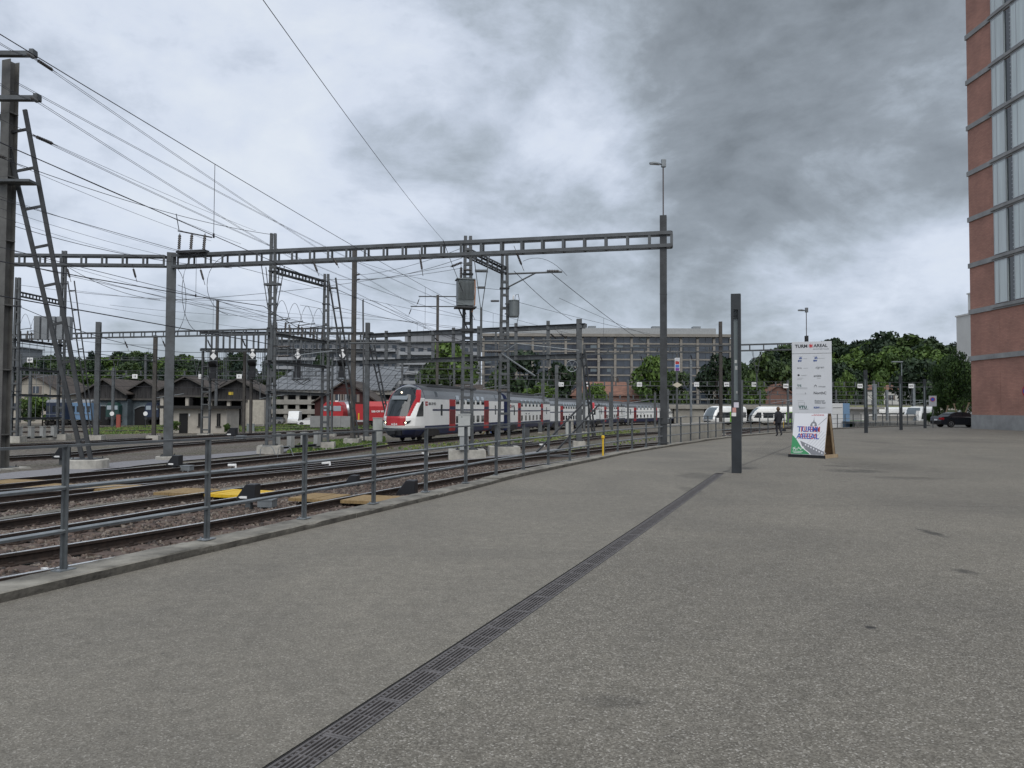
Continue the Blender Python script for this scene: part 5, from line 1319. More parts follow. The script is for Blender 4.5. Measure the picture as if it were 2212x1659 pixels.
def red_front():
    xc = xat(292, 126); t_ = thing('rescue_engine', 'red rescue vehicle with rounded cab facing the yard behind the lattice masts', 'rail vehicle', (xat(332 - 40, 130), 130, zy(130)))
    xc = xat(332, 130) - xat(292, 130) ; t_.location = (xat(332.5, 126), 126, zy(126))
    mb = MB(); mb.prism([(-1.75, .9), (1.75, .9), (1.75, 2.4), (1.5, 3.5), (1.0, 4.0), (-1.0, 4.0), (-1.5, 3.5), (-1.75, 2.4)], (1, 0, 0), (0, 0, 1), (0, 0, 0), (0, 6, 0)); mb.build('body', red_v, t_)
    for x in (-.8, .8): mb = MB(); mb.box((x, -.02, 2.9), (1.25, .05, .85)); mb.build('windscreen', t_winlt, t_)
    mb = MB(); mb.box((0, -.05, 1.2), (3.3, .12, .3)); mb.build('bumper', white_p, t_)
    for x in (-.9, .5): mb = MB(); mb.box((x, 1, 4.1), (.5, .6, .25)); mb.build('roof_lamp', white_p, t_)
    inst('bogie', bogie_mesh(), t_, (0, 2, 0))
red_front()
tk = thing('tank_wagon', 'silver rounded tank wagon between the red rescue vehicles', 'wagon', (xat(344, 131), 131, zy(131)))
mb = MB(); mb.lathe([(.6, -1.9), (1.2, -1.7), (1.45, -1.2), (1.45, 1.5), (1.2, 1.9), (.6, 2.0)], (0, 0, 2.7), 20, axis='X'); mb.build('tank', mat('silver_tank', (.42, .44, .46), .35, .5), tk, smooth=True)
mb = MB(); mb.box((0, 0, 1.0), (4.4, 2.4, .4)); mb.build('underframe', t_bogie, tk)
for x in (0,): inst('bogie', bogie_mesh(), tk, (x, 0, 0), R(90))
mb = MB(); mb.box((0, 0, 4.2), (1.2, .9, .25)); mb.build('hatch', steel_lt, tk)
# ---- old coaches among the sheds
def coach(label, u0, u1, Y, body, roofc, zt_=3.7, front=False, nwin=5):
    x0, x1 = xat(u0, Y), xat(u1, Y); w_ = x1 - x0
    t_ = thing('old_coach', label, 'coach', ((x0 + x1) / 2, Y, zy(Y)))
    mb = MB(); mb.box((0, 1.4, (zt_ + .9) / 2), (w_, 2.8, zt_ - .9)); mb.build('body', body, t_, bevel=.08)
    mb = MB(); mb.prism([(0.0, zt_), (2.8, zt_), (2.5, zt_ + .35), (1.4, zt_ + .5), (.3, zt_ + .35)], (0, 1, 0), (0, 0, 1), (-w_ / 2, 0, 0), (w_, 0, 0)); mb.build('roof', roofc, t_)
    for k in range(nwin):
        x = -w_ / 2 + (k + .5) * w_ / nwin; mb = MB(); mb.box((x, -.01, 2.6), (w_ / nwin * .62, .05, .95)); mb.build('window', t_win, t_)
    mb = MB(); mb.box((0, -.02, 1.75), (w_, .04, .08)); mb.build('trim', steel_lt, t_)
    for x in (-w_ / 2 + 1, w_ / 2 - 1): inst('bogie', bogie_mesh(), t_, (x, 1.4, 0), R(90))
    return t_
navy = mat('coach_navy', (.02, .03, .06), .5); ltblue = mat('coach_light_blue', (.16, .27, .42), .5); rfg = mat('coach_roof', (.22, .23, .24), .6)
coach('dark blue old coach with grey roof half hidden beside the green bush', 46, 63, 118, navy, rfg, 3.6, nwin=3)
coach('light blue old coach beside the foot of the slanted braces', 66, 91, 120, ltblue, rfg, 3.6, nwin=5)
def shed_loco(label, u0, u1, Y, c_):
    x0, x1 = xat(u0, Y), xat(u1, Y); w_ = x1 - x0; t_ = thing('shunting_engine', label, 'locomotive', ((x0 + x1) / 2, Y, zy(Y)))
    mb = MB(); mb.prism([(-w_ / 2, .9), (w_ / 2, .9), (w_ / 2, 3.2), (w_ * .3, 3.8), (-w_ * .3, 3.8), (-w_ / 2, 3.2)], (1, 0, 0), (0, 0, 1), (0, 0, 0), (0, 7, 0)); mb.build('body', c_, t_)
    for s in (-1, 1): mb = MB(); mb.box((s * w_ * .24, -.03, 2.9), (w_ * .34, .06, .7)); mb.build('window', t_winlt, t_)
    mb = MB(); mb.box((0, -.1, 1.1), (w_, .25, .4)); mb.build('buffer_beam', black, t_)
    for s in (-1, 1): mb = MB(); mb.lathe([(.22, -.55), (.22, -.5), (.08, -.5), (.08, 0)], (s * w_ * .3, 0, 1.05), 12, axis='Y'); mb.build('buffer', steel_dk, t_)
    inst('bogie', bogie_mesh(), t_, (0, 2.5, 0))
shed_loco('dark green shunting engine standing at a shed gate', 106, 119, 131, mat('engine_green', (.02, .055, .05), .5))
shed_loco('dark blue van with white end door inside the arched shed gate', 145, 159, 131, navy)
# ================================================================== BUILDINGS
def boxpart(name, m, parent, c, size, rz=0, bevel=0):
    mb = MB(); mb.box(c, size, rz); return mb.build(name, m, parent, bevel=bevel)
bwin = mat('office_glass', (.035, .045, .06), .08, 0, .45, .35, spec=.8)
bwin2 = mat('office_glass_blinds', (.14, .17, .19), .3)
# ---- long beige office block
OY = 290.0; ox0, ox1 = xat(483, OY), xat(731, OY); zr_ = zat(600, 334, OY); gz = zy(OY) - .3
beige = mat('beige_stone_cladding', (.235, .218, .192), .85, 0, .14, .5)
of = thing('office_block', 'long beige stone office block with rows of dark square windows', 'building', ((ox0 + ox1) / 2, OY, gz))
W = ox1 - ox0
boxpart('wall', beige, of, (0, 15, (zr_ - gz) / 2), (W, 28, zr_ - gz))
nb, st_h = 15, 3.03; bw = W / nb; z1 = zat(600, 339.5, OY) - gz
wme = cached('offw', lambda: MB().box((0, 0, 0), (bw * .84, .3, 2.42)).mesh('window', bwin)); wme2 = cached('offw2', lambda: MB().box((0, 0, 0), (bw * .38, .3, 1.2)).mesh('blind', bwin2))
fme = cached('offf', lambda: MB().box((0, 0, 0), (.12, .2, 2.42)).mesh('mullion', steel_dk))
for r in range(10):
    for c in range(nb):
        x = -W / 2 + (c + .5) * bw; z = z1 - r * st_h
        if z < 1: continue
        w1 = inst('window', wme, of, (x, .90, z)); inst('mullion', fme, w1, (0, -.12, 0))
        if random.random() < .2: inst('blind', wme2, w1, (random.choice((-1, 1)) * bw * .2, -.04, .45))
pil = cached('pil', lambda: MB().box((0, 0, 0), (bw * .145, 1.0, zr_ - gz - 1.6)).mesh('pilaster', beige))
for c in range(nb + 1): inst('pilaster', pil, of, (-W / 2 + c * bw, .6, (zr_ - gz - 1.6) / 2))
span = cached('spn', lambda: MB().box((0, 0, 0), (W, .7, .56)).mesh('spandrel', beige))
for r in range(11): inst('spandrel', span, of, (0, .72, z1 - r * st_h + st_h / 2))
boxpart('parapet', beige, of, (0, 14, zr_ - gz - .5), (W + .8, 29.5, 1.1))
boxpart('plant_storey', mat('metal_louvres', (.30, .31, .31), .5, .3, .15, 1, stretch=(3, 1, 1)), of, (2, 16, zr_ - gz + 1.5), (W - 12, 20, 2.9))
for x in (-30, -5, 20, 36): boxpart('roof_unit', steel_lt, of, (x, 8, zr_ - gz + 3.2), (3, 3, 1.2))
# ---- grey flats with balconies
def flats(label, u0, u1, Y, vtop, wall, band, nb_, step=3.0, setback=True, balc=True, dep=14):
    x0, x1 = xat(u0, Y), xat(u1, Y); W = x1 - x0; z0 = zy(Y) - .3; H = zat(450, vtop, Y) - z0
    t_ = thing('apartment_block', label, 'building', ((x0 + x1) / 2, Y, z0)); boxpart('wall', wall, t_, (0, dep / 2, H / 2), (W, dep, H))
    wd = W / nb_ * .55; me = cached(('fw', round(wd, 3)), lambda: MB().box((0, 0, 0), (wd, .2, 1.7)).mesh('window', bwin))
    for r in range(int((H - 2.5) / step)):
        z = H - 2.4 - r * step
        for c in range(nb_): inst('window', me, t_, (-W / 2 + (c + .5) * W / nb_, -.02, z))
        if balc: boxpart('balcony_slab', band, t_, (0, -.75, z - 1.35), (W * .96, 1.5, .22)); boxpart('balcony_front', band, t_, (0, -1.48, z - .85), (W * .96, .06, .85))
    boxpart('roof_slab', band, t_, (0, dep / 2 - .4, H + .15), (W + 1.2, dep + 1.6, .3))
    if setback: boxpart('attic', wall, t_, (-W * .08, dep / 2 + 1, H + 1.7), (W * .72, dep - 4, 2.8)); boxpart('attic_roof', mat('attic_roof', (.12, .125, .13), .6), t_, (-W * .08, dep / 2 + 1, H + 3.2), (W * .76, dep - 3, .25))
    return t_
gw_ = mat('grey_render', (.25, .258, .27), .85, 0, .1, .4); gb_ = mat('pale_grey_band', (.31, .32, .335), .8); lg_ = mat('mid_grey_render', (.18, .187, .198), .85, 0, .1, .4)
flats('grey apartment block with set-back attic behind the front coach', 398, 479, 235, 343, gw_, gb_, 9)
flats('wide grey office block with long balconies behind the signal bridge', 268, 398, 262, 341, lg_, gb_, 16, 3.1, False)
flats('pale grey flats low on the wooded hill at the picture edge side of the masts', -8, 14, 240, 349, gw_, gb_, 5, 3.0, False)
# ---- car park with broad sloping metal roof
CY = 152.0; cz = zy(CY) - .2; cx0, cx1 = xat(262, CY), xat(392, CY)
roof_m = mat('corrugated_grey_roof', (.15, .157, .163), .55, .2, .25, .25, stretch=(1, .2, 1))
cp = thing('car_park', 'open multi-storey car park with a broad sloping grey metal roof', 'building', ((cx0 + cx1) / 2, CY, cz)); CW = cx1 - cx0
ze, zt2 = zat(300, 390.5, CY) - cz, zat(300, 367, CY + 26) - cz
n_ = 34
for k in range(n_):
    mb = MB(); x = -CW / 2 + (k + .5) * CW / n_; mb.prism([(-.8, ze), (26, zt2), (26, zt2 + .15), (-.8, ze + .15)], (0, 1, 0), (0, 0, 1), (x - CW / n_ / 2 + .04, 0, (k % 2) * .05), (CW / n_ - .08, 0, 0)); mb.build('roof_sheet', roof_m, cp)
conc_lt = mat('car_park_concrete', (.31, .298, .27), .9, 0, .2, 1)
boxpart('fascia', conc_lt, cp, (0, -.3, ze - .35), (CW, .3, .8))
for z in (zat(300, 402, CY) - cz, zat(300, 411.5, CY) - cz): boxpart('parapet', conc_lt, cp, (0, 0, z), (CW, .3, .95)); boxpart('deck', conc_lt, cp, (0, 12, z - .4), (CW, 24, .3))
for k in range(12): boxpart('column', conc_lt, cp, (-CW / 2 + k * CW / 11, .4, ze / 2), (.7, .7, ze))
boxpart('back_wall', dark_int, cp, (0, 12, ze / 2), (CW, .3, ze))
# ---- dark timber engine sheds in a row
wood_dk = mat('dark_tarred_boards', (.030, .029, .031), .9, 0, .4, 1.2, stretch=(6, 1, .4), c2=(.065, .062, .062))
roof_br = mat('brown_tile_roof', (.062, .050, .042), .9, 0, .3, 1.2, .3, 8); shed_wall = mat('blue_grey_shed_wall', (.085, .108, .122), .85, 0, .3, .8); plaster = mat('stained_plaster', (.42, .39, .34), .9, 0, .18, .9)
def shed(label, uL, uR, Y, v_ap, v_ev, open_=True, wall=None, sign=None, dep=24, gates=2):
    xL, xR = xat(uL, Y), xat(uR, Y); W = xR - xL; z0 = zy(Y) - .2; za, ze_ = zat(200, v_ap, Y) - z0, zat(200, v_ev, Y) - z0
    t_ = thing('engine_shed', label, 'shed', ((xL + xR) / 2, Y, z0)); wall = wall or wood_dk
    zg = ze_ - .9
    mb = MB(); mb.prism([(-W / 2, zg), (W / 2, zg), (W / 2, ze_), (0, za), (-W / 2, ze_)], (1, 0, 0), (0, 0, 1), (0, 0, 0), (0, .25, 0)); mb.build('gable', wood_dk, t_)
    for s in (-1, 1):
        mb = MB(); mb.prism([(0, za + .12), (s * (W / 2 + .35), ze_ - .1), (s * (W / 2 + .35), ze_ + .1), (0, za + .34)], (1, 0, 0), (0, 0, 1), (0, -.9, 0), (0, dep, 0)); mb.build('roof', roof_br, t_)
        mb = MB(); mb.prism([(0, za + .0), (s * (W / 2 + .3), ze_ - .2), (s * (W / 2 + .3), ze_ + .08), (0, za + .30)], (1, 0, 0), (0, 0, 1), (0, -.98, 0), (0, .07, 0)); mb.build('barge_board', steel_brown, t_)
    boxpart('lintel', steel_brown, t_, (0, -.1, zg), (W, .5, .3))
    for k in range(9): boxpart('board_batten', wood_dk, t_, (-W / 2 * .8 + k * W * .8 / 8, -.04, zg + .7), (.1, .06, 1.3))
    if open_:
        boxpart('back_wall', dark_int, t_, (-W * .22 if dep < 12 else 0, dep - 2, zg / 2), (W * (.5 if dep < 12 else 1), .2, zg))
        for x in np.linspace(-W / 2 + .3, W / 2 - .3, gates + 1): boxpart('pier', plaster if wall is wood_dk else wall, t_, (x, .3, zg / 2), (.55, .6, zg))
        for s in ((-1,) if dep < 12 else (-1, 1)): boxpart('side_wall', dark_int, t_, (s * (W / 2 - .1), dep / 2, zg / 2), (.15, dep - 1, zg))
        boxpart('gate_leaf', wood_dk, t_, (W * .1, -.5, zg / 2 - .1), (.12, 1.4, zg - .4))
    else:
        boxpart('wall', wall, t_, (0, dep / 2, zg / 2), (W, dep - .4, zg))
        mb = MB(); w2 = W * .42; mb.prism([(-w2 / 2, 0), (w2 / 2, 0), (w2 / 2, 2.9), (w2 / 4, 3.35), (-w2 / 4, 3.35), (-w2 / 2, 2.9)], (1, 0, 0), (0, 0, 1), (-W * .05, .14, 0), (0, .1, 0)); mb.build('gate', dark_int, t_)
        mb = MB(); 
        for k in range(8):
            a0, a1 = -1 + k / 4, -1 + (k + 1) / 4; mb.bar((-W * .05 + a0 * w2 / 2, .1, 2.9 + .55 * (1 - a0 * a0)), (-W * .05 + a1 * w2 / 2, .1, 2.9 + .55 * (1 - a1 * a1)), .2, .2)
        mb.build('gate_arch', steel_lt, t_)
    if sign: boxpart('sign_plate', mat('yellow_sign', (.62, .45, .05), .6), t_, (W * sign, -.03, ze_ + .2), (.75, .05, .5))
shed('dark boarded shed with blue-grey wall and arched gate, brown roof', 83, 127, 132, 380.5, 394.5, False, shed_wall)
shed('dark gabled shed over the arched gate holding the blue van', 124, 168, 134, 381.5, 394.5, False, shed_wall)
shed('wide dark gabled shed with a yellow plate above the plaster hut', 160, 214, 130, 377.5, 391, True, None, .0)
shed('dark gabled shed with open gates and a yellow plate left of the car park', 208, 268, 128, 380, 394.5, True, None, -.12, 9, 3)
# brick stack beside the last shed
boxpart_t = thing('brick_stack', 'pale brick corner pier beside the open dark shed', 'wall', (xat(258, 124), 124, zy(124) - .2)); 
boxpart('wall', mat('pale_brick', (.42, .39, .33), .9, 0, .2, 2), boxpart_t, (0, 0, 2.2), (2.6, 2, 4.4)); boxpart('footing', concrete_dk, boxpart_t, (0, 0, .25), (2.75, 2.15, .5))
# ---- small plaster hut
HY = 88.0; hx0, hx1 = xat(164, HY), xat(227, HY); hw_ = hx1 - hx0
hut = thing('plaster_hut', 'small flat-roofed plaster hut with two narrow windows beside the signal bridge leg', 'hut', ((hx0 + hx1) / 2, HY, zy(HY) - .2))
boxpart('wall', plaster, hut, (0, 2, 1.45), (hw_, 4, 2.9)); boxpart('roof', mat('tar_roof', (.025, .024, .023), .9), hut, (0, 1.8, 3.02), (hw_ + .9, 5.2, .34))
for u in (200.5, 219):
    x = xat(u, HY) - (hx0 + hx1) / 2; w1 = boxpart('window', dark_int, hut, (x, -.02, 1.55), (.42, .06, 1.5)); boxpart('frame', steel_brown, w1, (x, -.05, .76), (.62, .12, .12)); boxpart('glazing_bar', steel_brown, w1, (x, -.06, 1.55), (.05, .04, 1.5))
boxpart('doorway', dark_int, hut, (xat(184, HY) - (hx0 + hx1) / 2, -.02, 1.15), (1.0, .06, 2.3)); boxpart('wall_lamp', white_p, hut, (xat(190, HY) - (hx0 + hx1) / 2, -.06, 2.1), (.14, .12, .28))
# ---- cream house with gable far to the side
def house(label, xc, Y, W, D, ze_, zr2, wall, roof, z0=None, wins=((-.2, .45), (.2, .45)), chimney=True, gable_front=True, hip=False):
    z0 = zy(Y) - .3 if z0 is None else z0; t_ = thing('house', label, 'house', (xc, Y, z0))
    boxpart('wall', wall, t_, (0, D / 2, ze_ / 2), (W, D, ze_))
    if gable_front:
        mb = MB(); mb.prism([(-W / 2, ze_), (W / 2, ze_), (0, zr2)], (1, 0, 0), (0, 0, 1), (0, .01, 0), (0, D - .02, 0)); mb.build('gable', wall, t_)
        for s in (-1, 1): mb = MB(); mb.prism([(0, zr2 + .05), (s * (W / 2 + .5), ze_ - .3), (s * (W / 2 + .5), ze_ - .02), (0, zr2 + .35)], (1, 0, 0), (0, 0, 1), (0, -.6, 0), (0, D + 1.2, 0)); mb.build('roof', roof, t_)
    else:
        o = W * .18 if hip else 0
        mb = MB(); e_ = .6; mb.add([(-W / 2 - e_, -e_, ze_), (W / 2 + e_, -e_, ze_), (W / 2 + e_, D + e_, ze_), (-W / 2 - e_, D + e_, ze_), (-W / 2 + o, D / 2, zr2), (W / 2 - o, D / 2, zr2)], [(0, 1, 5, 4), (1, 2, 5), (2, 3, 4, 5), (3, 0, 4), (0, 3, 2, 1)]); mb.build('roof', roof, t_)
    for fx, fz in wins:
        x, z = fx * W, fz * zr2; w1 = boxpart('window', bwin, t_, (x, -.02, z), (1.1, .08, 1.4)); boxpart('shutter', mat('shutter_brown', (.20, .17, .15), .8), w1, (x - .85, -.03, z), (.5, .08, 1.45)); boxpart('shutter', mat('shutter_brown', (.2, .17, .15), .8), w1, (x + .85, -.03, z), (.5, .08, 1.45)); boxpart('frame', white_p, w1, (x, -.07, z), (.08, .04, 1.4))
    if chimney: boxpart('chimney', roof_br, t_, (W * .2, D * .5, zr2 + .3), (.6, .6, 1.4))
    return t_
cream = mat('cream_render', (.38, .35, .295), .9, 0, .12, .6); tile_red = mat('red_brown_tiles', (.20, .105, .075), .9, 0, .25, .8, .3, 6); white_r = mat('white_render', (.66, .65, .62), .85, 0, .06, .5)
house('cream gabled house with shuttered windows behind the dense masts', xat(32, 150), 150, 12.5, 12, 6.0, 9.6, cream, roof_br, None, ((.06, .70), (-.3, .35)))
house('cream house half cut off by the tall mast', xat(2, 158), 158, 9, 10, 6.2, 9.0, cream, roof_br, None, ((.1, .45), (-.25, .45)), False, False)
house('brown-roofed station building behind the train roofs', xat(607, 208), 208, 19, 14, 7.3, 11.4, mat('red_brick_far', (.23, .12, .09), .9, 0, .2, 2), tile_red, None, ((-.4, .42), (-.2, .42), (0, .42), (.2, .42), (.4, .42)), True, False, True)
house('low dark-roofed building just behind the leading coach', xat(467, 142), 142, 8.5, 9, 5.6, 8.0, mat('dark_brick', (.10, .06, .05), .9), roof_br, None, ((.3, .4),), False, False, True)
house('red boarded chalet with a brown roof beside the rescue train', xat(346, 140), 140, 11.5, 16, 4.4, 8.3, mat('dark_red_boards', (.055, .018, .016), .85), roof_br, None, ((-.12, .62), (.12, .62), (0, .62)), True)
house('red-brown house roof among trees beside the lamp-topped gantry', xat(779, 196), 196, 11, 10, 6.5, 10.0, mat('brick_red_far', (.17, .095, .075), .9), tile_red, None, ((.25, .5),), True)
house('small white house with shutters among the dark trees of the hillside', xat(889, 215), 215, 12.5, 8, 9.5, 11.0, white_r, tile_red, None, ((-.25, .66), (.05, .66), (.3, .66)), False, False)
house('white villa peeping out of the woods high on the hill', xat(951, 300), 300, 10, 8, 5, 8, white_r, roof_br, 17.0, ((-.2, .3), (.2, .3)), False)
house('low grey-roofed depot building beside the railcar', xat(492, 146), 146, 6, 8, 5.5, 7.2, gw_, roof_br, None, ((0, .4),), False, False)
# ---- concrete road bridge and low garages at the far end
BY = 178.0; br_ = thing('road_bridge', 'grey concrete road bridge with steel parapet crossing behind the railcars', 'bridge', (xat(700, BY), BY, zy(BY)))
bx0, bx1 = 0, xat(960, BY) - xat(700, BY); bzd = zat(750, 407, BY) - zy(BY); conc_b = mat('bridge_concrete', (.30, .285, .25), .9, 0, .2, .6)
boxpart('deck', conc_b, br_, ((bx1 - 6) / 2, 4, bzd), (bx1 + 10, 9, 1.0)); boxpart('abutment', conc_b, br_, (-2.5, 4, bzd / 2), (7, 8, bzd)); boxpart('abutment', conc_b, br_, (24, 6, bzd / 2), (5, 6, bzd))
boxpart('underdeck_shade', dark_int, br_, (12, 8.2, bzd / 2 - .2), (30, .3, bzd - .4))  # upright near-black sheet stands in for the shade beneath the deck
for k in range(40): boxpart('baluster', steel, br_, (-8 + k * 1.6, -.45, bzd + 1.1), (.12, .12, 1.3))
boxpart('handrail', steel_lt, br_, (24, -.45, bzd + 1.75), (66, .14, .12)); boxpart('panel_rail', steel, br_, (24, -.45, bzd + .6), (66, .06, .25))
gl = thing('garage_row', 'low white garage row with grey roller doors and roof terrace railing', 'garage', (xat(845, 150), 150, zy(150) - .2)); gx = xat(880, 150) - xat(812, 150); ghz = zat(850, 408, 150) - zy(150)
boxpart('wall', white_r, gl, (0, 4, ghz / 2), (gx, 8, ghz)); boxpart('roof', mat('garage_roof_edge', (.33, .32, .3), .8), gl, (0, 3.6, ghz + .2), (gx + 1.2, 9.4, .42))
for k in range(4):
    d = boxpart('roller_door', mat('roller_door_grey', (.36, .36, .35), .6), gl, (-gx / 2 + (k + .5) * gx / 4, -.03, ghz * .4), (gx / 4 * .72, .08, ghz * .8))
for k in range(9): boxpart('railing_post', steel_lt, gl, (-gx / 2 + k * gx / 8, -.9, ghz + .9), (.07, .07, 1.1))
boxpart('railing_bar', steel_lt, gl, (0, -.9, ghz + 1.45), (gx, .07, .07))
bank = thing('grass_bank', 'sloping grassy bank behind the fence below the white house', 'bank', (xat(893, 158), 158, zy(158)))
mb = MB(); bw2 = xat(935, 158) - xat(872, 158); mb.prism([(0, 0), (12, 0), (12, 4.2), (5, 3.9)], (0, 1, 0), (0, 0, 1), (-bw2 / 2, 0, 0), (bw2 * 1.3, 0, 0)); mb.build('slope', mat('rough_bank_grass', (.13, .14, .045), .95, 0, .35, .6, .8, 6, c2=(.20, .19, .08)), bank)
lw_ = thing('low_wall', 'long low white-topped wall behind the fence beside the curved railcar', 'wall', (xat(893, 140), 140, zy(140) - .2)); boxpart('wall', conc_lt, lw_, (0, 0, 1.1), (xat(918, 140) - xat(868, 140), .3, 2.2)); boxpart('coping', white_r, lw_, (0, 0, 2.35), (xat(918, 140) - xat(868, 140), .5, .3))
# low grey wall with hazard plates in the yard
gwl = thing('retaining_wall', 'low plain grey wall in front of the red rescue vehicles', 'wall', (xat(331, 118), 118, zy(118) - .2)); wl = xat(352, 118) - xat(311, 118)
for k in range(4): boxpart('wall_panel', mat('grey_wall_panel', (.25, .255, .25), .85, 0, .15, 1), gwl, (-wl / 2 + (k + .5) * wl / 4, 0, .95), (wl / 4 - .04, .25, 1.9))
# ---- brick tower on the pavement
TX, TY0, TY1 = onZ(972, 428.6, 0).x, 20.0, 0.0
tcor = onZ(972, 428.6, 0); TX, TYF = tcor.x, tcor.y
TS = TYF / 63.0
def brick_mat():
    m = bpy.data.materials.new('red_brickwork'); m.use_nodes = True; t = m.node_tree; b = t.nodes['Principled BSDF']
    g = t.nodes.new('ShaderNodeNewGeometry'); sp = t.nodes.new('ShaderNodeSeparateXYZ'); t.links.new(g.outputs['Position'], sp.inputs[0])
    ad = t.nodes.new('ShaderNodeMath'); ad.operation = 'ADD'; t.links.new(sp.outputs[0], ad.inputs[0]); t.links.new(sp.outputs[1], ad.inputs[1])
    cb = t.nodes.new('ShaderNodeCombineXYZ'); t.links.new(ad.outputs[0], cb.inputs[0]); t.links.new(sp.outputs[2], cb.inputs[1])
    br = t.nodes.new('ShaderNodeTexBrick'); t.links.new(cb.outputs[0], br.inputs['Vector']); br.inputs['Scale'].default_value = 1.0
    br.inputs['Brick Width'].default_value = .40; br.inputs['Row Height'].default_value = .125; br.inputs['Mortar Size'].default_value = .012; br.inputs['Bias'].default_value = -.2
    br.inputs['Color1'].default_value = (.46, .24, .185, 1); br.inputs['Color2'].default_value = (.385, .195, .15, 1); br.inputs['Mortar'].default_value = (.33, .19, .15, 1)
    nz = t.nodes.new('ShaderNodeTexNoise'); nz.inputs['Scale'].default_value = .6; nz.inputs['Detail'].default_value = 6; t.links.new(g.outputs['Position'], nz.inputs['Vector'])
    rp = t.nodes.new('ShaderNodeValToRGB'); t.links.new(nz.outputs['Fac'], rp.inputs[0]); rp.color_ramp.elements[0].color = (.82, .82, .82, 1); rp.color_ramp.elements[1].color = (1.12, 1.1, 1.08, 1); rp.color_ramp.elements[0].position = .3; rp.color_ramp.elements[1].position = .7
    mx = t.nodes.new('ShaderNodeMix'); mx.data_type = 'RGBA'; mx.blend_type = 'MULTIPLY'; mx.inputs[0].default_value = 1; t.links.new(br.outputs['Color'], mx.inputs[6]); t.links.new(rp.outputs[0], mx.inputs[7]); t.links.new(mx.outputs[2], b.inputs['Base Color'])
    b.inputs['Roughness'].default_value = .9; bp = t.nodes.new('ShaderNodeBump'); bp.inputs['Strength'].default_value = .4; bp.inputs['Distance'].default_value = .02; bp.invert = True; t.links.new(br.outputs['Fac'], bp.inputs['Height']); t.links.new(bp.outputs[0], b.inputs['Normal'])
    return m
brick = brick_mat()
tw = thing('brick_tower', 'tall red brick tower with grey concrete bands and projecting pale glass windows', 'building', (TX, TYF, 0), R(1.2))
# local frame: x to the right (into the building), -y towards the camera
TH = 47.0; LEN = 42.0; DEP = 22.0
bands = [1.14 * TS] + [(5.6 + k * 3.86) * TS for k in range(0, 10)]
zb0 = bands[0]
conc_t = mat('tower_concrete', (.30, .30, .295), .85, 0, .22, .7, .3, 12)
for k in range(6): boxpart('plinth_slab', conc_t, tw, (DEP / 2 - .02, -(k + .5) * LEN / 6, zb0 / 2), (DEP + .1, LEN / 6 - .015, zb0))
for lo, hi in zip(bands, bands[1:] + [TH]):
    e0 = lo if lo == bands[0] else lo + .42
    # brick panels separated by movement joints
    ed = [0, 3.9, 7.9, 12, 20, 30, LEN]
    for a, b_ in zip(ed[:-1], ed[1:]): boxpart('brick_panel', brick, tw, (DEP / 2, -(a + b_) / 2, (e0 + hi) / 2), (DEP, b_ - a - .025, hi - e0))
for z in bands[1:]: boxpart('concrete_band', conc_t, tw, (DEP / 2 - .05, -LEN / 2, z + .21), (DEP + .16, LEN + .1, .42))
glass_t = mat('pale_louvre_glass', (.55, .61, .60), .12, 0, .2, .5, spec=.8, stretch=(1, 3, .15)); glass_d = mat('dark_slot_glass', (.03, .038, .042), .1, spec=.8); al = mat('aluminium_frame', (.42, .44, .45), .4, .4)
lou = cached('lou', lambda: MB().box((0, 0, 0), (.12, .5, .05)).mesh('louvre', al))
y_b = 3.35 * TS
for i in range(2, 10):
    zlo, zhi = bands[i] + .42, (bands[i + 1] if i + 1 < len(bands) else TH)
    for k in range(5):
        for (a, wd) in ((y_b + k * 4.1 * TS, 1.5 * TS), (y_b + k * 4.1 * TS + 2.3 * TS, 1.75 * TS)):
            w1 = boxpart('window', glass_t, tw, (-.06, -(a + wd / 2), (zlo + zhi) / 2), (.14, wd, zhi - zlo - .12))
            for yy in (a + .03, a + wd - .03): boxpart('frame', al, w1, (-.135, -yy, (zlo + zhi) / 2), (.04, .06, zhi - zlo - .1))
            for zz_ in (zlo + .09, zhi - .09): boxpart('frame', al, w1, (-.14, -(a + wd / 2), zz_), (.04, wd, .06))
            for fr in (.34,): boxpart('mullion', al, w1, (-.14, -(a + wd * fr), (zlo + zhi) / 2), (.025, .045, zhi - zlo - .2))
        a = y_b + k * 4.1 * TS + 1.5 * TS; s_ = boxpart('slot', glass_d, tw, (0, -(a + .4 * TS), (zlo + zhi) / 2), (.06, .76 * TS, zhi - zlo - .1))
        if k < 2 and i < 9:
            for q in range(9): inst('louvre', lou, s_, (-.02, -(a + .66 * TS), zlo + .3 + q * (zhi - zlo - .5) / 9), sc=(1, .35, 1))
    boxpart('window_sill', conc_t, tw, (-.06, -(y_b + 10 * TS), bands[i] + .27), (.36, 20.6 * TS, .26))
ns = onY(1022, 391, TYF - 7.4)
sg = thing('parking_sign', 'round blue no-stopping sign with red rim fixed on the brick wall', 'sign', (TX - .12, ns.y, ns.z), R(1.2))
mb = MB(); mb.lathe([(.46, 0), (.46, -.03)], (0, 0, 0), 28, axis='X'); mb.build('rim', mat('sign_red', (.5, .02, .025), .5), sg)
mb = MB(); mb.lathe([(.36, -.032), (.36, -.036)], (0, 0, 0), 28, axis='X'); mb.build('disc', mat('sign_blue', (.03, .08, .42), .5), sg)
for s in (-1, 1): mb = MB(); mb.bar((-.04, -.27, -.27 * s), (-.04, .27, .27 * s), .01, .09, up=(0, s, -1) if False else (0, 0, 1)); mb.build('bar', mat('sign_red', (.5, .02, .025), .5), sg)
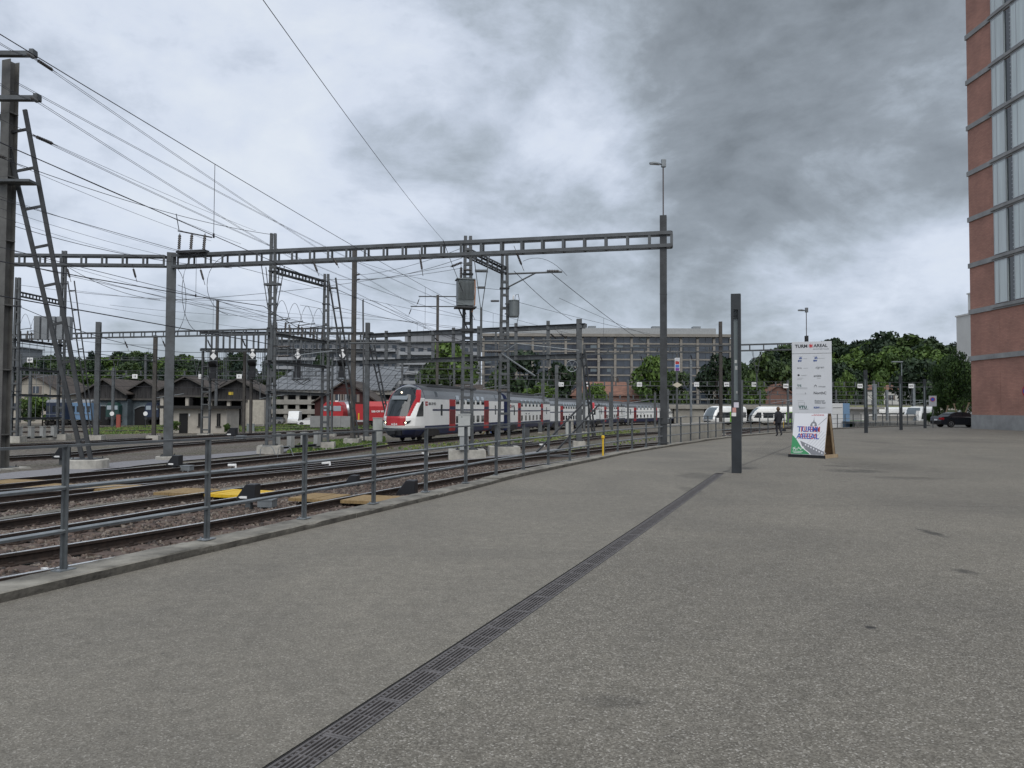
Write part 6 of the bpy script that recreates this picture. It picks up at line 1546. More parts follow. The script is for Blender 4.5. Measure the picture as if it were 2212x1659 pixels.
# white block of flats behind the tower
wb = thing('white_block', 'plain white apartment block with roof terrace plants behind the brick tower', 'building', (xat(957.5, 128), 112, 0)); wz = zat(960, 304, 112); wz2 = zat(965, 278, 112)
boxpart('wall', white_r, wb, (10, 8, wz / 2), (20, 16, wz)); boxpart('upper_storey', white_r, wb, (11, 9, (wz + wz2) / 2), (18, 14, wz2 - wz)); boxpart('parapet', white_r, wb, (10, 8, wz + .12), (20.3, 16.3, .24)); boxpart('roof_edge', white_r, wb, (11, 9, wz2 + .1), (18.3, 14.3, .2))
# ================================================================== HILLS AND TREES
leaf_cols = {'oak': [(.042, .070, .020), (.062, .098, .026), (.030, .052, .018)], 'lime': [(.075, .125, .026), (.100, .160, .035), (.050, .088, .022)], 'dark': [(.024, .044, .020), (.034, .058, .024), (.018, .034, .017)],
             'fir': [(.018, .034, .022), (.026, .046, .026), (.014, .026, .018)], 'near': [(.038, .074, .018), (.058, .105, .024), (.024, .048, .014)]}
leaf_m = {k: [mat('leaf_%s_%s' % (k, n_), c, .6, spec=.25) for n_, c in zip(('mid', 'light', 'deep'), cs)] for k, cs in leaf_cols.items()}
bark = mat('tree_bark', (.075, .06, .048), .95, 0, .3, 4)
def crown_mesh(kind, seed, n=2600, ls=.055, blobs=14):
    """crown of unit height and about unit width: many small leaf faces through a set of clumps"""
    r = np.random.default_rng(seed); C = []; Rr = []
    if kind == 'fir':
        for k in range(24):
            z = .08 + .9 * k / 24; rad = .24 * (1 - z) ** .8 + .015
            for j in range(7): a = r.random() * 6.28; C.append((math.cos(a) * rad * .8, math.sin(a) * rad * .8, z)); Rr.append(.05 + rad * .28)
    else:
        for k in range(blobs):
            a = r.random() * 6.28; z = .25 + .62 * r.random(); q = math.sin(math.pi * min(1, max(.12, (z - .05) / .98))) ** .7; d = .33 * q * math.sqrt(r.random())
            C.append((math.cos(a) * d, math.sin(a) * d, z)); Rr.append(.11 + .12 * r.random() * q)
        C.append((0, 0, .84)); Rr.append(.14)
    C = np.array(C); Rr = np.array(Rr); i = r.choice(len(C), n, p=Rr ** 2 / (Rr ** 2).sum())
    d = r.normal(size=(n, 3)); d /= np.linalg.norm(d, axis=1)[:, None]
    P = C[i] + d * (Rr[i] * (.55 + .5 * r.random(n) ** .5))[:, None] * np.array([1, 1, .8])
    nrm = d + .7 * r.normal(size=(n, 3)); nrm /= np.linalg.norm(nrm, axis=1)[:, None]
    t1 = np.cross(nrm, r.normal(size=(n, 3))); t1 /= np.linalg.norm(t1, axis=1)[:, None]; t2 = np.cross(nrm, t1)
    s = ls * (.55 + .9 * r.random(n))[:, None]
    V = np.stack([P - t1 * s, P - t2 * s * .6 + t1 * s * .2, P + t1 * s, P + t2 * s * .7], 1).reshape(-1, 3)
    me = bpy.data.meshes.new('crown'); me.vertices.add(4 * n); me.vertices.foreach_set('co', V.reshape(-1))
    me.loops.add(4 * n); me.loops.foreach_set('vertex_index', np.arange(4 * n)); me.polygons.add(n)
    me.polygons.foreach_set('loop_start', np.arange(0, 4 * n, 4)); me.polygons.foreach_set('loop_total', np.full(n, 4))
    return me, i, r, n
def finish_crown(t_, kind):
    me, i, r, n = t_
    for m in leaf_m[kind]: me.materials.append(m)
    w_ = r.random(i.max() + 1); pick = np.where(r.random(n) < .25, r.integers(0, 3, n), np.where(w_[i] < .4, 0, np.where(w_[i] < .68, 1, 2)))
    me.polygons.foreach_set('material_index', pick.astype(np.int32)); me.update(calc_edges=True); return me
def trunk_mesh(seed, kind):
    rr = random.Random(seed); mb = MB(); mb.tube((0, 0, 0), (0, 0, .45), .022, .015, 7); mb.tube((0, 0, .45), (.01, 0, .8), .015, .005, 6)
    if kind != 'fir':
        for k in range(6):
            a = rr.uniform(0, 6.28); z = rr.uniform(.2, .55); mb.tube((0, 0, z), (math.cos(a) * .2, math.sin(a) * .2, z + rr.uniform(.12, .28)), .009, .003, 5)
    return mb.mesh('trunk', bark)
CR = {k: [finish_crown(crown_mesh(k, 10 * j + 3, n_, ls, bl), k) for j in range(nv)] for k, n_, ls, bl, nv in
      (('oak', 2400, .036, 16, 3), ('lime', 2400, .036, 15, 3), ('dark', 2400, .036, 16, 3), ('fir', 1800, .032, 0, 2), ('near', 9000, .019, 22, 3))}
TK = [trunk_mesh(k, 'oak') for k in range(3)]; TF = trunk_mesh(9, 'fir')
def tree(x, y, z, h_, w_, kind, label, group=None, name=None):
    t_ = thing(name or ('fir_tree' if kind == 'fir' else 'leafy_tree'), label, 'tree', (x, y, z), random.uniform(0, 6.28), group)
    inst('trunk', TF if kind == 'fir' else random.choice(TK), t_, sc=(h_, h_, h_)); inst('crown', random.choice(CR[kind]), t_, sc=(w_, w_, h_)); return t_
def hill_z(X, Y):
    l = min(1, max(0, (-X - 45) / 60)); r_ = min(1, max(0, (X - 80) / 40)); b_ = zy(Y) - BED - .3
    return b_ + (min(Y, 300) - 178 if Y > 178 else 0) * (.120 * l + .145 * r_)
hm = MB(); hx = list(range(-420, 421, 20)); hy = list(range(170, 561, 15))
hm.add([(x, y, hill_z(x, y) + (math.sin(x * .05) * math.cos(y * .04) * 1.2 if y > 200 else 0)) for y in hy for x in hx], [(j * len(hx) + i, j * len(hx) + i + 1, (j + 1) * len(hx) + i + 1, (j + 1) * len(hx) + i) for j in range(len(hy) - 1) for i in range(len(hx) - 1)])
tag(hm.build('hill', mat('hill_undergrowth', (.035, .050, .018), .95, 0, .4, .3, .5, 2), smooth=True), kind='structure')
# wood on the left hill: rows up the slope
rt = random.Random(5)
for k in range(200):
    Y = 196 + (k / 200) ** 1.0 * 150 + rt.uniform(-5, 5); u = (rt.uniform(-45, 300) if k % 3 else rt.uniform(60, 420)) if k % 5 else rt.uniform(-330, -45)
    X = (u - 512) / 760 * Y
    if X > -52: continue
    kind = rt.choice(['oak', 'oak', 'lime', 'dark', 'dark', 'fir']) if Y < 300 else rt.choice(['dark', 'oak', 'fir', 'oak'])
    h_ = rt.uniform(9.5, 13) if kind != 'fir' else rt.uniform(11.5, 15.5)
    if Y < 215: h_ *= .8
    lb = {'oak': 'green broad-leaved tree in the wood above the engine sheds', 'lime': 'light green broad-leaved tree in the wood above the engine sheds', 'dark': 'dark green broad-leaved tree in the wood above the engine sheds', 'fir': 'dark fir standing out of the wood above the engine sheds'}[kind]
    tree(X, Y, hill_z(X, Y) - .3, h_, h_ * rt.uniform(.8, 1.15) if kind != 'fir' else h_ * .8, kind, lb, 'wood on the hill behind the sheds')
for k in range(150):
    Y = 200 + (k / 150) ** 1.0 * 140 + rt.uniform(-5, 5); u = rt.uniform(735, 1010); X = (u - 512) / 760 * Y
    if X < 84 or (Y < 232 and 868 < u < 914) or (Y < 225 and u < 805): continue
    if abs(u - 951) < 9 and Y < 300: continue
    kind = rt.choice(['oak', 'dark', 'dark', 'dark', 'lime']) if Y < 290 else rt.choice(['dark', 'dark', 'fir', 'oak'])
    h_ = rt.uniform(12, 17) if kind != 'fir' else rt.uniform(14, 18)
    lb = {'oak': 'green broad-leaved tree on the wooded slope beyond the light columns', 'lime': 'light green broad-leaved tree on the wooded slope beyond the light columns', 'dark': 'dark green broad-leaved tree on the wooded slope beyond the light columns', 'fir': 'dark fir on the wooded slope beyond the light columns'}[kind]
    tree(X, Y, hill_z(X, Y) - .3, h_, h_ * rt.uniform(.8, 1.15) if kind != 'fir' else h_ * .8, kind, lb, 'wood on the slope beyond the pavement')
def tree_at(u, vtop, Y, wpx, kind, label, name=None, z0=None):
    x = xat(u, Y); z = (zy(Y) - BED) if z0 is None else z0; h_ = zat(u, vtop, Y) - z; return tree(x, Y, z, h_ * 1.03, wpx / 760 * Y * 1.25, kind, label, None, name)
tree_at(886, 331.5, 262, 44, 'dark', 'big dark round-topped tree rising above the wooded slope', None, 9)
tree_at(914, 334, 255, 60, 'oak', 'broad green tree with layered branches on the wooded slope', None, 8)
for a in ((449, 341, 205, 52, 'lime', 'light green tree in front of the grey flats'), (432, 362, 200, 34, 'oak', 'lower green tree beside the grey flats'), (520, 352, 215, 46, 'dark', 'dark tree at the corner of the beige office block'),
          (557, 360, 210, 36, 'dark', 'dark tree in front of the office between the masts'), (540, 382, 190, 34, 'lime', 'yellowish green bushy tree behind the train'), (653, 355, 205, 40, 'lime', 'bright green tree in front of the office beside the kerb mast'),
          (676, 372, 200, 30, 'oak', 'green tree behind the signpost beside the kerb mast'), (717, 352, 215, 40, 'dark', 'dark tree at the far corner of the office'), (741, 362, 200, 30, 'oak', 'green tree behind the slim light column'),
          (768, 352, 205, 40, 'oak', 'green tree between the light column and the sign tower'), (790, 362, 215, 34, 'dark', 'dark tree just beside the sign tower'), (752, 380, 185, 24, 'lime', 'light green tree above the bridge railing'),
          (596, 383, 180, 28, 'lime', 'low green tree beside the brown-roofed building'), (498, 372, 170, 26, 'oak', 'green tree behind the second transformer mast'), (322, 352, 230, 24, 'dark', 'dark tree behind the car park roof'),
          (846, 369, 190, 20, 'lime', 'pale green tree behind the board reading 504'), (878, 372, 185, 14, 'lime', 'slim pale green tree behind the dark light column')):
    tree_at(*a)
for a in ((945, 357, 98, 26, 'near', 'leafy fresh green tree behind the parked dark car'), (963, 351, 94, 34, 'near', 'larger fresh green tree beside the corner of the brick tower'), (939, 388, 96, 14, 'near', 'smaller fresh green tree beside the no-parking post'), (974, 372, 100, 26, 'near', 'green tree half hidden by the brick tower')):
    tree_at(*a, z0=0.0)
for (u, v, Y, w_, kind, lb) in ((43, 394, 126, 34, 'lime', 'round green bush in front of the cream house'), (30, 403, 124, 20, 'oak', 'low green bush beside the cream house'), (172, 420, 86, 14, 'lime', 'small weedy bush at the corner of the hut'), (228, 423, 86, 8, 'lime', 'tuft of weeds beside the hut wall'),
                             (928, 413, 88, 10, 'near', 'low shrub between the last light column and the car'), (911, 409, 150, 16, 'dark', 'dark hedge beside the curved railcar'), (560, 398, 150, 30, 'lime', 'green bushes behind the middle coaches')):
    tree_at(u, v, Y, w_, kind, lb, 'bush', 0.0 if lb.startswith('low shrub') else None)
# ================================================================== ON THE PAVEMENT
col_m = mat('anthracite_column', (.028, .032, .036), .45, .2, .25, 3)
col_side = mat('column_side_pale', (.11, .118, .125), .4, .3)
def light_column(p, h_, label, rz, stickers=False):
    t_ = thing('light_column', label, 'light column', (p[0], p[1], 0), rz); w_, d_ = .235, .15; z0, z1 = h_ * .405, h_ * .91
    b = MB(); b.box((0, 0, z0 / 2), (w_, d_, z0)); b.build('shaft', col_m, t_, bevel=.004)
    b = MB(); b.box((0, 0, (z1 + h_) / 2), (w_, d_, h_ - z1)); b.build('head', col_m, t_, bevel=.004)
    for s in (-1, 1): b = MB(); b.box((s * (w_ / 2 - .032), 0, (z0 + z1) / 2), (.064, d_, z1 - z0)); b.build('stile', col_m, t_)
    b = MB(); b.box((0, .03, (z0 + z1) / 2), (w_ - .13, .02, z1 - z0)); b.build('diffuser', mat('column_glass', (.16, .19, .195), .12, spec=.7), t_)
    for k in range(6): b = MB(); b.box((0, -.01, z1 - .03 - k * .035), (w_ - .13, .06, .008)); b.build('louvre', col_m, t_)
    b = MB(); b.box((w_ / 2 + .006, .02, h_ / 2), (.012, .05, h_ - .02)); b.build('side_strip', col_side, t_)  # paler strip along the right side only
    if stickers:
        for (x, z, a, c, m) in ((.0, z0 - .12, .12, .13, (.55, .52, .58)), (-.05, z0 - .25, .09, .12, (.5, .25, .22)), (-.06, z0 - .36, .11, .09, (.7, .68, .66)), (.0, z0 + .98, .06, .08, (.62, .64, .62)), (.01, z0 + .82, .06, .10, (.55, .57, .56)), (.02, z0 + .2, .04, .06, (.5, .52, .5))):
            b = MB(); b.box((x, -d_ / 2 - .003 if z < z0 else .016, z), (a, .003, c)); b.build('sticker', mat('sticker_%d' % int(z * 100), m, .6), t_)
    return t_
c1 = onZ(736.5, 473, 0); light_column((c1.x, c1.y), zat(736, 294, c1.y), 'slim dark square light column with stickers beside the drain channel', R(-14), True)
for (u, vb, lb) in ((866, 433.0, 'dark light column standing just past the sign tower'), (901, 430.0, 'middle dark light column on the far pavement'), (925, 428.2, 'dark light column beside the no-parking post and shrub')):
    c = onZ(u, vb, 0); light_column((c.x, c.y), 4.4, lb, R(-25))
# ---- sign tower
ink = mat('black_ink', (.02, .022, .028), .6); ink_g = mat('grey_ink', (.16, .17, .18), .6); ink_l = mat('pale_grey_ink', (.38, .39, .40), .6); ink_b = mat('blue_ink', (.03, .07, .24), .6); ink_r = mat('red_ink', (.55, .04, .045), .6); ink_t = mat('dark_green_ink', (.03, .10, .09), .6)
sgp = onZ(812.5, 456.5, 0); SY = sgp.y
st = thing('sign_tower', 'tall pale sign tower headed TURM AREAL WINTERTHUR with company logos', 'sign', (sgp.x, SY, 0), R(-21)); SW = 37 / 760 * SY * 1.0; SH = zat(812, 341.5, SY); HS = zat(812, 353.3, SY)
panel = mat('pale_sign_panel', (.56, .575, .60), .5, 0, .03, 2)
b = MB(); b.box((0, .09, (HS - .012) / 2), (SW, .18, HS - .012)); b.build('lower_panel', panel, st, bevel=.004)
b = MB(); b.box((0, .09, (HS + SH) / 2), (SW, .18, SH - HS)); b.build('header_panel', panel, st, bevel=.004)
b = MB(); b.box((0, .1, HS - .006), (SW - .01, .16, .014)); b.build('seam', black, st)
def tx(txt, fx, v, size, m, align='CENTER', **k): return text_on(txt, size, m, st, (fx * SW, -.003, zat(812, v, SY)), (R(90), 0, 0), align=align, **k)
# place by fraction of width and by height in the panel
def hz(src_y): return src_y / 2.5
tx('TURM', -.262, hz(868.5), .150, ink, bold=.0045, spacing=1.0); tx('AREAL', .225, hz(868), .150, ink, bold=.003, spacing=1.0); tx('WINTERTHUR', .235, hz(874.5), .062, ink_g, spacing=1.35)
b = MB()
for k in range(4):
    a = k * math.pi / 4; b.bar(Vector((-.02 * SW - math.cos(a) * .075, -.004, zat(812, hz(864.5), SY) - math.sin(a) * .075)), Vector((-.02 * SW + math.cos(a) * .075, -.004, zat(812, hz(864.5), SY) + math.sin(a) * .075)), .004, .02, up=(0, 1, 0) if False else (0, 0, 1) if k != 2 else (1, 0, 0))
b.build('star', ink_r, st)
for x in (-.30, .09):
    tx('zh', x + .02, hz(897), .105, ink_b, bold=.005); tx('aw', x, hz(903.5), .105, ink_b, bold=.005)
def line(fx, w_, sy, m=ink_l, h_=.012):
    b = MB(); b.box((fx * SW, -.003, zat(812, hz(sy), SY)), (w_ * SW, .004, h_)); b.build('small_print', m, st)
line(-.16, .10, 896); line(.23, .18, 896); line(-.28, .09, 890.5, h_=.008); line(.09, .1, 890.5, h_=.008)
tx('BHA', -.31, hz(921.5), .075, ink_g); line(-.15, .12, 920, h_=.014); tx('sigren', .20, hz(921), .115, ink_g, shear=.15)
b = MB(); b.lathe([(.035, 0), (.035, -.004)], (-.335 * SW, 0, zat(812, hz(937.5), SY)), 16, axis='Y'); b.build('round_logo', ink, st); tx('ZURICH', -.20, hz(939.5), .05, ink_l)
line(-.29, .15, 944.8); line(-.31, .12, 948); tx('ambit', .14, hz(942), .105, ink_g, bold=.002); tx('group', .18, hz(946), .045, ink_l)
tx('ipg', -.32, hz(965), .12, ink_t); line(-.26, .29, 969, ink_l); line(-.26, .29, 971.5, ink_l)
b = MB(); 
for s in (-1, 1): b.bar((.09 * SW, -.004, zat(812, hz(962), SY)), (.09 * SW + s * .035, -.004, zat(812, hz(965), SY)), .004, .014); b.bar((.09 * SW + s * .035, -.004, zat(812, hz(965), SY)), (.09 * SW + s * .035, -.004, zat(812, hz(968), SY)), .004, .014)
b.build('house_logo', ink, st); tx('wincasa', .25, hz(968), .072, ink_g)
for k in range(9): line(-.39 + k * .032, .016, 984.8, ink_l, .014)
line(-.165, .012, 983.5, ink_g, .06); tx('NorthC', .20, hz(985.5), .125, ink, bold=.002)
line(-.29, .16, 1001.5, ink_l, .012); tx('Restaurant', .19, hz(1003.5), .072, ink_g, bold=.002); tx('Grüner Saal', .20, hz(1008.5), .072, ink_g, bold=.002)
b = MB(); zz_ = zat(812, hz(1009), SY); b.box((-.265 * SW, -.003, zz_ + .04), (.15 * SW, .004, .008)); b.box((-.265 * SW, -.003, zz_ - .05), (.15 * SW, .004, .008)); b.box((-.34 * SW, -.003, zz_), (.01, .004, .1)); b.box((-.19 * SW, -.003, zz_), (.016, .004, .1)); b.build('frame_logo', ink_l, st)
tx('VTU', -.235, hz(1021), .125, ink_t, bold=.008, spacing=1.1); line(-.21, .23, 1023, ink_g, .012)
tx('KSW', .115, hz(1021), .085, ink_b, bold=.004); line(.26, .15, 1018.2); line(.25, .12, 1020.5); line(.1, .15, 1033, ink_l, .01); line(-.35, .03, 1032, ink_l, .01)

# ---- A-board with the poster
ap = onZ(814.5, 457.3, 0)
ab = thing('a_board', 'wooden A-board with a white and green poster standing before the sign tower', 'sign', (ap.x, ap.y + .12, 0), R(-44))
BW, BH, LEAN = 1.12, 1.42, R(14); BD = .48
wood = mat('raw_pine', (.36, .27, .17), .8, 0, .25, 5, .3, 40, stretch=(6, 6, .6)); wood_d = mat('stained_plywood', (.085, .05, .028), .8, 0, .4, 3, c2=(.16, .10, .05))
post_w = mat('poster_white', (.74, .745, .77), .45); gr_ = mat('poster_green', (.055, .29, .12), .5); bl_ = mat('poster_blue', (.06, .11, .40), .5); rd_ = mat('poster_red', (.50, .07, .075), .5); gy_ = mat('poster_grey', (.22, .225, .245), .5); gyl = mat('poster_pale_grey', (.45, .46, .49), .5)
fb_ = inst('front_board', MB().box((0, 0, BH / 2), (BW, .024, BH)).mesh('front_board', post_w), ab, (0, -BD, .10), rot=(-LEAN, 0, 0))
inst('back_board', MB().box((0, 0, BH / 2), (BW, .022, BH)).mesh('back_board', wood_d), ab, (0, BD, .10), rot=(LEAN, 0, 0))
b = MB(); b.box((0, -BD - .06, .05), (BW + .12, .05, .10)); b.build('base_front', black, ab)
for nm, c, s in (('base_side', (BW / 2 + .03, 0, .055), (.05, 2 * BD + .1, .11)), ('base_side', (-BW / 2 - .03, 0, .055), (.05, 2 * BD + .1, .11)), ('base_back', (0, BD + .06, .05), (BW + .12, .05, .10))):
    b = MB(); b.box(c, s); b.build(nm, wood, ab)
for s in (-1, 1):
    for y, a in ((-BD + .05, -1), (BD - .05, 1)):
        b = MB(); b.bar((s * (BW / 2 - .03), y, .1), (s * (BW / 2 - .03), y * .28, BH * .97), .04, .045, up=(1, 0, 0)); b.build('frame_leg', wood, ab)
b = MB(); b.box((0, 0, .09), (BW - .08, 2 * BD - .1, .02)); b.build('floor_board', wood_d, ab)
FY = -.0135
def pb(name, poly, m, y=0.0):
    b = MB(); b.prism(poly, (1, 0, 0), (0, 0, 1), (0, FY - y, 0), (0, -.001, 0)); return b.build(name, m, fb_)
h2 = BW / 2
pb('green_field', [(-h2, .01), (.10, .01), (.03, .07), (-.12, .17), (-.22, .25), (-.33, .40), (-.43, .54), (-h2, .66)], gr_)
pb('white_edge', [(.10, .01), (.14, .01), (.06, .08), (-.10, .19), (-.20, .28), (-.31, .43), (-.42, .57), (-h2, .70), (-h2, .66), (-.43, .54), (-.33, .40), (-.22, .25), (-.12, .17), (.03, .07)], white_p, .0015)
pb('grey_building', [(.10, .01), (h2, .01), (h2, .12), (-.28, .47), (-.20, .30), (.02, .08)], gy_, .0005)
for k in range(7):
    x = -.10 + k * .095; z = .315 - k * .043; pb('window', [(x, z), (x + .04, z - .018), (x + .04, z + .035), (x, z + .05)], post_w, .0022)
for k in range(8): x = -.06 + k * .085; pb('facade_line', [(x, .34 - .03 * k), (x + .010, .34 - .03 * k), (min(x + .40, h2), .34 - .03 * k + (min(x + .40, h2) - x) * 1.25), (min(x + .40, h2) - .008, .34 - .03 * k + (min(x + .40, h2) - x) * 1.25 + .012)], gyl, .0006)
pb('roof_line', [(.28, 1.02), (.30, 1.02), (h2 - .01, 1.27), (h2 - .01, 1.29)], gy_, .0007)
pb('spire', [(.105, 1.14), (.15, 1.14), (.135, 1.20), (.128, 1.32), (.120, 1.20)], gy_, .0007)
pb('dome', [(.03 + .20 / 2 + .115 * math.cos(a), .98 + .16 * math.sin(a)) for a in np.linspace(0, math.pi, 14)], gy_, .0007); pb('dome_window', [(.09, .99), (.16, .99), (.16, 1.07), (.09, 1.07)], post_w, .0012)
for (txt, z, m, dx, dy) in (('TURM', .78, bl_, 0, .0024), ('AREAL', .54, bl_, 0, .0024), ('TURM', .78, rd_, .075, .0016), ('AREA', .54, rd_, .075, .0016)):
    o = text_on(txt, .265, m, fb_, (-.42 + dx, FY - dy, z), (R(90), 0, 0), align='LEFT', bold=.004, ext=.0004)
b = MB()
for (x, z, w_) in ((.27, 1.375, .36), (.24, 1.35, .44)):
    for k in range(5): b.box((x - w_ / 2 + (k + .5) * w_ / 5, FY - .001, z), (w_ / 5 * .82, .001, .014))
tag(b.build('small_red_print', rd_, fb_), kind='stuff')
b = MB(); b.path([(-.5 + .42 * t_, FY - .004, .17 + .03 * math.sin(t_ * 46) + .03 * math.sin(t_ * 17) + .05 * t_) for t_ in np.linspace(0, 1, 70)], .006, 4); b.path([(-.50, FY - .004, .23), (-.475, FY - .004, .13), (-.43, FY - .004, .26)], .007, 4); b.build('script_lettering', white_p, fb_)
for z, w_ in ((.10, .36), (.055, .28)): b = MB(); b.box((-.33, FY - .004, z), (w_, .001, .014)); b.build('small_print', white_p, fb_)

# ---- person walking away
def person():
    fp = onZ(778.5, 436.2, 0); t_ = thing('person', 'person in dark jacket and trousers walking away along the railing', 'person', (fp.x, fp.y, 0), R(20))
    J = {'pel': (0, 0, .95, .145, .115), 'waist': (0, .0, 1.10, .135, .11), 'chest': (0, .01, 1.32, .175, .125), 'neckb': (0, .02, 1.47, .075, .07), 'neck': (0, .015, 1.53, .055, .055), 'head': (0, .03, 1.635, .085, .10), 'crown': (0, .02, 1.70, .06, .07),
         'shL': (-.17, .01, 1.41, .072, .075), 'elL': (-.25, -.05, 1.13, .055, .055), 'wrL': (-.235, .07, .92, .04, .042), 'haL': (-.23, .10, .84, .038, .03), 'shR': (.17, .01, 1.41, .072, .075), 'elR': (.255, -.02, 1.13, .055, .055), 'wrR': (.25, .06, .90, .04, .042), 'haR': (.25, .08, .82, .038, .03),
         'hipL': (-.09, 0, .90, .10, .105), 'knL': (-.09, .06, .50, .065, .068), 'anL': (-.09, -.02, .09, .045, .05), 'toL': (-.095, .13, .045, .042, .035), 'hipR': (.09, 0, .90, .10, .105), 'knR': (.085, .0, .50, .065, .068), 'anR': (.08, -.19, .14, .045, .05), 'toR': (.08, -.08, .05, .042, .035)}
    E = [('pel', 'waist'), ('waist', 'chest'), ('chest', 'neckb'), ('neckb', 'neck'), ('neck', 'head'), ('head', 'crown'), ('chest', 'shL'), ('shL', 'elL'), ('elL', 'wrL'), ('wrL', 'haL'), ('chest', 'shR'), ('shR', 'elR'), ('elR', 'wrR'), ('wrR', 'haR'), ('pel', 'hipL'), ('hipL', 'knL'), ('knL', 'anL'), ('anL', 'toL'), ('pel', 'hipR'), ('hipR', 'knR'), ('knR', 'anR'), ('anR', 'toR')]
    ks = list(J); me = bpy.data.meshes.new('body'); me.from_pydata([J[k][:3] for k in ks], [(ks.index(a), ks.index(b)) for a, b in E], [])
    o = bpy.data.objects.new('body', me); col.objects.link(o); md = o.modifiers.new('skin', 'SKIN'); me.skin_vertices.new() if not me.skin_vertices else None
    for i, k in enumerate(ks): sv = me.skin_vertices[0].data[i]; sv.radius = J[k][3:5]; sv.use_root = (k == 'pel')
    o.modifiers.new('sub', 'SUBSURF').levels = 2
    bpy.context.view_layer.update(); dg = bpy.context.evaluated_depsgraph_get(); m2 = bpy.data.meshes.new_from_object(o.evaluated_get(dg)); bpy.data.objects.remove(o)
    cl = mat('dark_jacket', (.012, .013, .018), .85); tr = mat('dark_trousers', (.016, .017, .022), .85); sk = mat('skin', (.42, .27, .20), .6)
    m2.materials.clear(); [m2.materials.append(m) for m in (cl, tr, sk, black)]
    for p in m2.polygons:
        c = p.center; p.use_smooth = True
        p.material_index = 3 if c.z < .11 else (1 if c.z < .93 and abs(c.x) < .2 else (2 if c.z > 1.5 or (abs(c.x) > .2 and c.z < .895) else 0))
    bo_ = bpy.data.objects.new('body', m2); col.objects.link(bo_); bo_.parent = t_
    b = MB(); b.lathe([(.02, .125), (.07, .11), (.10, .05), (.108, -.02), (.095, -.08), (.06, -.12), (.02, -.125)], (0, .012, 1.655), 16); b.build('hair', mat('brown_hair', (.12, .07, .035), .8), t_, smooth=True)
    b = MB(); n_ = 16; V = []
    for z, rx, ry in ((.80, .20, .165), (.95, .205, .165), (1.12, .19, .15), (1.30, .225, .165), (1.42, .20, .14), (1.47, .11, .10)):
        for k in range(n_): a = k * 2 * math.pi / n_; V.append((rx * math.cos(a), .01 + ry * math.sin(a), z))
    b.add(V, [(i * n_ + k, i * n_ + (k + 1) % n_, (i + 1) * n_ + (k + 1) % n_, (i + 1) * n_ + k) for i in range(5) for k in range(n_)]); b.build('jacket', cl, t_, smooth=True)
    for s, k in ((-1, 'haL'), (1, 'haR')):
        b = MB(); x, y, z = J[k][:3]; b.box((x, y + .01, z), (.03, .075, .08))
        for j in range(4): b.tube((x, y - .022 + j * .02, z - .03), (x - s * .012, y - .02 + j * .021, z - .105 + .01 * abs(j - 1.5)), .0095, .007, 6)
        b.tube((x - s * .01, y + .045, z + .01), (x - s * .02, y + .075, z - .05), .011, .008, 6); b.build('hand', sk, t_)
person()

# ---- parked cars and vans
rub = mat('tyre_rubber', (.012, .012, .012), .85); rim_m = mat('alloy_rim', (.42, .43, .44), .3, .8); tail = mat('tail_lamp', (.32, .015, .02), .25)
def wheel(parent, x, y, r_, w_, nm='wheel'):
    b = MB(); b.lathe([(r_ * .72, -w_ / 2), (r_, -w_ / 2 + .03), (r_, w_ / 2 - .03), (r_ * .72, w_ / 2)], (0, 0, 0), 24, axis='Y'); o = b.build(nm, rub, parent); o.location = (x, y, r_)
    b = MB(); s = -1 if y < 0 else 1; b.lathe([(r_ * .70, s * w_ * .40), (r_ * .70, s * w_ * .44)], (0, 0, 0), 24, axis='Y', mi=1); b.lathe([(r_ * .68, s * w_ * .43), (r_ * .72, s * w_ * .52), (r_ * .62, s * w_ * .52), (r_ * .6, s * w_ * .43)], (0, 0, 0), 24, axis='Y')
    for k in range(5): a = k * 2 * math.pi / 5; b.bar((0, s * w_ * .48, 0), (math.cos(a) * r_ * .66, s * w_ * .48, math.sin(a) * r_ * .66), .07 * r_ / .33, .04)
    b.build('rim', [rim_m, dark_int], o)
def car(label, loc, rz, body_pts, glass_pts, W, paint, wx, r_=.33, name='parked_car', cat='car', glass_slices=()):
    t_ = thing(name, label, cat, loc, rz); n_ = len(body_pts)
    b = MB(); V = []
    for y, k, dz in ((-W / 2 + .0, .985, -.0), (-W / 2 + .06, 1, .0), (W / 2 - .06, 1, 0), (W / 2, .985, 0)):
        for x, z in body_pts: V.append((x * k, y, z if z < .5 else z + (-.02 if k < 1 else 0)))
    b.add(V, [(i * n_ + k, i * n_ + (k + 1) % n_, (i + 1) * n_ + (k + 1) % n_, (i + 1) * n_ + k) for i in range(3) for k in range(n_)] + [tuple(range(n_)), tuple(3 * n_ + k for k in range(n_))]); b.build('body', paint, t_)
    b = MB(); m_ = len(glass_pts); V = []
    for s in (-1, 1):
        for x, z in glass_pts: V.append((x, s * (W / 2 - .05 - .17 * max(0, (z - glass_pts[0][1])) / .5), z))
    b.add(V, [(k, (k + 1) % m_, m_ + (k + 1) % m_, m_ + k) for k in range(m_)] + [tuple(range(m_)), tuple(range(2 * m_ - 1, m_ - 1, -1))]); b.build('windows', glass_dk, t_)
    for x in wx:
        for s in (-1, 1):
            wheel(t_, x, s * (W / 2 - .10), r_, .22)
            bb = MB(); bb.prism([(math.cos(a) * (r_ + .06), math.sin(a) * (r_ + .06)) for a in np.linspace(0, math.pi, 12)], (1, 0, 0), (0, 0, 1), (x, s * (W / 2 - .001), r_), (0, s * .004, 0)); bb.build('wheel_arch', dark_int, t_)
    return t_, W
sed_b = [(-2.32, .32), (-2.36, .62), (-2.30, .92), (-2.22, 1.02), (-1.75, 1.06), (-.9, .97), (.9, .95), (1.75, .86), (2.2, .70), (2.3, .5), (2.28, .3), (2.0, .24), (-2.0, .24)]
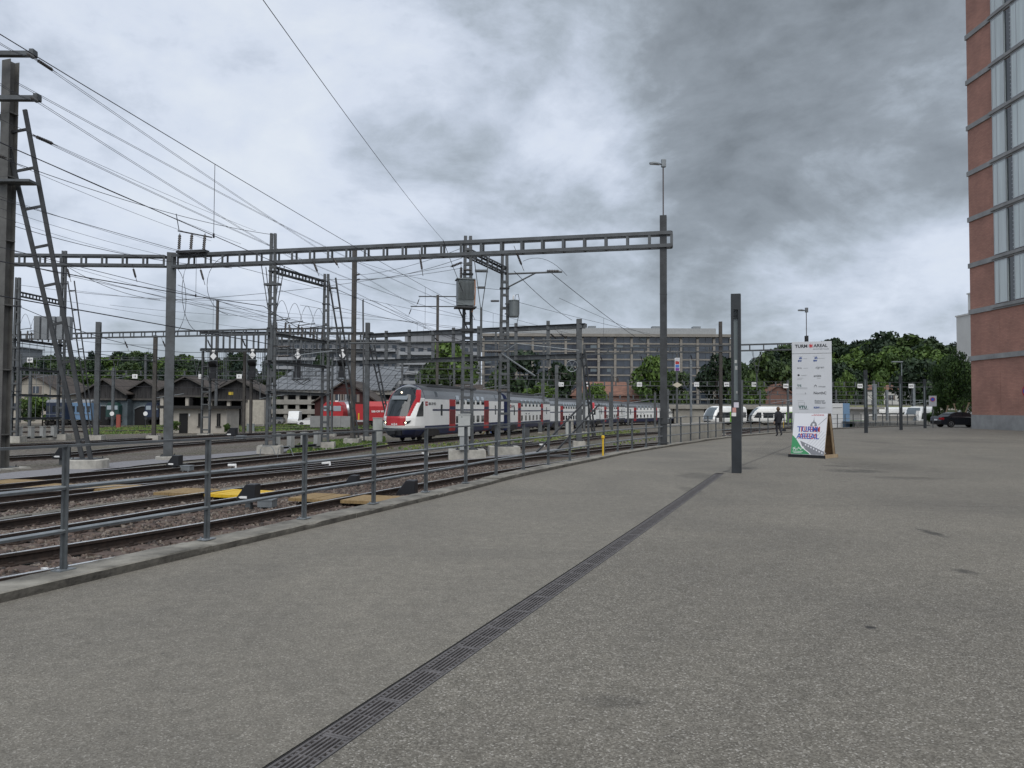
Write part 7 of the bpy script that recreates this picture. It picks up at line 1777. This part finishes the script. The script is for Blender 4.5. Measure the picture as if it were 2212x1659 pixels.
sed_g = [(-1.72, 1.00), (-1.2, 1.30), (-.75, 1.41), (.0, 1.43), (.45, 1.36), (1.15, .96)]
cp_ = onZ(953, 427.6, 0)
dkb = mat('dark_blue_car_paint', (.016, .019, .027), .18, .3, spec=.7)
cy_ = cp_.y + 1.5; t_, W = car('dark blue-grey saloon car parked behind the corner of the brick tower', (xat(934.5, cy_) + 2.36, cy_, 0), R(2), sed_b, sed_g, 1.84, dkb, (-1.38, 1.42))
b = MB(); b.prism([(-1.25, 1.29), (-.75, 1.405), (0, 1.425), (.45, 1.355), (.42, 1.385), (0, 1.455), (-.76, 1.435), (-1.28, 1.31)], (1, 0, 0), (0, 0, 1), (0, -W / 2 + .2, 0), (0, W - .4, 0)); b.build('roof', dkb, t_)
for nm, c, s, m in (('tail_light', (-2.22, -.75, .84), (.32, .36, .2), tail), ('number_plate', (-2.37, -.1, .72), (.02, .5, .12), white_sign), ('window_trim', (-.3, -W / 2 + .015, .985), (2.9, .03, .03), rim_m), ('door_seam', (-.15, -W / 2 - .002, .68), (.015, .006, .5), black), ('door_handle', (-.45, -W / 2 - .01, .80), (.16, .03, .03), dkb), ('pillar', (-.2, -W / 2 + .09, 1.18), (.07, .04, .42), black), ('sill', (0, -W / 2 + .01, .27), (2.4, .03, .06), black)):
    b = MB(); b.box(c, s); b.build(nm, m, t_)
van_b = [(-2.6, .4), (-2.65, 1.2), (-2.6, 2.5), (-2.3, 2.62), (.9, 2.6), (1.25, 2.45), (1.9, 1.45), (2.6, 1.15), (2.72, .75), (2.7, .4), (2.2, .3), (-2.3, .3)]
van_g = [(.9, 1.45), (1.0, 2.2), (1.25, 2.3), (1.8, 1.45)]
hatch_b = [(-1.85, .3), (-1.95, .7), (-1.9, 1.0), (1.0, .98), (1.75, .82), (1.95, .6), (1.95, .3), (1.6, .22), (-1.5, .22)]; hatch_g = [(-1.85, .98), (-1.6, 1.42), (-.3, 1.5), (.3, 1.42), (1.05, .98)]
wp = white_p
car('white delivery van parked in front of the open car park', (xat(295, 144), 144, zy(144) - .19), R(-82), van_b, van_g, 1.95, wp, (-1.6, 1.75), .36, 'parked_van', 'van')
car('white car parked beside the low grey wall', (xat(308.5, 138), 138, zy(138) - .19), R(200), hatch_b, hatch_g, 1.75, wp, (-1.2, 1.25), .31)
car('red car parked behind the fence beside the green skip', (xat(862, 118), 118, zy(118) - .19), R(-150), hatch_b, hatch_g, 1.75, mat('red_car_paint', (.42, .02, .03), .25), (-1.2, 1.25), .31)
car('dark car parked behind the fence next to the red one', (xat(879, 121), 121, zy(121) - .19), R(-140), hatch_b, hatch_g, 1.75, black, (-1.2, 1.25), .31)
car('pale grey car parked under the deck of the car park', (xat(275, 148), 148, zy(148) - .19), R(180), hatch_b, hatch_g, 1.75, mat('silver_paint', (.45, .46, .47), .3, .5), (-1.2, 1.25), .31)
# skip, white and blue box, no-parking board, trees stakes
sk_ = thing('skip', 'green steel skip standing behind the fence beside the white box', 'skip', (xat(852, 112), 112, zy(112) - .19)); b = MB(); b.prism([(-1.1, 0), (1.1, 0), (1.4, 1.5), (-1.4, 1.5)], (1, 0, 0), (0, 0, 1), (0, -.9, 0), (0, 1.8, 0)); b.build('body', mat('skip_green', (.03, .17, .05), .6), sk_)
for x in (-1.2, 0, 1.2): b = MB(); b.box((x, -.93, .9), (.1, .08, 1.1)); b.build('rib', mat('skip_green', (.03, .17, .05), .6), sk_)
b = MB(); b.box((0, 0, 1.53), (2.9, 1.9, .1)); b.build('rim', mat('skip_green', (.03, .17, .05), .6), sk_)
bx_ = thing('site_container', 'white box container with a blue side standing just past the sign tower', 'container', (xat(838, 108), 108, zy(108) - .19)); hb = zat(838, 402, 108) - zy(108)
b = MB(); b.box((-.5, 0, hb / 2), (1.5, 2, hb)); b.build('body', white_p, bx_); b = MB(); b.box((.75, 0, hb / 2), (.9, 2.02, hb + .03)); b.build('blue_side', mat('container_blue', (.20, .33, .50), .5), bx_); b = MB(); b.box((-.5, -1.02, hb * .85), (1.3, .04, .05)); b.build('trim', steel, bx_)
np_ = onZ(933, 428.0, 0); t_ = thing('no_parking_board', 'white board with a no-parking disc on a post beside the last light column', 'sign', (np_.x, np_.y, 0), R(-25)); b = MB(); b.tube((0, 0, 0), (0, 0, 2.9), .035, n=8); b.build('post', steel, t_)
b = MB(); b.box((0, -.05, 2.45), (.62, .03, .95)); b.build('board', mat('sign_board_grey', (.42, .43, .45), .5), t_); b = MB(); b.lathe([(.2, -.085), (.2, -.07)], (0, 0, 2.6), 20, axis='Y'); b.build('disc', mat('sign_red', (.5, .02, .025), .5), t_); b = MB(); b.lathe([(.15, -.09), (.15, -.086)], (0, 0, 2.6), 20, axis='Y'); b.build('disc_centre', mat('sign_blue', (.03, .08, .42), .5), t_)
for k, (u0, v0, u1, v1) in enumerate(((941, 424, 948, 406), (960, 420, 954, 404), (960, 420, 969, 403))):
    t_ = thing('tree_stake', ['leaning wooden tree stake left of the others behind the dark car', 'wooden tree stake leaning back above the car roof', 'wooden tree stake leaning toward the brick tower'][k], 'stake', onY(u0, v0, 84)); b = MB(); p0 = onY(u0, v0, 84); b.tube(Vector((p0.x, 84, 0)) - p0 if v0 > 425 else Vector((0, 0, -.8)), onY(u1, v1, 84) - p0, .07, n=8); b.build('pole', wood, t_); b = MB(); b.tube(onY(u1, v1, 84) - p0 - Vector((.12, 0, 0)), onY(u1, v1, 84) - p0 + Vector((.12, 0, 0)), .05, n=6); b.build('tie', wood, t_)
# far lamp post
lp = thing('lamp_post', 'pale slim lamp post in front of the wooded slope', 'street lamp', (xat(902, 170), 170, zy(170))); b = MB(); b.tube((0, 0, 0), (0, 0, zat(902, 362, 170) - zy(170)), .12, .09, n=8); b.build('pole', steel_lt, lp); b = MB(); b.box((-1, 0, zat(902, 362, 170) - zy(170) + .05), (2.4, .6, .25)); b.build('lamp_head', steel_lt, lp)

# ================================================================== TRACKSIDE THINGS
# concrete trough blocks behind the railing
tb = offset_curve(KERB, -.95); tb = [p for p in tb if 35.0 < p.y < 48]
for k, (p, d) in enumerate(arclen(tb, 1.72, .2)):
    if k > 5: break
    t_ = thing('concrete_block', 'pale concrete retaining block set just behind the curving railing', 'concrete block', (p.x, p.y, zy(p.y) - BED), math.atan2(d.y, d.x), 'concrete blocks behind the railing')
    b = MB(); b.box((.8, 0, (.84 - zy(p.y) + BED) / 2), (1.66, .55, .84 - zy(p.y) + BED)); b.build('block', mat('pale_block_concrete', (.36, .345, .30), .9, 0, .18, 1.5, .3, 20), t_, bevel=.02); b = MB(); b.box((.8, 0, .84 - zy(p.y) + BED + .02), (1.69, .6, .04)); b.build('coping', conc_lt, t_)
# wooden crossing boards between and beside the rails
tan = mat('weathered_tan_boards', (.27, .185, .085), .85, 0, .25, 4, .4, 30, stretch=(8, 1, 1)); yel = mat('yellow_painted_board', (.66, .42, .02), .6, 0, .1, 4)
ca, cb_ = onyard(-10, 482), onyard(400, 497)
def cross_at(pts):
    best = None
    for p in pts:
        f = ((p.x - ca.x) * (cb_.x - ca.x) + (p.y - ca.y) * (cb_.y - ca.y)) / ((cb_ - ca).length_squared); q = ca.lerp(cb_, f); dd = (Vector((p.x, p.y, 0)) - Vector((q.x, q.y, 0))).length
        if best is None or dd < best[0]: best = (dd, p, pts)
    i = best[2].index(best[1]); d = (pts[min(i + 1, len(pts) - 1)] - pts[max(i - 1, 0)]).normalized(); return best[1], d
lastedge = None
for k, T in enumerate((T0, T1, T2, T3)):
    p, d = cross_at(T); rz = math.atan2(d.y, d.x) - R(90); r_ = Vector((d.y, -d.x, 0))
    for nm, off, w_, m, lb in (('in', 0, 1.28, yel if k == 1 else tan, ['tan crossing board between the rails nearest the kerb', 'bright yellow crossing board between the rails of the second track', 'tan crossing board between the rails of the third track', 'tan crossing board between the rails of the train track'][k]),
                          ('out', -1.55 if k else -1.5, 1.15 if k != 0 else 1.0, tan, ['tan crossing board beyond the nearest track', 'tan crossing board between second and third track', 'tan crossing board between third and train track', 'tan crossing board beyond the train track'][k])):
        q = p + r_ * off; t_ = thing('crossing_board', lb, 'crossing board', (q.x, q.y, zy(q.y) - .05), rz)
        for j in range(5): b = MB(); b.box((-w_ / 2 + (j + .5) * w_ / 5, 0, random.uniform(-.004, .004)), (w_ / 5 - .008, 1.15, .07)); b.build('plank', m, t_)
    if k == 0:
        q = p + r_ * 1.25; t_ = thing('crossing_board', 'tan crossing board between the nearest track and the kerb', 'crossing board', (q.x, q.y, zy(q.y) - .05), rz)
        for j in range(4): b = MB(); b.box((-.4 + j * .22, 0, 0), (.21, 1.15, .07)); b.build('plank', tan, t_)
        q = p + r_ * 1.45 - d * .7; t_ = thing('ramp_plate', 'grey steel ramp plate beside the tan boards at the kerb', 'plate', (q.x, q.y, zy(q.y) - .04), rz); b = MB(); b.prism([(0, -.1), (.45, -.1), (.45, .03)], (0, 1, 0), (0, 0, 1), (-.3, -.2, 0), (.6, 0, 0)); b.build('plate', steel_lt, t_)
# point indicators: black boxes with slanted face and white arrow
def point_ind(u, v, sc, label, flip=1, arrow=True, legs=True):
    p = onyard(u, v, -BED); t_ = thing('point_indicator', label, 'point indicator', p, R(-8)); t_.scale = (sc, sc, sc); z0 = .20 if legs else 0
    b = MB(); b.prism([(-.24, 0), (.2, 0), (.2, .36), (-.02, .36), (-.24, .06)], (1, 0, 0), (0, 0, 1), (0, -.14, z0), (0, .28, 0)); b.build('housing', black, t_, bevel=.015)
    if arrow: b = MB(); b.prism([(-.18, .075), (-.13, .1), (.02, .1), (.02, .05), (-.13, .05)], (1, 0, 0), (0, 0, 1), (0, -.15, z0), (0, .006, 0)); b.build('arrow', white_sign, t_)
    if legs:
        b = MB(); b.box((0, 0, .1), (.12, .12, .22)); b.build('post', steel, t_)
        b = MB(); b.box((.42, .02, .13), (.34, .26, .14)); b.box((.42, .02, .215), (.36, .28, .03)); b.box((.32, 0, .03), (.04, .2, .08)); b.box((.52, 0, .03), (.04, .2, .08)); b.build('switch_motor', steel_lt, t_)
    return t_
point_ind(249, 509, 1.0, 'black point indicator with white arrow beside the yellow crossing board')
point_ind(175, 472, 1.15, 'black point indicator with white arrow beyond the crossing boards'); point_ind(62, 465, 1.4, 'black point indicator beside the round foundation of the brace')
point_ind(232, 440.5, 2.0, 'black point indicator beyond the tall mast near the lattice pair'); point_ind(352, 487, 1.0, 'black point box on the boards closest to the kerb', 1, False, False); point_ind(408, 495.5, 1.15, 'large black wedge box lying beside the kerb', 1, False, False)
for (u, v, s_, lb) in ((326, 469, 1.0, 'white-capped switch lever beside the third track'), (425, 458, 1.0, 'white-capped switch lever near the transformer mast'), (542, 448.5, 1.1, 'white-capped switch lever under the slanting struts'), (682, 437, 1.3, 'small white switch box beside the kerb mast'), (232, 471, .9, 'low pale switch box beyond the boards')):
    p = onyard(u, v, -BED); t_ = thing('switch_lever', lb, 'switch lever', p, R(20)); t_.scale = (s_, s_, s_); b = MB(); b.box((0, 0, .26), (.36, .16, .10)); b.box((.15, 0, .18), (.08, .16, .12)); b.build('cap', white_p, t_, bevel=.02); b = MB(); b.tube((0, 0, 0), (0, 0, .24), .03, n=6); b.build('post', steel_dk, t_)
# buffer-like bent tubes lying by the train track
p = onyard(271, 457.5, -.15); t_ = thing('bent_tube_rack', 'bent steel tube bracket lying beside the train track', 'bracket', p)
for x in (-.6, .35):
    b = MB(); b.path([(x, 0, 0), (x + .04, 0, .45), (x + .15, 0, .6), (x + .55, .1, .6), (x + .68, .1, .45), (x + .85, .1, 0)], .02, 6); b.build('tube', steel_lt, t_)
# cabinets and small trackside posts
def cabinet(u, vb, vt, Y, wpx, label, m=None):
    zb = zy(Y) - BED; h_ = zat(u, vt, Y) - zb; w_ = wpx / 760 * Y; t_ = thing('trackside_cabinet', label, 'cabinet', (xat(u, Y), Y, zb), R(10)); m = m or cab_m
    b = MB(); b.box((0, 0, h_ / 2 + .06), (w_, w_ * .6, h_ - .14)); b.build('box', m, t_, bevel=.015); b = MB(); b.box((0, 0, h_), (w_ * 1.08, w_ * .68, .06)); b.build('lid', m, t_); b = MB(); b.box((0, 0, .05), (w_ * 1.1, w_ * .7, .12)); b.build('plinth', concrete, t_)
cabinet(378, 437, 418, 62, 9.5, 'pale grey cabinet standing beside the train nose'); cabinet(568, 431, 420.5, 80, 5, 'pale grey cabinet beside the second train set'); cabinet(540, 427, 422, 95, 4, 'small grey cabinet at the foot of a slim mast', steel)
cabinet(527, 436, 428, 66, 5, 'low grey frame cabinet beside the train', steel); cabinet(251, 434, 424, 92, 7, 'grey-green low cabinet in front of the open shed', mat('grey_green_paint', (.25, .29, .29), .6)); cabinet(8, 424, 415, 118, 8, 'white cabinet beside the lattice frame at the houses', white_p)
yp = offset_curve(KERB, -.75); p = [q for q in yp if q.y > onZ(603, 459, 0).y][0]
t_ = thing('hydrant_post', 'short yellow post with round head beside the railing', 'post', (xat(603, p.y + .3), p.y + .3, zy(p.y) - BED)); b = MB(); b.tube((0, 0, 0), (0, 0, .84 - zy(p.y) + BED - .2), .03, n=10); b.build('post', yel, t_); b = MB(); b.lathe([(.03, 0), (.055, .03), (.055, .09), (.03, .12)], (0, 0, .84 - zy(p.y) + BED - .22), 12); b.build('head', yel, t_)
# signpost with coloured plates and a diamond
sp_ = thing('track_signpost', 'grey signpost with a tall plate of blue, red and purple pictograms and a diamond', 'signpost', (xat(677, 66), 66, zy(66))); b = MB(); b.box((0, 0, (zat(677, 352, 66) - zy(66)) / 2), (.16, .16, zat(677, 352, 66) - zy(66))); b.build('post', steel, sp_)
z0_, z1_ = zat(677, 371, 66) - zy(66), zat(677, 358, 66) - zy(66); b = MB(); b.box((0, -.12, (z0_ + z1_) / 2), (.42, .03, z1_ - z0_)); b.build('plate', white_sign, sp_)
for k, m in enumerate((mat('purple_plate', (.16, .04, .25), .5), mat('blue_plate', (.06, .18, .50), .5), mat('red_plate', (.40, .03, .03), .5), mat('pale_plate', (.5, .52, .56), .5))): b = MB(); b.box((0, -.14, z0_ + (k + .5) * (z1_ - z0_) / 4), (.34, .02, (z1_ - z0_) / 4 * .86)); b.build('pictogram', m, sp_)
b = MB(); zd = zat(677, 385, 66) - zy(66); b.prism([(-.42, 0), (0, -.24), (.42, 0), (0, .24)], (1, 0, 0), (0, 0, 1), (0, -.1, zd), (0, -.03, 0)); b.build('diamond_plate', mat('cream_plate', (.55, .50, .40), .6), sp_)
# yellow broom and blue bucket left beside the train, lantern on its foot by the walker
p = onyard(492, 433, -BED); t_ = thing('bucket', 'small blue bucket standing beside the train wheels', 'bucket', p); b = MB(); b.lathe([(.2, 0), (.26, .5), (.23, .5), (.18, .03)], (0, 0, 0), 14); b.build('pail', mat('blue_plastic', (.03, .12, .42), .5), t_); b = MB(); b.path([(-.24, 0, .5), (0, 0, .75), (.24, 0, .5)], .015, 5); b.build('handle', steel_lt, t_)
p = onyard(487, 435, -BED); t_ = thing('broom', 'long yellow-handled broom leaning beside the train wheels', 'broom', p); b = MB(); b.tube((-.5, 0, .1), (1.0, .2, 1.75), .035, n=6); b.build('handle', yel, t_); b = MB(); b.box((-.55, 0, .08), (.4, .12, .14)); b.build('head', tan, t_)
lk = min(offset_curve(KERB, -.2), key=lambda q: abs(xat(783.5, q.y) - q.x) if q.y > 30 else 99); LANT = (lk.x, lk.y, .085); t_ = thing('track_lantern', 'small black lantern on a yellow stem behind the railing beside the walker', 'lantern', LANT); b = MB(); b.tube((0, 0, .2), (.02, 0, .75), .018, n=6); b.build('stem', yel, t_); b = MB(); b.prism([(-.16, 0), (.16, 0), (.1, .24), (-.06, .24)], (1, 0, 0), (0, 0, 1), (0, -.1, 0), (0, .2, 0)); b.build('box', black, t_)
t_ = thing('red_post', 'short red post in front of the blue-grey shed wall', 'post', (xat(119, 112), 112, zy(112) - BED)); b = MB(); b.box((0, 0, .9), (.55, .3, 2.2)); b.build('post', mat('faded_red', (.28, .07, .05), .7), t_); b = MB(); b.box((0, 0, 2.05), (.62, .36, .08)); b.build('cap', steel_dk, t_)
# round signal discs and small white markers in the shed tracks
for (u, v, Y, lb) in ((112.5, 413, 105, 'small white disc marker on a stick before the sheds'), (146, 413, 105, 'small white disc marker beside the arched gate')):
    t_ = thing('disc_marker', lb, 'marker', (xat(u, Y), Y, zy(Y) - BED)); b = MB(); b.tube((0, 0, 0), (0, 0, zat(u, v, Y) - zy(Y)), .04, n=6); b.build('stick', steel_dk, t_); b = MB(); b.lathe([(.3, 0), (.3, -.04)], (0, -.05, zat(u, v, Y) - zy(Y) + .1), 16, axis='Y'); b.build('disc', white_sign, t_)
# litter and leaf
p = onyard(42, 572, -.12)
for (u, v, m, s, lb) in ((44, 573.5, white_p, .06, 'crumpled white paper scrap lying on the ballast beside the kerb'), (176, 553, yel, .07, 'small yellow wrapper lying on the ballast behind the first post')):
    p = onyard(u, v - 2, -.12); t_ = thing('litter', lb, 'litter', p); b = MB(); b.add([(random.uniform(-s, s), random.uniform(-s, s), random.uniform(0, s)) for _ in range(8)], [(0, 1, 2), (2, 3, 4), (4, 5, 6), (1, 6, 7), (0, 3, 7)]); b.build('scrap', m, t_)
